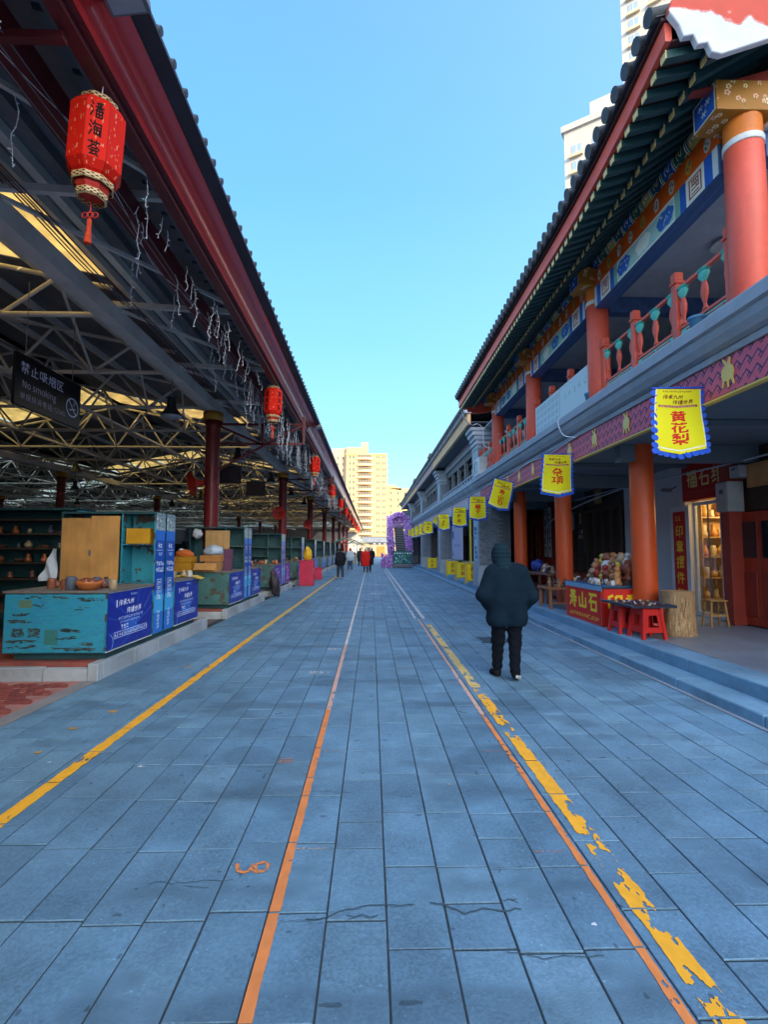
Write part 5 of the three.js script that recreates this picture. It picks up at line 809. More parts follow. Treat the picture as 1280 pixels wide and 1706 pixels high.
// floodlight on the eave at the top left, further floodlight down the row
for (const [d, lab] of [[3.45, 'square grey floodlight fixed to the eave at the upper left'], [16.6, 'small pale floodlight on the far eave edge']]) {
  const t = thing('floodlight', lab, 'floodlight', [-1.80, 5.66, d]); mb().box(-.15, .15, -.05, .05, -.12, .12, .015).build('housing', M.steelDark, t); const g = new THREE.BoxGeometry(.24, .008, .18); g.translate(0, -.054, 0); mesh('glass', boxUV(g.toNonIndexed()), mat([.30, .33, .38], { flat: true, rough: .15 }), t); mb().bar(V(-.1, .04, 0), V(-.12, .12, 0), .03).build('bracket', M.steelDark, t); t.rotation.z = .15;
}
// pendant lamps
{
  const t = thing('pendant_lamp', 'nearest black pendant lamp hanging beside the steel beam', 'pendant lamp', [-4.55, 4.66, 11.5], 'pendant lamps in the hall');
  mb().rod(V(0, .42, 0), V(0, 1.02, 0), .012, 6).build('stem', M.steelDark, t); mb().lathe([[0, .42], [.09, .42], [.10, .24], [.11, .2], [.2, .06], [.235, .02], [.235, 0]], 0, 0, 0, 20).build('shade', mat([.02, .022, .026], { rough: .45, flat: true, side: THREE.DoubleSide }), t); mb().lathe([[.228, .004], [.22, -.03], [.12, -.06], [0, -.065]], 0, 0, 0, 20).build('diffuser', mat([.35, .42, .46], { flat: true, rough: .3 }), t);
  [[-4.55, 17.25], [-4.55, 23], [-4.55, 28.75], [-4.55, 34.5], [-11.6, 20.1], [-15, 26], [-10, 30], [-20, 35], [-14, 36]].forEach(([x, d], i) => copyOf(t, i < 4 ? `${ORD[i + 1]} black pendant lamp from the camera along the outer beam` : `black pendant lamp deep in the hall, ${ORD[i - 4]} from the camera there`, [x, 4.66, d]));
}
// red horn dishes on the posts
for (const [x, d, ry, rx, lab] of [[-4.95, 14.1, -.9, .35, 'red horn dish on the first post, turned to the left'], [-4.62, 25.5, .1, 0, 'round red horn dish on the second post facing the street'], [-4.62, 37, .3, 0, 'small red horn dish on the third post']]) { const t = thing('red_horn', lab, 'loudspeaker', [x, 3.45, d]); mb().lathe([[.05, -.36], [.06, -.3], [.10, -.16], [.22, -.04], [.34, .02], [.33, .03], [.2, -.02], [.03, -.1]], 0, 0, 0, 20).build('horn', mat([.50, .03, .02], { rough: .5, size: .6, seed: 160, side: THREE.DoubleSide }), t); mb().lathe([[0, -.5], [.07, -.5], [.075, -.36], [0, -.36]], 0, 0, 0, 14).build('driver', M.maroon, t); mb().rod(V(0, -.45, 0), V(.05, -.45, 0.0), .03, 6).build('mount', M.steelDark, t); t.rotation.set(Math.PI / 2 + rx, 0, -ry, 'YXZ'); }
// no-smoking board
{
  const tx = canvasTex(1024, 512, (g, W, H) => { g.fillStyle = '#07070b'; g.fillRect(0, 0, W, H); glyphs(g, '禁止吸烟区', 60, 60, 120, 14, false, { color: '#b9bfdc', w: 10 }); g.fillStyle = '#aab0c4'; g.font = '96px sans-serif'; g.fillText('No smoking', 84, 322); glyphs(g, '举报投诉电话', 64, 372, 72, 8, false, { color: '#8e94ac', w: 9 }); g.font = '70px sans-serif'; g.fillStyle = '#8e94ac'; g.fillText(':12345', 546, 438); g.strokeStyle = '#c3c9e6'; g.lineWidth = 16; g.beginPath(); g.arc(880, 300, 104, 0, 7); g.stroke(); g.beginPath(); g.moveTo(812, 222); g.lineTo(948, 378); g.stroke(); g.lineWidth = 14; g.beginPath(); g.moveTo(826, 336); g.lineTo(938, 306); g.stroke(); g.lineWidth = 6; g.beginPath(); g.moveTo(900, 280); g.bezierCurveTo(870, 260, 930, 250, 900, 220); g.moveTo(924, 276); g.bezierCurveTo(900, 256, 950, 246, 924, 216); g.stroke(); });
  const t = thing('no_smoking_sign', 'black hanging sign with white characters reading no smoking', 'sign', [-5.2, 3.74, 8.2]);
  mb().box(-.025, .022, .02, .80, -.83, .83, .005).build('board', mat([.008, .008, .012], { flat: true, rough: .35 }), t); print('legend', tx, '+x', [.0245, .41, 0], 1.64, .76, t, { roughness: .3 }); for (const z of [-.6, .6]) mb().rod(V(0, .8, z), V(0, 1.95, z), .006, 5).build('hanger', M.steelDark, t);
  for (const [d, lab] of [[17.6, 'dark hanging board further down the hall beside the first post'], [21.6, 'farther dark hanging board near the second post']]) { const q = thing('hanging_board', lab, 'sign', [-4.9, 3.9, d], 'dark hanging boards'); mb().box(-.4, .4, 0, .62, -.02, .02, .004).build('board', mat([.03, .02, .035], { flat: true, rough: .5 }), q); for (const x of [-.3, .3]) mb().rod(V(x, .62, 0), V(x, 1.7, 0), .006, 5).build('hanger', M.steelDark, q); }
}
// ---------- yellow pennant banners under the right cornice ----------
const bannerTex = (str, seed) => canvasTex(256, 384, (g, W, H) => {
  g.fillStyle = '#f7ea12'; g.fillRect(0, 0, W, H); g.strokeStyle = '#fbf7d8'; g.lineWidth = 8; g.strokeRect(2, -20, W - 4, H); fine(g, 40, 8, 170, 11, '#9a6a10', seed);
  glyphs(g, '传承九州', 46, 32, 27, 1, false, { color: '#7a2410', w: 12, skew: .15 }); glyphs(g, '传播世界', 100, 62, 27, 1, false, { color: '#7a2410', w: 12, skew: .15 }); g.fillStyle = '#a83a4c'; g.fillRect(22, 95, 212, 14); fine(g, 28, 97, 200, 10, '#f0d890', seed + 1);
  const s = str.length === 3 ? 74 : 86; if (str) glyphs(g, str, 128 - s * .6, 126, s * 1.2, 0, true, { color: '#e02c08', w: 13, tall: .78 }); else for (let k = 0; k < 2; k++) fine(g, 84, 140 + k * 92, 90, 74, '#d2340e', seed + 7 + k);
});
const BAN = ['黄花梨', '杂项', '寿山石', '扇子', '', ''].map((s, i) => new THREE.MeshStandardMaterial({ map: bannerTex(s, 200 + i * 9), roughness: .8, side: THREE.DoubleSide }));
M.fringe = mat([.012, .10, .62], { rough: .7, size: .4, seed: 170, amp: .15, side: THREE.DoubleSide });
const BANS = [[6.05, 3.77, 3.61, 0, 0, 0], [10.1, 3.75, 3.55, 1, .08, 0], [14.2, 3.74, 3.58, 2, .2, -.22], [17.8, 3.75, 3.50, 3, .08, 0], [21.5, 3.75, 3.42, 4, .1, 0], [26.3, 3.75, 3.46, 5, .1, 0], [29.5, 3.7, 3.50, 4, .2, .9], [33.5, 3.75, 3.48, 5, .1, 0], [37, 3.75, 3.48, 4, .1, 0], [40.3, 3.75, 3.48, 5, .1, 0], [43.7, 3.75, 3.48, 4, .1, 0], [48, 3.75, 3.48, 5, .1, 0]];
BANS.forEach(([d, x, y, k, turn, roll], i) => {
  const names = ['large yellow banner with blue fringe reading three red characters, nearest the camera', 'yellow banner with two red characters, second from the camera', 'yellow banner blown aslant, third from the camera', 'yellow banner above the red end column, fourth from the camera'];
  const t = thing('yellow_banner', names[i] || (i === 6 ? 'yellow banner flipped up by the wind, seventh from the camera' : `${ORD[i]} yellow banner from the camera along the grey cornice`), 'banner', [x, y, d], 'yellow banners under the cornice', turn);
  const w = .56, h = .74, wave = (px, py) => .035 * Math.sin(px * 9 + i) * (-py / h) + .03 * Math.sin(py * 7 + i * 2) * .6, g = new THREE.PlaneGeometry(w, h, 12, 14), p = g.attributes.position;
  for (let n = 0; n < p.count; n++) { const px = p.getX(n), v = .5 - p.getY(n) / h, tap = 1 + .10 * v, low = -v * (h + .07 * (1 - Math.abs(px) / (w / 2))); p.setXYZ(n, px * tap - .012 * v, low, wave(px, low)); } g.computeVertexNormals();
  mesh('cloth', g, BAN[k], t);
  const f = mb(), scal = (px, py, a, r) => { const c = new THREE.CylinderGeometry(r, r, .005, 9); c.rotateX(Math.PI / 2); c.scale(1, .8, 1); c.rotateZ(a); c.translate(px, py, wave(px, py) - .006); f.add(c); };
  for (let n = 0; n < 8; n++) { const v = (n + .5) / 8; for (const s of [-1, 1]) scal(s * (w / 2 * (1 + .1 * v) + .012), -v * h, s * .5, .047); }
  for (let n = 0; n <= 8; n++) { const u = n / 8 * 2 - 1; scal(u * w / 2 * 1.1, -(h + .07 * (1 - Math.abs(u))) - .022, 0, .05); }
  f.build('blue_fringe', M.fringe, t).userData.kind = 'stuff';
  mb().rod(V(-w / 2 - .05, .01, 0), V(w / 2 + .14, .03, 0), .011, 7).build('rod', M.fringe, t);
  t.rotation.z = roll;
});
// ---------- things on the balcony ----------
{
  const wt = (s) => canvasTex(256, 128, (g, W, H) => { g.fillStyle = '#c6d2d6'; g.fillRect(0, 0, W, H); const q = rngOf(s); if (s % 2) for (let i = 0; i < 6; i++) for (let j = 0; j < 4; j++) { g.fillStyle = 'rgba(150,172,186,.6)'; g.fillRect(14 + i * 40, 10 + j * 29, 33, 22); } else for (let n = 0; n < 5; n++) { g.strokeStyle = '#7fae9c'; g.lineWidth = 4; const x = 30 + n * 44; for (let m = 0; m < 4; m++) { g.beginPath(); g.moveTo(x + q() * 24, 30 + q() * 30); g.lineTo(x + q() * 24, 30 + q() * 30); g.stroke(); } } });
  for (const [d0, d1, s, lab] of [[9.08, 10.6, 200, 'pale banner sheet with faint marks tied to the balcony rail'], [10.62, 12.2, 201, 'pale banner sheet with a faint grid tied to the balcony rail']]) { const t = thing('balcony_sheet', lab, 'banner', [4.03, 4.36, (d0 + d1) / 2]); mb().box(-.008, .006, 0, .72, -(d1 - d0) / 2, (d1 - d0) / 2).build('sheet', mat([.6, .66, .68], { rough: .6, size: 1, seed: 172, amp: .1 }), t); print('faint_print', wt(s), '-x', [-.0095, .36, 0], d1 - d0 - .02, .7, t); }
  for (const [d, lab] of [[5.95, 'small blue plastic tub on the balcony edge near the corner column'], [9.0, 'small dark tub at the foot of the second balcony column']]) { const t = thing('plastic_tub', lab, 'tub', [3.98, 4.322, d]); mb().lathe([[0, 0], [.075, 0], [.1, .14], [.105, .15], [.095, .15], [.07, .02], [0, .02]], 0, 0, 0, 16).build('tub', mat([.05, .17, .30], { flat: true, rough: .5 }), t); mb().lathe([[.104, .12], [.109, .13], [.109, .15], [.104, .155]], 0, 0, 0, 16).build('rim', mat([.08, .22, .36], { flat: true, rough: .5 }), t); }
  const ac = thing('air_conditioner', 'white outdoor air conditioner unit on the ledge by the brick pier', 'air conditioner', [3.98, 4.325, 18.35]); mb().box(-.14, .3, 0, .62, -.42, .42, .02).build('casing', mat([.62, .62, .60], { rough: .5, size: 1, seed: 173 }), ac); mb().add(new THREE.TorusGeometry(.22, .012, 6, 24).rotateY(Math.PI / 2).translate(-.145, .31, -.1)).build('fan_ring', M.steelDark, ac); for (let k = 0; k < 6; k++) mb().box(-.143, -.139, .1 + k * .08, .115 + k * .08, .18, .38).build('grille_slat', M.steelDark, ac);
  const cab = world('white_cable', 'white cable looping from the red eave end down to the brick pier', 'cable', [3.4, 6, 17.3]); mb().tube([V(3.1, 6.35, 17.1), V(3.25, 6.1, 17.3), V(3.55, 6.0, 17.6), V(3.8, 6.12, 17.9), V(4.0, 6.0, 18), V(4.02, 5.6, 18), V(4.06, 5.35, 18), V(4.3, 5.25, 18)], .018, 6, 60).build('cable_run', M.wire, cab); mb().box(4.2, 4.32, 5.2, 5.32, 17.95, 18.05, .01).build('junction_box', M.wire, cab);
  const cb = world('cornice_cable', 'pale cable hanging over the cornice and along the valance', 'cable', [3.8, 4, 9.6]); mb().tube([V(4.0, 4.4, 10.4), V(3.87, 4.33, 10.3), V(3.84, 4.15, 10.2), V(3.9, 3.95, 10.1), V(4.06, 3.86, 9.9)], .012, 5, 24).build('drop', M.wire, cb); mb().tube([V(4.06, 3.88, 9.8), V(4.05, 3.82, 11.5), V(4.05, 3.87, 13), V(4.05, 3.80, 15), V(4.05, 3.86, 17), V(4.05, 3.8, 19)], .008, 5, 40).build('run', M.wire, cb);
}
// ---------- shop front on the right ----------
{
  const wsign = canvasTex(768, 384, (g, W, H) => { g.fillStyle = '#b3130c'; g.fillRect(0, 0, W, H); glyphs(g, '福石缘', 70, 60, 190, 22, false, { color: '#e7c77c', w: 12 }); fine(g, 90, 292, 500, 22, '#b8563a', 3); fine(g, 90, 332, 380, 18, '#a8482e', 4); });
  const s = thing('red_shop_sign', 'dark red shop sign with three gold characters above the glass door', 'sign', [6.84, 2.68, 10.2]); mb().box(-.02, .05, 0, .78, -.76, .76, .006).build('board', mat([.32, .012, .01], { flat: true, rough: .5 }), s); print('gold_lettering', wsign, '-x', [-.0225, .39, 0], 1.5, .76, s);
  // door leaf with a vertical red sign
  const vs = canvasTex(128, 640, (g, W, H) => { g.fillStyle = '#cf1c08'; g.fillRect(0, 0, W, H); glyph(g, '主', 18, 20, 36, { color: '#f6c531', w: 11 }); fine(g, 62, 22, 46, 34, '#f6c531', 6); glyphs(g, '印章摆件', 20, 84, 88, 18, true, { color: '#f8c92a', w: 13 }); fine(g, 22, 520, 90, 34, '#f6c531', 7); fine(g, 22, 566, 90, 34, '#f6c531', 8); });
  const l = thing('door_leaf', 'white-framed shop door leaf carrying a vertical red sign', 'door', [6.80, .272, 11.04]); mb().box(-.03, .03, 0, 2.32, -.34, .34, .006).build('frame', mat([.62, .63, .66], { rough: .4, size: 1, seed: 180, amp: .08 }), l); mb().box(-.034, -.028, .12, 2.2, -.22, .22).build('panel', mat([.5, .03, .01], { flat: true }), l); print('red_strip', vs, '-x', [-.0375, 1.16, 0], .40, 2.04, l);
  // glass door, open room behind it with lit shelves
  const gd = thing('glass_door', 'white-framed glass shop door with warm lit shelves behind', 'door', [6.86, .272, 10.2], null, -.0); const fr = mat([.60, .62, .66], { rough: .35, size: 1, seed: 181, amp: .08 });
  mb().box(-.03, .03, 0, 2.36, .38, .45, .006).build('frame_stile', fr, gd); mb().box(-.03, .03, 0, 2.36, -.45, -.38, .006).build('frame_stile', fr, gd); mb().box(-.03, .03, 2.29, 2.36, -.38, .38, .004).build('frame_rail', fr, gd); mb().box(-.03, .03, 0, .10, -.38, .38, .004).build('frame_rail', fr, gd); mb().box(-.012, .012, .1, 2.29, -.012, .012).build('mullion', M.steelDark, gd);
  const pane = new THREE.MeshPhysicalMaterial({ color: 0xf2f6f5, roughness: .03, transmission: 1, thickness: 0 }); mb().box(-.004, .004, .102, 2.288, .014, .378).build('pane', pane, gd); mb().box(-.004, .004, .102, 2.288, -.378, -.014).build('pane', pane, gd);
  mb().tube([V(-.03, .95, -.33), V(-.10, .95, -.33), V(-.10, 1.25, -.33), V(-.03, 1.25, -.33)], .014, 6, 20).build('handle', fr, gd);
  const sh = thing('lit_shelf', 'warm lit wooden display shelf inside the glass door', 'shelf', [7.85, .27, 11.1]); const sw = mat([.42, .24, .08], { rough: .5, size: .6, seed: 182, streak: 1 }); mb().box(-.72, .8, 0, 2.4, -.02, .04).build('back', sw, sh); for (const y of [.3, .75, 1.2, 1.62, 2.05]) mb().box(-.7, .78, y, y + .03, -.28, -.022).build('board', sw, sh); for (const x of [-.72, .78]) mb().box(x, x + .02, 0, 2.4, -.28, -.022).build('side', sw, sh);
  const gm = [[.62, .36, .08], [.55, .45, .28], [.5, .22, .06], [.66, .55, .34]].map((c, i) => mat(c, { rough: .35, size: .3, seed: 183 + i })); let n = 0; for (const [row, y] of [.33, .78, 1.23, 1.65, 2.08].entries()) for (let k = 0; k < 7; k++) { const o = good('shelf_carving', '', null, [7.25 + k * .19 + rr(-.03, .03), .27 + y, 10.95 + rr(-.04, .04)], n % 4, gm[n % 4], rr(1.1, 1.9), 1.2); tag(o, `${['golden', 'cream', 'brown', 'pale gold'][n % 4]} carving on the ${['bottom', 'second', 'third', 'fourth', 'top'][row]} board of the lit shelf`, 'carving', 'carvings on the lit shelf'); n++; }
  const lamp = thing('shop_lamp', 'warm lamp tube under the ceiling inside the glass door', 'lamp', [7.75, 2.62, 10.35]); mb().box(-.06, .06, .04, .10, -.6, .6, .01).build('fitting', M.whiteBand, lamp); mb().rod(V(0, .02, -.55), V(0, .02, .55), .02, 10).build('tube', new THREE.MeshStandardMaterial({ color: 0xffe2b0, emissive: new THREE.Color(1, .74, .4), emissiveIntensity: 2 }), lamp);
  const pl = new THREE.PointLight(new THREE.Color(1, .66, .30), 2.2); pl.position.set(7.75, 2.5, -10.35); pl.castShadow = true; pl.shadow.radius = 3; scene.add(pl);
  // meter boxes
  for (const [x, y, d, w, h, lab] of [[6.55, 2.34, 9.33, .34, .56, 'grey electric meter box beside the red shop sign'], [6.7, 2.3, 17.3, .5, .6, 'grey metal cabinet hanging beside the third red column'], [6.6, 2.95, 9.05, .25, .22, 'small grey junction box above the meter box']]) { const t = thing('meter_box', lab, 'electric box', [x, y, d]); mb().box(0, .3, 0, h, -w / 2, w / 2, .012).build('case', mat([.34, .36, .38], { rough: .5, size: .8, seed: 190 }), t); mb().box(-.008, .002, .03, h - .03, -w / 2 + .03, w / 2 - .03, .003).build('lid', mat([.40, .42, .44], { rough: .45, size: .8, seed: 191 }), t); mb().box(-.014, -.006, h * .6, h * .75, -.05, .05).build('label_plate', mat([.10, .12, .16], { flat: true }), t); }
  // vertical couplets and notices on the red wall
  const cp = (s, c) => canvasTex(96, 512, (g, W, H) => { g.fillStyle = c; g.fillRect(0, 0, W, H); for (let k = 0; k < 5; k++) fine(g, 14, 24 + k * 96, 64, 64, k === 2 ? '#b03020' : '#25252b', s + k); });
  const cps = [cp(3, '#c9c6c0'), cp(9, '#d8d2c8')]; [[17.6, 1.45, 1.75, 'white vertical couplet between the second and third red columns'], [19.3, 1.35, 1.9, 'white vertical couplet left of the third column, near one'], [19.75, 1.35, 1.9, 'white vertical couplet left of the third column, far one']].forEach(([d, y, h, lab], i) => { const t = thing('couplet', lab, 'poster', [6.80, y, d]); mb().box(0, .012, 0, h, -.16, .16).build('paper', mat([.6, .58, .54], { flat: true, rough: .8 }), t); print('ink', cps[i % 2], '-x', [-.002, h / 2, 0], .30, h - .02, t); });
  { const t = thing('notice_board', 'framed dark notice with yellow strip and small photos on the red wall', 'notice', [6.80, 1.55, 16.4]); mb().box(0, .03, 0, 1.5, -.25, .25, .005).build('board', mat([.07, .05, .04], { flat: true }), t); print('notice_print', canvasTex(128, 384, (g) => { g.fillStyle = '#2a1d18'; g.fillRect(0, 0, 128, 384); g.fillStyle = '#b5762e'; g.fillRect(44, 50, 36, 96); for (let k = 0; k < 6; k++) { g.fillStyle = pick(['#c9b69a', '#7f4a5c', '#c58a50']); g.fillRect(24 + (k % 3) * 30, 200 + (k > 2 ? 44 : 0), 22, 30); } }), '-x', [-.002, .75, 0], .44, 1.42, t); }
  { const t = thing('hanging_plaque', 'brown plaque hanging in front of the dark carved doors', 'plaque', [6.7, 3.0, 14.9]); mb().box(0, .04, 0, .42, -.22, .22, .006).build('board', mat([.22, .13, .05], { rough: .6, size: .5, seed: 192 }), t); mb().box(-.006, 0, .05, .37, -.17, .17).build('inset', mat([.30, .18, .07], { rough: .6, size: .5, seed: 193 }), t); }
  { const t = thing('orange_plaque', 'orange wooden plaque at the right edge above the red doors', 'plaque', [6.75, 2.75, 8.5]); mb().box(0, .05, 0, .42, -.45, .45, .008).build('board', mat([.46, .22, .07], { rough: .6, size: .6, seed: 194, streak: 1 }), t); mb().box(-.006, 0, .05, .37, -.4, .4).build('inset', mat([.50, .26, .09], { rough: .6, size: .6, seed: 195 }), t); }
  { const t = thing('security_camera', 'small security camera on the white wall left of the shop sign', 'camera', [6.72, 2.98, 11.3]); mb().box(-.16, .06, -.04, .04, -.04, .04, .012).build('housing', M.steelDark, t); mb().rod(V(.05, .02, 0), V(.18, .08, 0), .015, 6).build('arm', M.steelDark, t); }
}
// display table with red cloth signs
{
  const t = world('display_table', 'display table wrapped in red cloth with big yellow characters', 'table', [4.5, .27, 9.85]);
  mb().box(4.13, 4.95, .95, .985, 9.08, 10.72, .01).build('table_top', mat([.04, .09, .16], { rough: .6, size: .8, seed: 200 }), t); mb().box(4.10, 4.98, .985, .995, 9.05, 10.75).build('blue_cloth', mat([.04, .12, .24], { rough: .7, size: .6, seed: 201 }), t); mb().box(4.095, 4.101, .90, .985, 9.05, 10.75).build('cloth_edge', mat([.22, .40, .55], { rough: .6, size: .5, seed: 202 }), t);
  const rc = mat([.55, .02, .01], { rough: .5, size: .8, seed: 203, amp: .1 }); mb().box(4.105, 4.13, .275, .94, 9.08, 10.72).build('front_cloth', rc, t); mb().box(4.13, 4.95, .275, .94, 9.06, 9.08).build('end_cloth', rc, t);
  for (const [x, d] of [[4.2, 9.2], [4.88, 9.2], [4.2, 10.6], [4.88, 10.6]]) mb().box(x - .025, x + .025, .268, .95, d - .025, d + .025).build('leg', M.steelDark, t);
  const a = canvasTex(640, 288, (g, W, H) => { g.fillStyle = '#dd1a08'; g.fillRect(0, 0, W, H); g.strokeStyle = '#f0a090'; g.lineWidth = 3; g.strokeRect(3, 3, W - 6, H - 6); glyphs(g, '寿山石', 58, 30, 160, 22, false, { color: '#fbd520', w: 15 }); fine(g, 50, 226, 540, 34, '#f7c81c', 9); }), b = canvasTex(320, 288, (g, W, H) => { g.fillStyle = '#dd1a08'; g.fillRect(0, 0, W, H); glyphs(g, '印章', 22, 30, 132, 14, false, { color: '#fbd520', w: 15 }); });
  print('street_lettering', a, '-x', [4.1025, .605, 9.9], 1.62, .64, t); print('end_lettering', b, '+z', [4.50, .605, 9.0565], .72, .64, t);
}
const figShapes = [[[0, 0], [.05, 0], [.06, .03], [.045, .09], [.05, .13], [.03, .16], [.024, .17], [.036, .19], [.036, .215], [.02, .235], [0, .24]], [[0, 0], [.07, 0], [.075, .04], [.05, .07], [.06, .10], [.03, .13], [.035, .16], [.015, .18], [0, .18]], [[0, 0], [.04, 0], [.035, .05], [.055, .12], [.035, .17], [.02, .18], [.03, .2], [.025, .225], [0, .235]], [[0, 0], [.05, 0], [.05, .02], [.02, .03], [.03, .09], [.07, .14], [.05, .19], [.02, .21], [0, .21]], [[0, 0], [.035, 0], [.035, .06], [.03, .065], [.03, .08], [0, .08]]].map((p) => { const g = new THREE.LatheGeometry(new THREE.SplineCurve(p.map((q) => new THREE.Vector2(...q))).getPoints(26).map((q) => new THREE.Vector2(Math.max(0, q.x), q.y)), 18), v = g.attributes.position; for (let i = 0; i < v.count; i++) { const a = Math.atan2(v.getZ(i), v.getX(i)), k = 1 + .30 * Math.sin(2 * a + v.getY(i) * 46) * Math.sin(v.getY(i) * 30 + a) + .14 * Math.sin(5 * a + v.getY(i) * 90); v.setX(i, v.getX(i) * k); v.setZ(i, v.getZ(i) * k * .8); } g.computeVertexNormals(); return boxUV(g.toNonIndexed()); });
const figM = [[.46, .20, .07], [.48, .33, .17], [.36, .03, .03], [.58, .46, .05], [.60, .60, .58], [.26, .07, .03], [.36, .20, .10], [.05, .04, .05]].map((c, i) => mat(c, { rough: .4, size: .15, seed: 210 + i, amp: .36 }));
const figN = ['tan', 'cream', 'dark red', 'yellow', 'white', 'brown', 'sandy', 'black'];
function fig(x, y, d, sh, m, s, where, group) { const q = new THREE.Mesh(figShapes[sh], figM[m]); q.name = numbered('figurine'); q.scale.setScalar(s); q.position.set(x, y, -d); q.rotation.y = rr(0, 6); tag(q, `${figN[m]} carved figurine ${where}`, 'figurine', group); scene.add(q); }
for (let i = 0; i < 26; i++) fig(4.2 + rr(0, .30), .996, 9.2 + rr(0, 1.4), 4, [4, 6, 1, 4, 7][i % 5], rr(.7, 1.3), 'small, lying near the front edge of the red cloth table', 'small pieces at the table front');
for (let i = 0; i < 30; i++) { const r = Math.floor(i / 10); fig(4.52 + r * .15 + rr(-.04, .04), .996 + r * .1, 9.25 + (i % 10) * .145 + rr(-.03, .03), i % 4, [0, 5, 2, 1, 0, 3, 4, 0, 2, 6][(i * 7 + r) % 10], rr(1.0, 1.5) + r * .25, `standing in ${['the middle', 'the back', 'the rearmost'][r]} row on the red cloth table`, 'figurines on the display table'); }
{ const t = world('figurine_riser', 'dark stepped riser under the figurines on the red cloth table', 'riser', [4.75, .995, 9.9]); mb().box(4.58, 4.75, .996, 1.094, 9.15, 10.68).build('lower_step', M.darkWood, t); mb().box(4.75, 4.93, .996, 1.194, 9.15, 10.68).build('upper_step', M.darkWood, t); }
// red plastic stools under a black tray of trinkets
M.redPlastic = mat([.60, .018, .012], { rough: .35, size: .8, seed: 220, amp: .08, bump: 0 });
function makeStool(label) {
  const t = thing('plastic_stool', label, 'stool', [4.2, .268, 8.5], 'red plastic stools under the tray');
  mb().box(-.15, .15, .44, .47, -.15, .15, .02).build('seat', M.redPlastic, t);
  for (const [sx, sz] of [[-1, -1], [1, -1], [-1, 1], [1, 1]]) mb().bar(new THREE.Vector3(sx * .135, .45, sz * .135), new THREE.Vector3(sx * .185, .0, sz * .185), .05, .05).build('leg', M.redPlastic, t);
  for (let k = 0; k < 4; k++) { const s = new THREE.Shape([[-.135, .45], [.135, .45], [.17, .10], [-.17, .10]].map((q) => new THREE.Vector2(...q))); const hole = new THREE.Path([[-.07, .36], [-.085, .18], [.085, .18], [.07, .36]].map((q) => new THREE.Vector2(...q))); s.holes.push(hole); const g = new THREE.ExtrudeGeometry(s, { depth: .012, bevelEnabled: false }); g.translate(0, 0, .135); const p = g.attributes.position; for (let i = 0; i < p.count; i++) p.setZ(i, p.getZ(i) + (.45 - p.getY(i)) * .11); g.rotateY(k * Math.PI / 2); const q = g.index ? g.toNonIndexed() : g; q.computeVertexNormals(); boxUV(q); mesh('skirt', q, M.redPlastic, t); }
  return t;
}
{ const s = makeStool('red plastic stool at the street corner of the black tray'); s.position.set(4.24, .268, -8.52); copyOf(s, 'red plastic stool nearest the camera under the black tray', [4.33, .268, 8.02], .1); copyOf(s, 'red plastic stool half hidden behind the other two', [4.62, .268, 8.46], -.1);
  const t = world('black_tray', 'black tray board of small trinkets resting on red stools', 'tray', [4.36, .742, 8.3]); mb().box(4.0, 4.72, .742, .775, 7.82, 8.86, .008).build('board', mat([.012, .02, .04], { rough: .5, size: .6, seed: 221 }), t); for (const [a, b, c, e] of [[4.0, 4.02, 7.82, 8.86], [4.70, 4.72, 7.82, 8.86]]) mb().box(a, b, .775, .79, c, e).build('rim', M.steelDark, t);
  for (let i = 0; i < 44; i++) { const g = i % 3 ? new THREE.SphereGeometry(rr(.012, .024), 8, 6) : new THREE.TorusGeometry(rr(.016, .026), .006, 5, 12).rotateX(Math.PI / 2); g.scale(1, .6, 1); const q = new THREE.Mesh(boxUV(g.toNonIndexed()), figM[[4, 4, 6, 1, 4, 5, 7, 3][i % 8]]); q.name = numbered('bead_trinket'); q.position.set(4.06 + rr(0, .6), .785, -(7.9 + rr(0, .88))); tag(q, 'tiny bead or ring among the trinkets on the black tray', 'trinket', 'trinkets on the black tray'); scene.add(q); } }
// log stump
{
  const t = thing('log_stump', 'rough barked log stump standing beside the red column', 'stump', [5.0, .268, 8.3]); const bark = canvasTex(512, 512, (g, W, H) => { g.fillStyle = '#a9865e'; g.fillRect(0, 0, W, H); const q = rngOf(91); for (let k = 0; k < 520; k++) { g.strokeStyle = pick(['#5a3d26', '#d2b78c', '#e4d2ae', '#7d5a3a', '#3d2817', '#c39a68']); g.globalAlpha = .5; g.lineWidth = 1 + q() * 4; const x = q() * W, y = q() * H; g.beginPath(); g.moveTo(x, y); g.bezierCurveTo(x + 8 * (q() - .5), y + 30, x + 14 * (q() - .5), y + 50, x + 10 * (q() - .5), y + 50 + 60 * q()); g.stroke(); } g.globalAlpha = 1; });
  const g = new THREE.CylinderGeometry(.235, .265, .70, 48, 16, true), p = g.attributes.position; for (let i = 0; i < p.count; i++) { const a = Math.atan2(p.getZ(i), p.getX(i)), y = p.getY(i), k = 1 + .05 * Math.sin(3 * a + 1) + .06 * (vnoise((a / 6.283 + .5) * 24, y * 4 + 5, 24, 64, 7) - .5) + .05 * (vnoise((a / 6.283 + .5) * 60, y * 9 + 5, 60, 64, 8) - .5); p.setX(i, p.getX(i) * k); p.setZ(i, p.getZ(i) * k); p.setY(i, y + .35); } g.computeVertexNormals(); mesh('bark', g, new THREE.MeshStandardMaterial({ map: bark, roughness: .9, bumpMap: bumpOf(.4), bumpScale: .01 }), t); const c = new THREE.CircleGeometry(.235, 32); c.rotateX(-Math.PI / 2); c.translate(0, .698, 0); mesh('cut_face', boxUV(c.toNonIndexed()), M.plyLt, t);
}
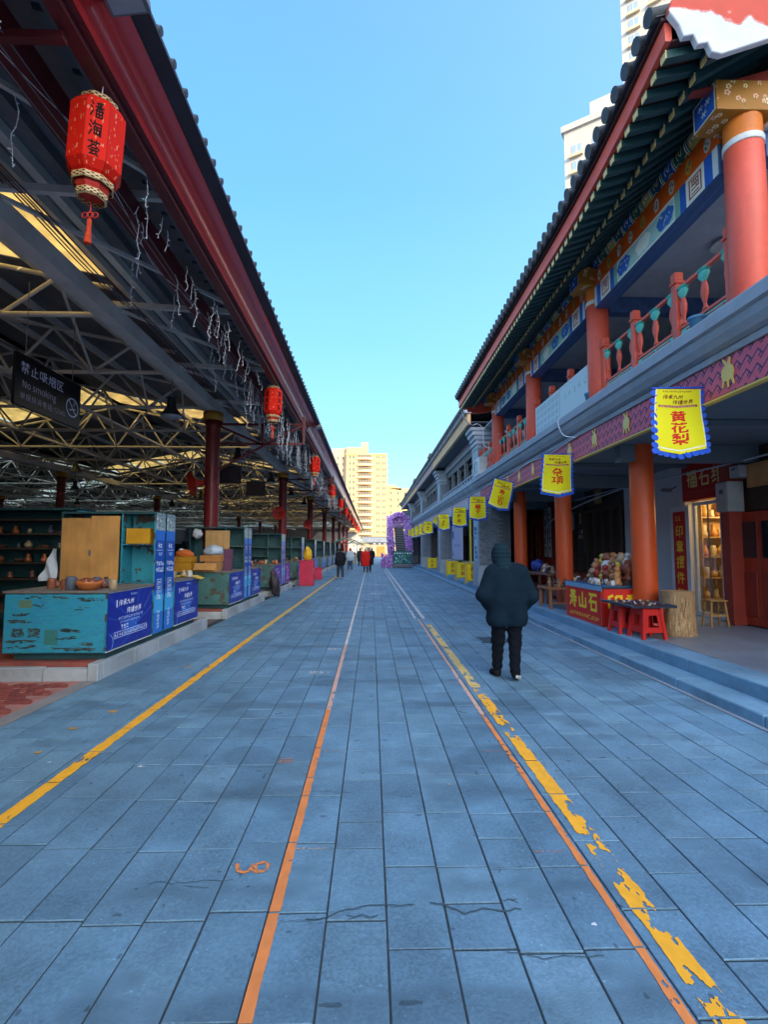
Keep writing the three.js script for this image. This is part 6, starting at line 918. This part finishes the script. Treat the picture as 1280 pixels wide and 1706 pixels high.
// small wooden stool, low bench tables
{
  const wm = mat([.46, .24, .07], { rough: .55, size: .5, seed: 222, streak: 1 });
  const t = thing('wooden_stool', 'small honey-coloured wooden stool in front of the glass door', 'stool', [6.2, .268, 9.15]); mb().box(-.16, .16, .45, .475, -.13, .13, .006).build('seat', wm, t); for (const [sx, sz] of [[-1, -1], [1, -1], [-1, 1], [1, 1]]) mb().bar(new THREE.Vector3(sx * .12, .45, sz * .09), new THREE.Vector3(sx * .16, 0, sz * .12), .03, .03).build('leg', wm, t); for (const s of [-1, 1]) { mb().bar(new THREE.Vector3(-.14, .2, s * .105), new THREE.Vector3(.14, .2, s * .105), .022, .03).build('stretcher', wm, t); mb().bar(new THREE.Vector3(s * .14, .28, -.1), new THREE.Vector3(s * .14, .28, .1), .022, .03).build('stretcher', wm, t); }
  const dm = mat([.16, .07, .04], { rough: .5, size: .6, seed: 223, streak: 1 });
  const b = (label, [x, d], w, l, h, m) => { const q = thing('low_table', label, 'table', [x, .268, d]); mb().box(-w / 2, w / 2, h - .05, h, -l / 2, l / 2, .008).build('top', m, q); for (const [sx, sz] of [[-1, -1], [1, -1], [-1, 1], [1, 1]]) mb().box(sx * (w / 2 - .06) - .03, sx * (w / 2 - .06) + .03, 0, h - .05, sz * (l / 2 - .06) - .03, sz * (l / 2 - .06) + .03, .005).build('leg', m, q); mb().box(-w / 2 + .1, w / 2 - .1, .12, .16, -l / 2 + .04, -l / 2 + .07).build('stretcher', m, q); return q; };
  b('low orange-brown wooden table behind the walking man', [4.42, 12.1], .7, .8, .50, mat([.36, .13, .05], { rough: .5, size: .6, seed: 224, streak: 1 })); b('long dark wooden bench table behind the second column', [5.0, 14.2], .8, 1.8, .74, dm); b('dark wooden bench further along the arcade', [5.2, 17.2], .5, 1.9, .62, dm); b('low dark table under the long bench', [4.7, 13.1], .6, .5, .42, dm);
  for (let i = 0; i < 18; i++) fig(4.2 + rr(0, .45), .768, 11.8 + rr(0, .6), i % 5, [5, 6, 0, 7][i % 4], rr(.5, .9), 'on the low orange-brown table', 'pieces on the low brown table'); for (let i = 0; i < 16; i++) fig(4.75 + rr(0, .5), 1.008, 13.5 + rr(0, 1.5), i % 5, [4, 7, 6][i % 3], rr(.6, 1.1), 'on the long dark bench table', 'pieces on the dark bench table');
  const g = new THREE.SphereGeometry(.2, 14, 10), p = g.attributes.position; for (let i = 0; i < p.count; i++) { const n = .8 + .5 * vnoise(p.getX(i) * 12 + 5, p.getY(i) * 12 + p.getZ(i) * 8 + 5, 99, 99, 4); p.setXYZ(i, p.getX(i) * n * .8, p.getY(i) * n * .9, p.getZ(i) * n * 1.2); } g.computeVertexNormals(); const q = boxUV(g.toNonIndexed()); q.translate(4.9, 1.17, -14.9); tag(mesh('blue_bag', q, mat([.01, .03, .22], { rough: .5, size: .4, seed: 225 })), 'dark blue cloth bag on the dark bench table', 'bag');
}
// ---------- grey building's street things ----------
{
  const y2 = canvasTex(128, 160, (g) => { g.fillStyle = '#f4d712'; g.fillRect(0, 0, 128, 160); g.strokeStyle = '#e7a80c'; g.lineWidth = 6; g.strokeRect(3, 3, 122, 154); glyphs(g, '朱记', 32, 14, 62, 6, true, { color: '#c8361a', w: 13 }); }), y3 = canvasTex(128, 160, (g) => { g.fillStyle = '#f1dc2a'; g.fillRect(0, 0, 128, 160); fine(g, 34, 22, 60, 52, '#c86018', 4); fine(g, 34, 88, 60, 52, '#c86018', 5); });
  [[20.25, y2, 'yellow lightbox with two red characters nearest the pier'], [22.6, y3, 'second yellow lightbox from the pier'], [25.4, y3, 'third yellow lightbox from the pier'], [34, y3, 'yellow lightbox far along the grey shopfront']].forEach(([d, tx, lab]) => { const t = thing('yellow_lightbox', lab, 'lightbox', [4.05, .272, d], 'yellow lightboxes at the grey shopfront', .12); const fm = mat([.70, .48, .05], { rough: .5, size: .5, seed: 230 }); for (const x of [-.34, .30]) mb().box(x, x + .05, 0, .86, -.05, .05, .005).build('post', fm, t); mb().box(-.29, .30, .12, .80, -.03, .03, .005).build('box', fm, t); print('front_print', tx, '+z', [.005, .46, -.0325], .56, .64, t); });
  const gc = (d0, d1, lab) => { const t = world('glass_counter', lab, 'display case', [4.5, .27, d0], 'glass counters at the grey shopfront'); mb().box(4.3, 4.9, .272, .75, d0, d1, .01).build('base', M.stoneBlue, t); mb().box(4.3, 4.9, .752, 1.05, d0, d1).build('glass_case', new THREE.MeshPhysicalMaterial({ color: 0xcfe6e2, roughness: .05, transmission: .9, thickness: 0 }), t); mb().box(4.28, 4.92, 1.05, 1.07, d0, d1, .004).build('case_frame', M.steel, t); };
  gc(21.0, 24.2, 'glass counter beside the pier behind the yellow lightboxes'); gc(25.6, 28.8, 'glass counter farther along the first grey bay');
  { const t = thing('info_board', 'tall white information board with blue emblem in the grey shopfront', 'board', [4.25, 1.15, 25.3]); mb().box(0, .04, 0, 1.75, -1.55, 1.55, .008).build('board', mat([.55, .57, .66], { rough: .6, size: 2, seed: 231, amp: .08 }), t); print('board_print', canvasTex(384, 224, (g, W, H) => { g.fillStyle = '#b9bdd6'; g.fillRect(0, 0, W, H); g.fillStyle = '#2a63b4'; g.fillRect(14, 40, 66, 52); fine(g, 100, 12, 200, 10, '#5f6b92', 3); fine(g, 70, 130, 260, 14, '#6a7496', 4); g.fillStyle = '#4a4f50'; g.beginPath(); g.moveTo(24, 206); g.lineTo(48, 160); g.lineTo(72, 206); g.fill(); }), '-x', [-.002, .875, 0], 3.06, 1.7, t); }
  { const t = thing('vertical_yellow_banner', 'tall narrow yellow banner standing against the grey brick pier', 'banner', [3.93, .9, 20.15]); mb().box(-.01, .01, 0, 2.3, -.16, .16).build('cloth', mat([.74, .58, .03], { rough: .7, size: .6, seed: 232, amp: .12 }), t); mb().box(-.015, .015, 2.3, 2.34, -.18, .18, .004).build('rod', M.steelDark, t); mb().rod(V(0, -.63, .17), V(0, 2.3, .17), .012, 6).build('pole', M.steelDark, t); }
  { const t = thing('pier_poster', 'vertical blue poster pasted on the street face of the pier', 'poster', [3.985, 1.2, 19.4]); mb().box(0, .008, 0, 1.75, -.28, .28).build('sheet', mat([.30, .46, .60], { flat: true }), t); print('poster_print', canvasTex(96, 288, (g, W, H) => { g.fillStyle = '#a8cfe4'; g.fillRect(0, 0, W, H); const q = rngOf(6); for (let k = 0; k < 9; k++) { g.fillStyle = pick(['#1f6fa8', '#3f96c0', '#174a86', '#8fd0e4']); g.fillRect(12 + q() * 20, 14 + k * 30, 40 + q() * 24, 14 + q() * 10); } }), '-x', [-.002, .875, 0], .54, 1.72, t); }
}
// ---------- bins by the kiosks ----------
for (const [x, d, w, h, lab] of [[-2.92, 23.4, .62, 1.12, 'tall magenta-red sheet metal cabinet standing by the kiosks'], [-2.95, 28.1, .5, .62, 'low red bin farther along the kiosks']]) { const t = thing('red_cabinet', lab, 'bin', [x, 0, d]); mb().box(-w / 2, w / 2, .02, h, -.3, .3, .015).build('body', mat([.55, .015, .06], { rough: .4, size: 1, seed: 240 }), t); mb().box(-w / 2 - .01, w / 2 + .01, h + .002, h + .03, -.31, .31, .006).build('lid', mat([.5, .02, .06], { rough: .4, size: 1, seed: 241 }), t); for (const y of [.62, .5]) mb().box(w / 2 + .001, w / 2 + .01, h * y, h * y + .08, -.1, .02).build('label', M.whiteBand, t); mb().box(-w / 2 + .03, w / 2 - .03, 0, .02, -.27, .27).build('feet', M.steelDark, t); }
const lump = (n, w, h, l, seed) => { const g = new THREE.SphereGeometry(.5, 22, 16), p = g.attributes.position; for (let i = 0; i < p.count; i++) { const q = .45 + 1.1 * fbm(p.getX(i) * 3.4 + 9, p.getY(i) * 3 + p.getZ(i) * 2 + 9, 99, seed, 3); p.setXYZ(i, p.getX(i) * q * w, Math.max(-.46, p.getY(i) * q) * h + h * .46, p.getZ(i) * q * l); } g.computeVertexNormals(); return boxUV(g.toNonIndexed()); };
{ const t = thing('dark_sack', 'tall dark sack leaning against the third kiosk', 'sack', [-3.28, .0, 17.75]); mesh('sack_body', lump(1, .36, .78, .42, 61), mat([.03, .022, .028], { rough: .6, size: .5, seed: 243, amp: .36 }), t); const q = lump(1, .2, .3, .22, 62); q.translate(.0, .66, 0); mesh('gathered_top', q, mat([.06, .03, .035], { rough: .6, size: .5, seed: 244, amp: .36 }), t); t.rotation.z = .12; }
{ const g = lump(1, .42, .62, .36, 63); g.translate(-2.92, 1.15, -23.4); tag(mesh('yellow_bundle', g, mat([.72, .42, .02], { rough: .7, size: .4, seed: 242 })), 'yellow bundle standing on the tall magenta cabinet', 'bundle'); }
// ---------- staircase wrapped in purple flowers ----------
{
  const t = world('flower_staircase', 'staircase wrapped in purple wisteria with teal painted panel below', 'staircase', [2.5, 0, 46]);
  const treadM = mat([.30, .33, .36], { rough: .8, size: 1, seed: 250 }), riserM = mat([.04, .045, .055], { rough: .8, size: 1, seed: 251 });
  for (let k = 0; k < 14; k++) { const y = 1.62 + k * .17, d = 46.8 + k * .28; mb().box(2.25, 3.15, y - .17, y - .03, d, d + .03).build('riser', riserM, t); mb().box(2.22, 3.18, y - .03, y, d - .03, d + .30).build('tread', treadM, t); }
  for (const x of [2.16, 3.18]) mb().side([[-46.6, 1.3], [-50.8, 3.9], [-50.8, 4.6], [-46.6, 2.3]].map((q) => q), x, x + .06).build('stringer', mat([.16, .10, .26], { size: 1, seed: 252 }), t);
  mb().box(1.95, 3.65, .32, 1.5, 45.95, 46.1, .02).build('teal_panel', mat([.03, .16, .19], { size: 1, seed: 253 }), t); print('panel_print', canvasTex(256, 176, (g, W, H) => { g.fillStyle = '#0f5a66'; g.fillRect(0, 0, W, H); const q = rngOf(15); for (let k = 0; k < 7; k++) { g.fillStyle = pick(['#d7e8e8', '#8fc9d6', '#b7d8c0']); g.beginPath(); g.arc(22 + k * 36, 30, 9 + q() * 4, 0, 7); g.fill(); } for (let k = 0; k < 26; k++) { g.fillStyle = pick(['#3fa08a', '#bfe0dc', '#2d7f9c', '#5fb070']); g.beginPath(); g.ellipse(20 + q() * 216, 64 + q() * 96, 5 + q() * 15, 4 + q() * 8, q() * 3, 0, 7); g.fill(); } g.strokeStyle = '#cfe6ea'; g.lineWidth = 4; g.beginPath(); g.arc(150, 150, 44, 3.3, 6); g.stroke(); }), '+z', [2.8, .91, 45.945], 1.66, 1.14, t);
  mb().box(1.9, 3.7, .05, .3, 45.7, 47, .03).build('black_base', M.steelDark, t); for (const x of [1.6, 2.2, 3.2]) mb().bar(V(x, .02, 45.2), V(x + .2, .32, 46), .12, .05).build('ramp_bar', M.steelDark, t);
  mb().box(1.9, 3.7, 4.0, 4.1, 50.6, 53).build('landing', treadM, t); mb().box(1.9, 2.1, 0, 4.0, 51, 51.2).build('landing_post', M.steelDark, t); mb().box(3.5, 3.7, 0, 4.0, 51, 51.2).build('landing_post', M.steelDark, t);
  const gl = new THREE.OctahedronGeometry(.055), pts = []; const put = (n, f) => { for (let i = 0; i < n; i++) pts.push(f()); };
  put(1500, () => { const s = R0(), y = 1.2 + s * 3.2; return [1.75 + rr(-.22, .36), y + rr(-.9, .7), 46.5 + s * 4.4]; }); put(1300, () => { const s = R0(), y = 1.2 + s * 3.2; return [3.4 + rr(-.2, .42), y + rr(-.9, .7), 46.5 + s * 4.4]; }); put(900, () => { const a = rr(0, Math.PI); return [2.75 + 1.0 * Math.cos(a) + rr(-.15, .15), 4.0 + 1.15 * Math.sin(a) + rr(-.3, .15), 50.4 + rr(-.2, .3)]; }); put(700, () => [1.35 + rr(-.45, .5), Math.abs(rr(-1.3, 1.3) * rr(.3, 1)), 45.9 + rr(-.4, .4)]); put(900, () => [2.75 + rr(-.95, .95), 4.35 + rr(-.65, .6), 50.75 + rr(-.1, .1)]);
  const ps = [[.44, .20, .62], [.58, .34, .74], [.38, .16, .55], [.66, .48, .78]]; ps.forEach((c, k) => { const im = new THREE.InstancedMesh(gl, mat(c, { flat: true, rough: .8 }), Math.ceil(pts.length / 4)); im.name = 'wisteria_blossom'; im.userData.kind = 'stuff'; const m = new THREE.Matrix4(), e = new THREE.Euler(); let n = 0; for (let i = k; i < pts.length; i += 4) { e.set(rr(0, 3), rr(0, 3), rr(0, 3)); m.makeRotationFromEuler(e); const s = rr(.8, 1.7); m.scale(new THREE.Vector3(s, s * 1.5, s)); m.setPosition(pts[i][0] - t.position.x, Math.max(.06, pts[i][1]), -pts[i][2] - t.position.z); im.setMatrixAt(n++, m); } im.count = n; t.add(im); });
}
// stalls and green awnings at the far left end of the street
[[-3.0, 58, [.10, .36, .26], 'green awning stall at the far left end'], [-2.6, 66, [.45, .09, .08], 'red awning stall behind the green one'], [-2.4, 74, [.16, .42, .34], 'pale green awning stall at the far end'], [-1.5, 84, [.30, .35, .14], 'olive awning stall at the far street end'], [5.2, 78, [.12, .34, .30], 'green awning stall at the far right']].forEach(([x, d, c, lab], i) => { const t = thing('awning_stall', lab, 'market stall', [x, 0, d], 'far awning stalls'); const m = mat(c, { rough: .8, size: 1.5, seed: 260 + i }); mb().prism([[-1.6, 2.2], [0, 3.0], [1.6, 2.2], [1.5, 2.15], [0, 2.9], [-1.5, 2.15]], -1.2, 1.2).build('awning', m, t); for (const [a, b] of [[-1.4, -1.1], [1.4, -1.1], [-1.4, 1.1], [1.4, 1.1]]) mb().rod(V(a, 0, b), V(a, 2.25, b), .03, 6).build('pole', M.steel, t); mb().box(-1.3, 1.3, .0, .85, -.8, .8, .02).build('counter', mat([.30, .34, .30], { size: 1, seed: 266 + i }), t); for (let k = 0; k < 8; k++) mb().box(-1.2 + k * .3, -1.0 + k * .3, .86, 1.0 + R0() * .5, -.5, 0, .02).build('goods', goodM[k % 8], t); });
// ---------- people: smooth joined shapes meshed on a grid ----------
function cap(a, b, ra, rb) { const ax = a[0], ay = a[1], az = a[2], bx = b[0] - ax, by = b[1] - ay, bz = b[2] - az, L = bx * bx + by * by + bz * bz || 1e-9; return (x, y, z) => { const t = clamp(((x - ax) * bx + (y - ay) * by + (z - az) * bz) / L), dx = x - ax - bx * t, dy = y - ay - by * t, dz = z - az - bz * t; return Math.sqrt(dx * dx + dy * dy + dz * dz) - (ra + (rb - ra) * t); }; }
function ell(c, r) { const m = Math.min(...r); return (x, y, z) => { const a = (x - c[0]) / r[0], b = (y - c[1]) / r[1], d = (z - c[2]) / r[2], k = Math.sqrt(a * a + b * b + d * d); return (k - 1) * m; }; }
function blend(list, k) { return (x, y, z) => { let d = 9; for (const f of list) { const v = f(x, y, z), h = Math.max(k - Math.abs(d - v), 0) / k; d = Math.min(d, v) - h * h * k * .25; } return d; }; }
function netMesh(f, lo, hi, c) {                 // surface nets
  const n = [0, 1, 2].map((i) => Math.ceil((hi[i] - lo[i]) / c) + 1), id = (i, j, k) => i + n[0] * (j + n[1] * k), F = new Float32Array(n[0] * n[1] * n[2]);
  for (let k = 0; k < n[2]; k++) for (let j = 0; j < n[1]; j++) for (let i = 0; i < n[0]; i++) F[id(i, j, k)] = f(lo[0] + i * c, lo[1] + j * c, lo[2] + k * c);
  const vid = new Int32Array(F.length).fill(-1), pos = [], idx = [], E = [[0, 1], [0, 2], [0, 4], [1, 3], [1, 5], [2, 3], [2, 6], [3, 7], [4, 5], [4, 6], [5, 7], [6, 7]];
  for (let k = 0; k < n[2] - 1; k++) for (let j = 0; j < n[1] - 1; j++) for (let i = 0; i < n[0] - 1; i++) {
    const v = []; let s = 0; for (let q = 0; q < 8; q++) { v[q] = F[id(i + (q & 1), j + (q >> 1 & 1), k + (q >> 2))]; if (v[q] < 0) s++; } if (!s || s === 8) continue;
    let x = 0, y = 0, z = 0, m = 0; for (const [a, b] of E) if ((v[a] < 0) !== (v[b] < 0)) { const t = v[a] / (v[a] - v[b]); x += lerp(a & 1, b & 1, t); y += lerp(a >> 1 & 1, b >> 1 & 1, t); z += lerp(a >> 2, b >> 2, t); m++; }
    vid[id(i, j, k)] = pos.length / 3; pos.push(lo[0] + (i + x / m) * c, lo[1] + (j + y / m) * c, lo[2] + (k + z / m) * c);
  }
  const quad = (a, b, d, e, flip) => { if (a < 0 || b < 0 || d < 0 || e < 0) return; flip ? idx.push(a, d, b, a, e, d) : idx.push(a, b, d, a, d, e); };
  for (let k = 1; k < n[2] - 1; k++) for (let j = 1; j < n[1] - 1; j++) for (let i = 1; i < n[0] - 1; i++) {
    const s = F[id(i, j, k)] < 0;
    if (s !== F[id(i + 1, j, k)] < 0) quad(vid[id(i, j - 1, k - 1)], vid[id(i, j, k - 1)], vid[id(i, j, k)], vid[id(i, j - 1, k)], !s);
    if (s !== F[id(i, j + 1, k)] < 0) quad(vid[id(i - 1, j, k - 1)], vid[id(i - 1, j, k)], vid[id(i, j, k)], vid[id(i, j, k - 1)], !s);
    if (s !== F[id(i, j, k + 1)] < 0) quad(vid[id(i - 1, j - 1, k)], vid[id(i, j - 1, k)], vid[id(i, j, k)], vid[id(i - 1, j, k)], !s);
  }
  const g = new THREE.BufferGeometry(); g.setAttribute('position', new THREE.Float32BufferAttribute(pos, 3)); g.setIndex(idx); g.computeVertexNormals(); boxUV(g); return g;
}
const cloth = (c, seed, o = {}) => { const m = mat(c, { rough: .95, size: .5, seed, amp: .2, bump: .003, ...o }); const q = new THREE.MeshPhysicalMaterial({ map: m.map, color: m.color, roughness: m.roughness, bumpMap: m.bumpMap, bumpScale: m.bumpScale, specularIntensity: .35 }); return q; };
M.skin = mat([.46, .26, .18], { rough: .55, size: .3, seed: 301, amp: .08, bump: 0 });
// pose: joints in metres, facing -z (away from the camera); z positive is towards the camera
function person(label, [x, d], turn, P, W, c = .014) {
  const t = thing('person', label, 'person', [x, 0, d], 'people in the street', turn), J = P, mk = (list, k) => blend(list, k);
  const head = [ell([J.head[0], J.head[1], J.head[2]], [.078, .115, .095]), ell([J.head[0], J.head[1] - .05, J.head[2] - .02], [.06, .075, .075]), cap(J.neck, [J.head[0], J.head[1] - .06, J.head[2]], .055, .05), ell([J.head[0], J.head[1] - .015, J.head[2] - .10], [.014, .022, .02]), ell([J.head[0] - .08, J.head[1] - .01, J.head[2] + .005], [.014, .03, .02]), ell([J.head[0] + .08, J.head[1] - .01, J.head[2] + .005], [.014, .03, .02])];
  const arms = (g) => [0, 1].flatMap((s) => [cap(J.sh[s], J.el[s], .05 + g, .042 + g), cap(J.el[s], J.wr[s], .042 + g, .03 + g)]);
  const legs = (g) => [0, 1].flatMap((s) => [cap(J.hip[s], J.knee[s], .082 + g, .058 + g), cap(J.knee[s], J.ank[s], .055 + g, .038 + g)]);
  const hands = [0, 1].flatMap((s) => { const w = J.wr[s], f = J.hand?.[s] || [0, -1, 0], q = []; q.push(cap(w, [w[0] + f[0] * .08, w[1] + f[1] * .08, w[2] + f[2] * .08], .03, .034)); for (let k = 0; k < 4; k++) { const o = (k - 1.5) * .019, b = [w[0] + f[0] * .08 , w[1] + f[1] * .08, w[2] + f[2] * .08 + o], e = [b[0] + f[0] * (.05 + .01 * (1 - Math.abs(k - 1.5))), b[1] + f[1] * .055, b[2] + f[2] * .05 - .012]; q.push(cap(b, e, .0095, .0085)); } q.push(cap([w[0], w[1] - .02, w[2] - .02], [w[0] + f[0] * .06, w[1] + f[1] * .06, w[2] - .055], .012, .010)); return q; });
  const torso = [ell([0, (J.hipY + J.shY) / 2 + .02, J.lean / 2], [.155, (J.shY - J.hipY) / 2 + .08, .105]), cap([-.13, J.shY, J.lean], [.13, J.shY, J.lean], .065, .065), cap([-.08, J.hipY, 0], [.08, J.hipY, 0], .10, .10), cap([0, J.shY, J.lean], J.neck, .06, .055)];
  const feet = [0, 1].map((s) => cap(J.ank[s], J.toe[s], .036, .03));
  const B = [[-.55, -.03, -.45], [.55, 1.95, .45]];
  mesh('body', netMesh(mk([...torso, ...head, ...arms(0), ...legs(0), ...hands, ...feet], .03), B[0], B[1], c), M.skin, t);
  const g = W.puff, coatL = [ell([0, (J.hipY + J.shY) / 2 + .02, J.lean / 2], [.195 + g, (J.shY - J.hipY) / 2 + .10, .15 + g]), cap([-.14, J.shY - .01, J.lean], [.14, J.shY - .01, J.lean], .085 + g, .085 + g), cap([0, J.shY, J.lean], [J.neck[0], J.neck[1] - .02, J.neck[2]], .09 + g, .08), ...arms(.026 + g * .5)];
  for (const s of [-1, 1]) coatL.push(cap([s * .07, J.hipY + .1, 0], [s * (.10 + W.flare), W.hem + .1, .0], .145 + g, .125 + g));
  let coat = mk(coatL, .06); const cf = coat; coat = (px, py, pz) => Math.max(cf(px, py, pz) + .006 * Math.sin(py * 34 + 3 * Math.sin(px * 9)) * (W.wrinkle || 0), W.hem - py, W.cuff ? W.cuff(px, py, pz) : -1);
  mesh('coat', netMesh(coat, B[0], B[1], c), W.coat, t);
  const wr = (px, py) => .005 * Math.sin(py * 60 + 4 * Math.sin(px * 20)); const tr = mk([...legs(.026), cap([-.08, J.hipY, 0], [.08, J.hipY, 0], .125, .125)], .035); mesh('trousers', netMesh((px, py, pz) => Math.max(tr(px, py, pz) + wr(px, py), J.hemT - py, py - J.hipY - .12), B[0], B[1], c), W.trousers, t);
  for (const s of [0, 1]) { const a = J.ank[s], o = J.toe[s], sh = mk([cap([a[0], a[1] - .01, a[2]], [a[0], a[1] - .045, a[2] + .03], .05, .042), cap([a[0], a[1] - .04, a[2]], o, .046, .042)], .03), lo = [Math.min(a[0], o[0]) - .12, Math.min(a[1], o[1]) - .15, Math.min(a[2], o[2]) - .15], hi = [Math.max(a[0], o[0]) + .12, Math.max(a[1], o[1]) + .12, Math.max(a[2], o[2]) + .15]; mesh('shoe', netMesh(sh, lo, hi, Math.min(c, .012)), W.shoe, t); if (W.sole && J.sole?.[s]) { const q = J.sole[s]; mesh('shoe_sole', netMesh(cap(q[0], q[1], .03, .035), lo, hi, .01), W.sole, t); } }
  if (W.hood) mesh('hood', netMesh((px, py, pz) => Math.max(mk([ell([J.head[0], J.head[1] + .005, J.head[2] + .01], [.118, .15, .13]), cap([J.head[0], J.head[1] - .06, J.head[2] + .02], [J.neck[0], J.neck[1] - .03, J.neck[2] + .02], .112, .12)], .04)(px, py, pz) + .004 * Math.sin(py * 120), -ell([J.head[0], J.head[1] - .01, J.head[2] - .14], [.085, .12, .1])(px, py, pz)), B[0], B[1], Math.min(c, .012)), W.hood, t);
  if (W.hair) mesh('hair', netMesh((px, py, pz) => Math.max(mk([ell([J.head[0], J.head[1] + .02, J.head[2] + .015], [.092, .125, .108]), ...(W.long ? [cap([J.head[0], J.head[1], J.head[2] + .07], [J.head[0], J.head[1] - .22, J.head[2] + .08], .07, .05)] : [])], .03)(px, py, pz), -ell([J.head[0], J.head[1] - .03, J.head[2] - .12], [.075, .1, .09])(px, py, pz)), B[0], B[1], c), W.hair, t);
  if (W.cap) mesh('cap', netMesh((px, py, pz) => Math.max(ell([J.head[0], J.head[1] + .04, J.head[2]], [.1, .11, .115])(px, py, pz), J.head[1] + .02 - py), B[0], B[1], c), W.cap, t);
  return t;
}
const stand = (o = {}) => ({ head: [0, 1.60, -.02], neck: [0, 1.45, 0], shY: 1.38, hipY: .90, lean: 0, sh: [[-.19, 1.37, 0], [.19, 1.37, 0]], el: [[-.25, 1.08, .03], [.25, 1.08, .03]], wr: [[-.24, .84, -.06], [.24, .84, -.06]], hip: [[-.09, .88, 0], [.09, .88, 0]], knee: [[-.10, .48, -.06], [.10, .48, .04]], ank: [[-.10, .09, -.12], [.10, .10, .16]], toe: [[-.11, .035, -.27], [.11, .04, .02]], hemT: .07, ...o });
// the walking man seen from behind, hands held in front
person('man in a dark hooded coat walking away on the right side of the street', [1.76, 6.65], 0, {
  head: [-.06, 1.585, -.05], neck: [-.035, 1.43, -.01], shY: 1.36, hipY: .88, lean: -.01, sh: [[-.20, 1.33, 0], [.20, 1.35, 0]], el: [[-.315, 1.06, .03], [.315, 1.04, .03]], wr: [[-.20, .90, -.16], [.24, .86, -.15]], hand: [[.6, -.3, -.7], [-.3, -.6, -.7]],
  hip: [[-.10, .86, 0], [.10, .86, 0]], knee: [[-.105, .47, -.07], [.10, .47, -.01]], ank: [[-.115, .095, -.10], [.045, .125, .17]], toe: [[-.15, .035, -.22], [.115, .045, .04]], hemT: .10, sole: [null, [[.05, .075, .215], [.12, .025, .07]]],
}, { puff: .032, flare: .015, hem: .66, wrinkle: .3, coat: cloth([.004, .014, .026], 310), trousers: cloth([.003, .005, .010], 311), shoe: cloth([.008, .009, .012], 312), sole: mat([.45, .46, .48], { flat: true, rough: .7 }), hood: cloth([.007, .024, .036], 313) }, .0125);
const dark = cloth([.012, .013, .02], 320), jeans = cloth([.05, .09, .17], 321), hairM = mat([.012, .010, .010], { flat: true, rough: .6 });
person('boy in a dark jacket standing on the yellow line', [-1.75, 28.95], .4, stand({ hipY: .88 }), { puff: .02, flare: 0, hem: .72, coat: dark, trousers: cloth([.04, .05, .07], 322), shoe: cloth([.4, .4, .42], 323), hair: hairM }, .022);
person('person in a long bright red coat walking in the street', [-.42, 37.2], Math.PI, stand(), { puff: .05, flare: .03, hem: .42, coat: cloth([.62, .02, .015], 324), trousers: jeans, shoe: dark, hair: mat([.5, .5, .5], { flat: true }) }, .024);
person('person in black just behind the red coat', [-.18, 37.9], Math.PI, stand(), { puff: .03, flare: .02, hem: .5, coat: dark, trousers: dark, shoe: dark, hair: hairM }, .028);
person('person in a pale blue jacket and jeans left of the red coat', [-1.62, 39.3], .2, stand(), { puff: .03, flare: 0, hem: .78, coat: cloth([.42, .52, .58], 326), trousers: jeans, shoe: cloth([.4, .4, .4], 327), cap: cloth([.5, .04, .04], 328), hair: hairM }, .028);
person('distant dark figure far up the street', [.07, 54.4], 0, stand(), { puff: .03, flare: 0, hem: .7, coat: dark, trousers: dark, shoe: dark, hair: hairM }, .032);
person('distant figure in black beside the far stalls', [-1.1, 50], .3, stand(), { puff: .03, flare: .02, hem: .5, coat: cloth([.03, .03, .035], 329), trousers: dark, shoe: dark, hair: hairM }, .032);
person('distant figure in a pale yellow coat by the green awning', [-2.1, 52], -.3, stand(), { puff: .03, flare: .02, hem: .55, coat: cloth([.55, .48, .2], 330), trousers: dark, shoe: dark, hair: hairM }, .032);
shadeAll();
renderer.render(scene, camera);
